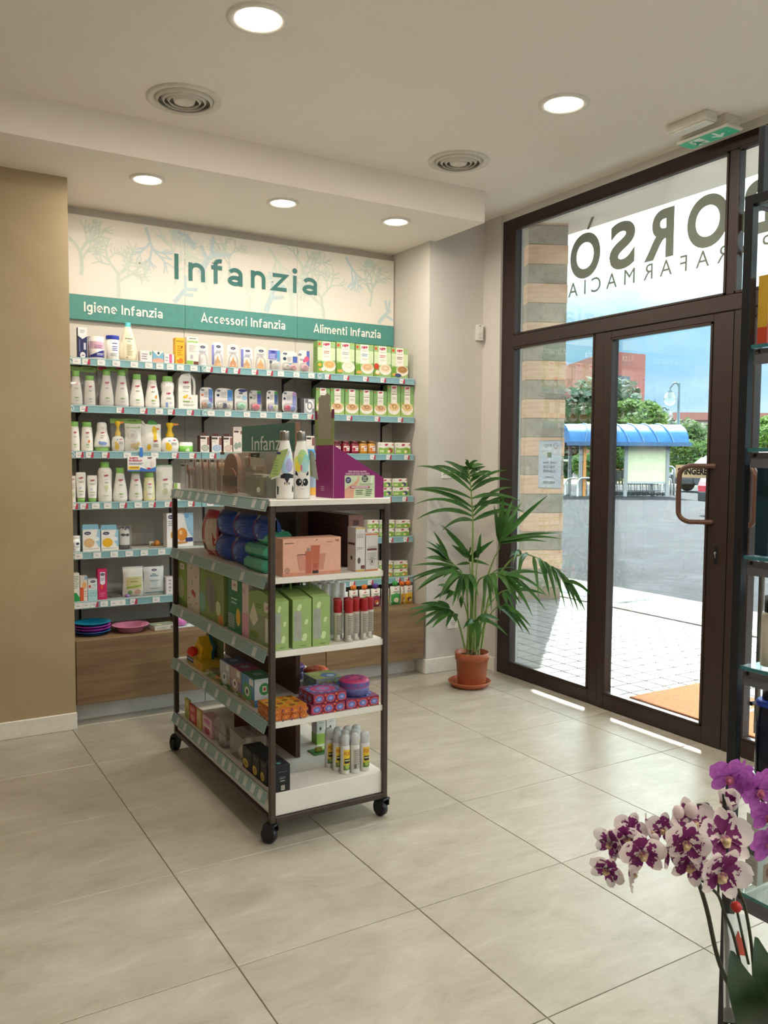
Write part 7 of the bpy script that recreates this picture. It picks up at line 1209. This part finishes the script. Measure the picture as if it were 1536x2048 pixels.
def cart(x, y, n_):
    p = g+RV*x+FV*y; t = T('shopping_cart', 'grey wire shopping trolley, %s in the row under the shelter' % ORD[n_], 'shopping cart', (p.x, p.y, 0), rzv+pi/2, group='shopping trolleys nested in a row'); b = B(); w = .24
    for zz, l0, l1 in ((.45, -.25, .38), (.7, -.32, .42), (.95, -.38, .46)): b.tube([(-w, l0, zz), (w, l0, zz), (w*.8, l1, zz), (-w*.8, l1, zz)], .014, m_wire, 4, True)
    for k in range(7): f = k/6; b.tube([(-w, -.25+.63*f, .45), (-w, -.38+.84*f, .95)], .010, m_wire, 4); b.tube([(w, -.25+.63*f, .45), (w, -.38+.84*f, .95)], .010, m_wire, 4)
    for k in range(4): f = k/3; b.tube([(-w+2*w*f, -.25, .45), (-w+2*w*f, -.38, .95)], .010, m_wire, 4); b.tube([(-w+2*w*f, -.25, .45), (-w*.8+1.6*w*f, .38, .45)], .010, m_wire, 4)
    b.out('basket', t); B().tube([(-w, -.5, 1.02), (w, -.5, 1.02)], .025, M('c98a5c' if n_ % 2 else 'a8433a', .5), 6).out('handle', t); b = B()
    for s in (-1, 1): b.tube([(s*w, -.38, .95), (s*w, -.42, .2), (s*w, .4, .16)], .018, m_wire, 5)
    b.out('chassis', t)
    for s in (-1, 1):
        for yy in (-.40, .38): B().lathe([(.001, -.02), (.075, -.02), (.075, .02), (.001, .02)], M('3c3e40', .6), 10, X=Matrix.Translation((s*w*.9, yy, .08)) @ Matrix.Rotation(pi/2, 4, 'Y')).out('wheel', t)
for k in range(9): cart(ex(1222+12*k), .95, k+1)
m_rail_s = M('b4b8bc', .4, .5)
def hoop(px0, px1, py, top, lab):
    a = gp((px0+px1)/2, py); s = (a-CAM).dot(_w)/FPX; w = (px1-px0)*s; h = hz((px0+px1)/2, top, a); t = T('steel_hoop', lab, 'barrier', (a.x, a.y, 0), rzv, group='steel hoop barriers'); r = min(.2, w*.3)
    pts = [(-w/2, 0, 0), (-w/2, 0, h-r)]+[(-w/2+r-r*math.cos(k*pi/8), 0, h-r+r*math.sin(k*pi/8)) for k in range(1, 5)]+[(w/2-r+r*math.sin(k*pi/8), 0, h-r+r*math.cos(k*pi/8)) for k in range(0, 5)]+[(w/2, 0, 0)]
    B().tube(pts, .04, m_rail_s, 8).out('tube', t)
hoop(1131, 1172, 990, 957, 'low steel hoop barrier next to the stone pillar'); hoop(1155, 1200, 993, 956, 'low steel hoop barrier under the shelter end'); hoop(1322, 1347, 990, 933, 'tall steel hoop barrier beside the shelter panel'); hoop(1328, 1341, 989, 958, 'small steel hoop barrier at the shelter corner')
gk = gp(1290, 974); B_ = B().box(-30, 30, 0, .25, -.05, .14, m_conc); struct(B_.out('kerb_far', None, (gk.x, gk.y, 0), rzv)); struct(B().box(-60, 60, .25, 14, -.05, .12, noisy('dry_grass', [(.3, '8a8850'), (.5, 'a39a62'), (.7, '7f8a4c')], 3, .95, bump=.5)).out('verge', None, (gk.x, gk.y, 0), rzv))
fb = gp(1190, 962); t = T('guard_rail', 'long low steel guard rail behind the trolley shelter', 'barrier', (fb.x, fb.y, .12), rzv)
B().box(-9, 9, -.04, .04, 1.15, 1.30, m_rail_s, .02).out('rail', t)
for k in range(7): B().box(-9+3*k-.06, -9+3*k+.06, -.04, .04, 0, 1.148, m_rail_s).out('post', t)
# trees and hedges: leaf clusters
def leafy(name, cols, tr=.3): return leafmat(name, cols[0], cols[1], tr, .6)
m_oak, m_lime, m_hed, m_bush, m_bark = leafy('dark_foliage', ('20382a', '35523a')), leafy('lime_foliage', ('4c6c2c', '6c8c40'), .4), leafy('hedge_foliage', ('38542a', '546e38')), leafy('bush_foliage', ('426428', '648640'), .4), M('5c4c3c', .9)
def crown(parent, c, rad, n, size, m, seed, name='crown', base=None):
    R_ = random.Random(seed); b = B(); blobs = [(Vector((R_.gauss(0, .45), R_.gauss(0, .45), R_.gauss(0, .40))), R_.uniform(.35, .6)) for _ in range(14)]
    V, F_ = [], []
    for _ in range(n):
        bc, br = R_.choice(blobs); d = Vector((R_.gauss(0, 1), R_.gauss(0, 1), R_.gauss(0, 1))).normalized()*br*(R_.random()**.35); p = bc+d
        if p.length > 1.05: p = p.normalized()*1.05*R_.uniform(.85, 1)
        P = Vector((c[0]+p.x*rad[0], c[1]+p.y*rad[1], c[2]+p.z*rad[2]))
        if base is not None and P.z < base: P.z = base+R_.random()*.3
        u = Vector((R_.gauss(0, 1), R_.gauss(0, 1), R_.gauss(0, .6))).normalized(); w = u.orthogonal().normalized(); s = size*R_.uniform(.6, 1.3); o = len(V)
        V += [P-u*s, P-w*s*.55, P+u*s, P+w*s*.55]; F_.append((o, o+1, o+2, o+3))
    return b.add(V, F_, m).out(name, parent)
def tree(label, px, py, pyt, pyb, half, m, seed, n=2600, size=.28, py0=None, name='tree'):
    """px: trunk, py: ground line, pyt/pyb: crown top and bottom, half: crown half width in pixels"""
    a = gp(px, py); s = (a-CAM).dot(_w)/FPX; z1, z0 = hz(px, pyt, a), max(.3, hz(px, pyb, a)); t = T(name, label, 'tree', (a.x, a.y, 0), group='trees beyond the car park')
    crown(t, (0, 0, (z0+z1)/2), (half*s, half*s*.8, (z1-z0)/2), n, size, m, seed); B().tube([(0, 0, 0), (.1, 0, z0*.6), (0, 0, (z0+z1)/2)], .22, m_bark, 8, rs=[.28, .2, .1]).out('trunk', t)
tree('big dark evergreen tree behind the shelter in front of the red building', 1195, 956, 726, 925, 95, m_oak, 1, 6500, .34)
tree('dark evergreen tree glimpsed between window frame and pillar', 1032, 956, 690, 880, 42, m_oak, 2, 2600, .34); tree('dark grey green tree right behind the lime tree', 1310, 954, 800, 930, 48, m_oak, 3, 2600, .34)
tree('lime green tree rising above the blue shelter roof', 1255, 963, 800, 880, 78, m_lime, 4, 2600, .22); tree('green tree behind the glass rack beside the red car', 1535, 962, 835, 925, 48, m_lime, 5, 1800, .22)
def bush(label, px, py, pyt, half, m, seed, n, size, dep=.7):
    a = gp(px, py); s = (a-CAM).dot(_w)/FPX; h = hz(px, pyt, a); t = T('shrub', label, 'shrub', (a.x, a.y, 0), rzv, group='shrubs behind the car park'); crown(t, (0, 0, h*.5), (half*s, half*s*dep, h*.52), n, size, m, seed, 'foliage', base=.05); B().tube([(0, 0, 0), (0, 0, h*.5)], .08, m_bark, 6).out('trunk', t)
bush('pale green upright bush beside the shelter panel', 1378, 968, 862, 46, m_bush, 6, 2600, .16); bush('broad hedge bush with yellowish top behind the pale bush', 1375, 953, 822, 62, m_hed, 7, 3600, .24); bush('green bush under the shelter beside its first post', 1172, 967, 893, 26, m_bush, 8, 1500, .16); bush('green bush seen under the shelter roof', 1232, 966, 885, 24, m_bush, 9, 1500, .16)
bush('low green hedge behind the red car', 1500, 955, 850, 60, m_hed, 10, 2400, .24); bush('dark bush left of the shelter posts', 1140, 960, 870, 30, m_oak, 12, 1500, .25)
# red building
gb = gp(1222, 943); sb = (gb-CAM).dot(_w); H_ = atD(1222, 704, sb).z; mb = noisy('red_render', [(.3, '8f5653'), (.7, '9b605c')], .6, .85); s = sb/FPX
bd = T('red_building', 'plain red office building behind the trees', 'building', (gb.x, gb.y, 0), rzv)
B().add([(((1222-768+x)*(sb+y)-(1222-768)*sb)/FPX, y, z) for z in (0, H_) for x, y in ((-12, 0), (63, 3), (60, 18), (-110, 20))], [(0, 1, 5, 4), (1, 2, 6, 5), (2, 3, 7, 6), (3, 0, 4, 7), (4, 5, 6, 7)], mb).out('wall', bd)
xe = ((1222-768+63)*(sb+3)-(1222-768)*sb)/FPX; fx = Matrix.Rotation(math.atan2(3, xe+12*s), 4, 'Z'); s *= ((xe+12*s)**2+3**2)**.5/(75*s); zw0, zw1 = atD(1240, 776, sb).z, atD(1240, 751, sb).z
wf = B().box((12)*s, (45)*s, .1, .4, zw0, zw1, M('4c5664', .3), X=Matrix.Translation((-12*sb/FPX, -.25, 0)) @ fx).out('window', bd)
for k in range(3): B().box((13+10.5*k)*s, (22+10.5*k)*s, 0, .12, zw0+.3, zw1-.3, M(('c4d4e0', '54606e', '66727f')[k], .2), X=Matrix.Translation((-12*sb/FPX, -.3, 0)) @ fx).out('pane', wf)
b = B(); b.box(-60*s, -25*s, .0, .3, zw0, zw1, M('4c5664', .3), X=Matrix.Translation((0, 30, 0))); b.out('roof_hut', bd)
an = B(); an.tube([(1*s, 8, H_), (1*s, 8, H_+36*s)], .12, M('8a8e94', .5), 6); an.box(-1*s, 5*s, 7.9, 8.1, H_+5*s, H_+10*s, M('9a9ea4', .5)); an.out('antenna', bd); B().tube([(-42*s, 14, H_), (-42*s, 14, H_+30*s)], .08, M('8a8e94', .5), 6).out('antenna', bd)
lb = gp(1440, 939); t = T('low_building', 'long low building with a reddish roof behind the hedges', 'building', (lb.x, lb.y, 0), rzv); zr = atD(1440, 826, (lb-CAM).dot(_w)).z
B().box(-7.2, 60, 0, 12, 0, zr-1.2, M('b4aaa0', .8)).out('wall', t); B().box(-7.6, 61, -.6, 13, zr-1.2, zr, M('8f625c', .8)).out('roof', t); B().box(12, 40, -4, -.7, zr-4.2, zr-2.4, M('b9bcc0', .6)).out('awning', t)
def lamp(px, py, ptop, pg, plamp, lab):
    a = gp(px, py); s = (a-CAM).dot(_w)/FPX; z1 = hz(px, ptop, a); t = T('street_lamp', lab, 'street lamp', (a.x, a.y, 0), rzv, group='curved street lamps'); gx = (pg-px)*s; zg = hz(px, plamp, a); mg = M('3f5664', .5)
    B().tube([(0, 0, 0), (0, 0, z1)], .09, mg, 8).out('pole', t); B().tube(smooth_path([(0, 0, z1-.5), (gx*.15, 0, z1-.05), (gx*.55, 0, z1+.02), (gx*.95, 0, z1-.25), (gx, 0, zg+.55)], 4), .05, mg, 6).out('arm', t)
    B().lathe([(.001, -.42), (.25, -.34), (.42, 0), (.25, .34), (.12, .42)], clear('ffffff', .06, .05, .15, 'd8e2e8'), 14, c=(gx, 0, zg)).out('globe', t); B().lathe([(.12, .05), (.16, .3), (.12, .5), (.05, .62)], mg, 10, c=(gx, 0, zg)).out('lamp_holder', t)
lamp(1353, 966, 768, 1335, 799, 'taller street lamp with a clear globe beside the shelter'); lamp(1319, 956, 816, 1332, 832, 'shorter distant street lamp above the shelter roof')
# cars
def car(lab, px, py, col, yaw, scale=1., roof='2a2c30'):
    a = gp(px, py); t = T('parked_car', lab, 'car', (a.x, a.y, 0), yaw); mc = M(col, .25, spec=.6, coat=.6); L = 2.15*scale
    prof = [(-L, .42), (-L*1.02, .75), (-L*.97, 1.02), (-L*.55, 1.12), (-L*.28, 1.55), (L*.62, 1.62), (L*.9, 1.15), (L*.99, 1.0), (L, .5), (L*.93, .32), (-L*.9, .32)]
    B().ext(prof, -.88, .88, mc, 'y').out('body', t); B().ext([(-L*.5, 1.13), (-L*.27, 1.49), (L*.58, 1.55), (L*.82, 1.16)], -.89, .89, M('39424c', .1, spec=.8), 'y').out('side_window', t); B().ext([(-L*.27, 1.5), (-L*.2, 1.64), (L*.55, 1.68), (L*.63, 1.56)], -.82, .82, M(roof, .3), 'y').out('roof', t)
    for x in (-L*.62, L*.62):
        for s_ in (-1, 1):
            w = B().lathe([(.001, -.11), (.30, -.11), (.345, -.09), (.345, .09), (.30, .11), (.001, .11)], M('1c1c1e', .7), 22, X=Matrix.Translation((x, s_*.82, .345)) @ Matrix.Rotation(pi/2, 4, 'X')).out('wheel', t); b = B()
            for k in range(5): b.box(-.035, .035, s_*.93-.01, s_*.93+.01, .03, .23, M('b8bcc0', .3, .8), X=Matrix.Translation((x, 0, .345)) @ Matrix.Rotation(k*2*pi/5, 4, 'Y'))
            b.out('spokes', w)
    B().box(-L*1.03, -L*.98, -.85, .85, .35, .6, M('26282c', .6), .02).out('bumper', t); B().box(-L*1.0, -L*.96, -.8, -.45, .78, .95, M('d8dade', .2)).out('headlight', t); B().box(-L*1.0, -L*.96, .45, .8, .78, .95, M('d8dade', .2)).out('headlight', t)
car('dark grey car parked beyond the door handle', 1447, 983, '3a4048', rzv+.25)
car('red car parked behind the glass rack', 1580, 1032, 'b02c3c', rzv+.2, .95)
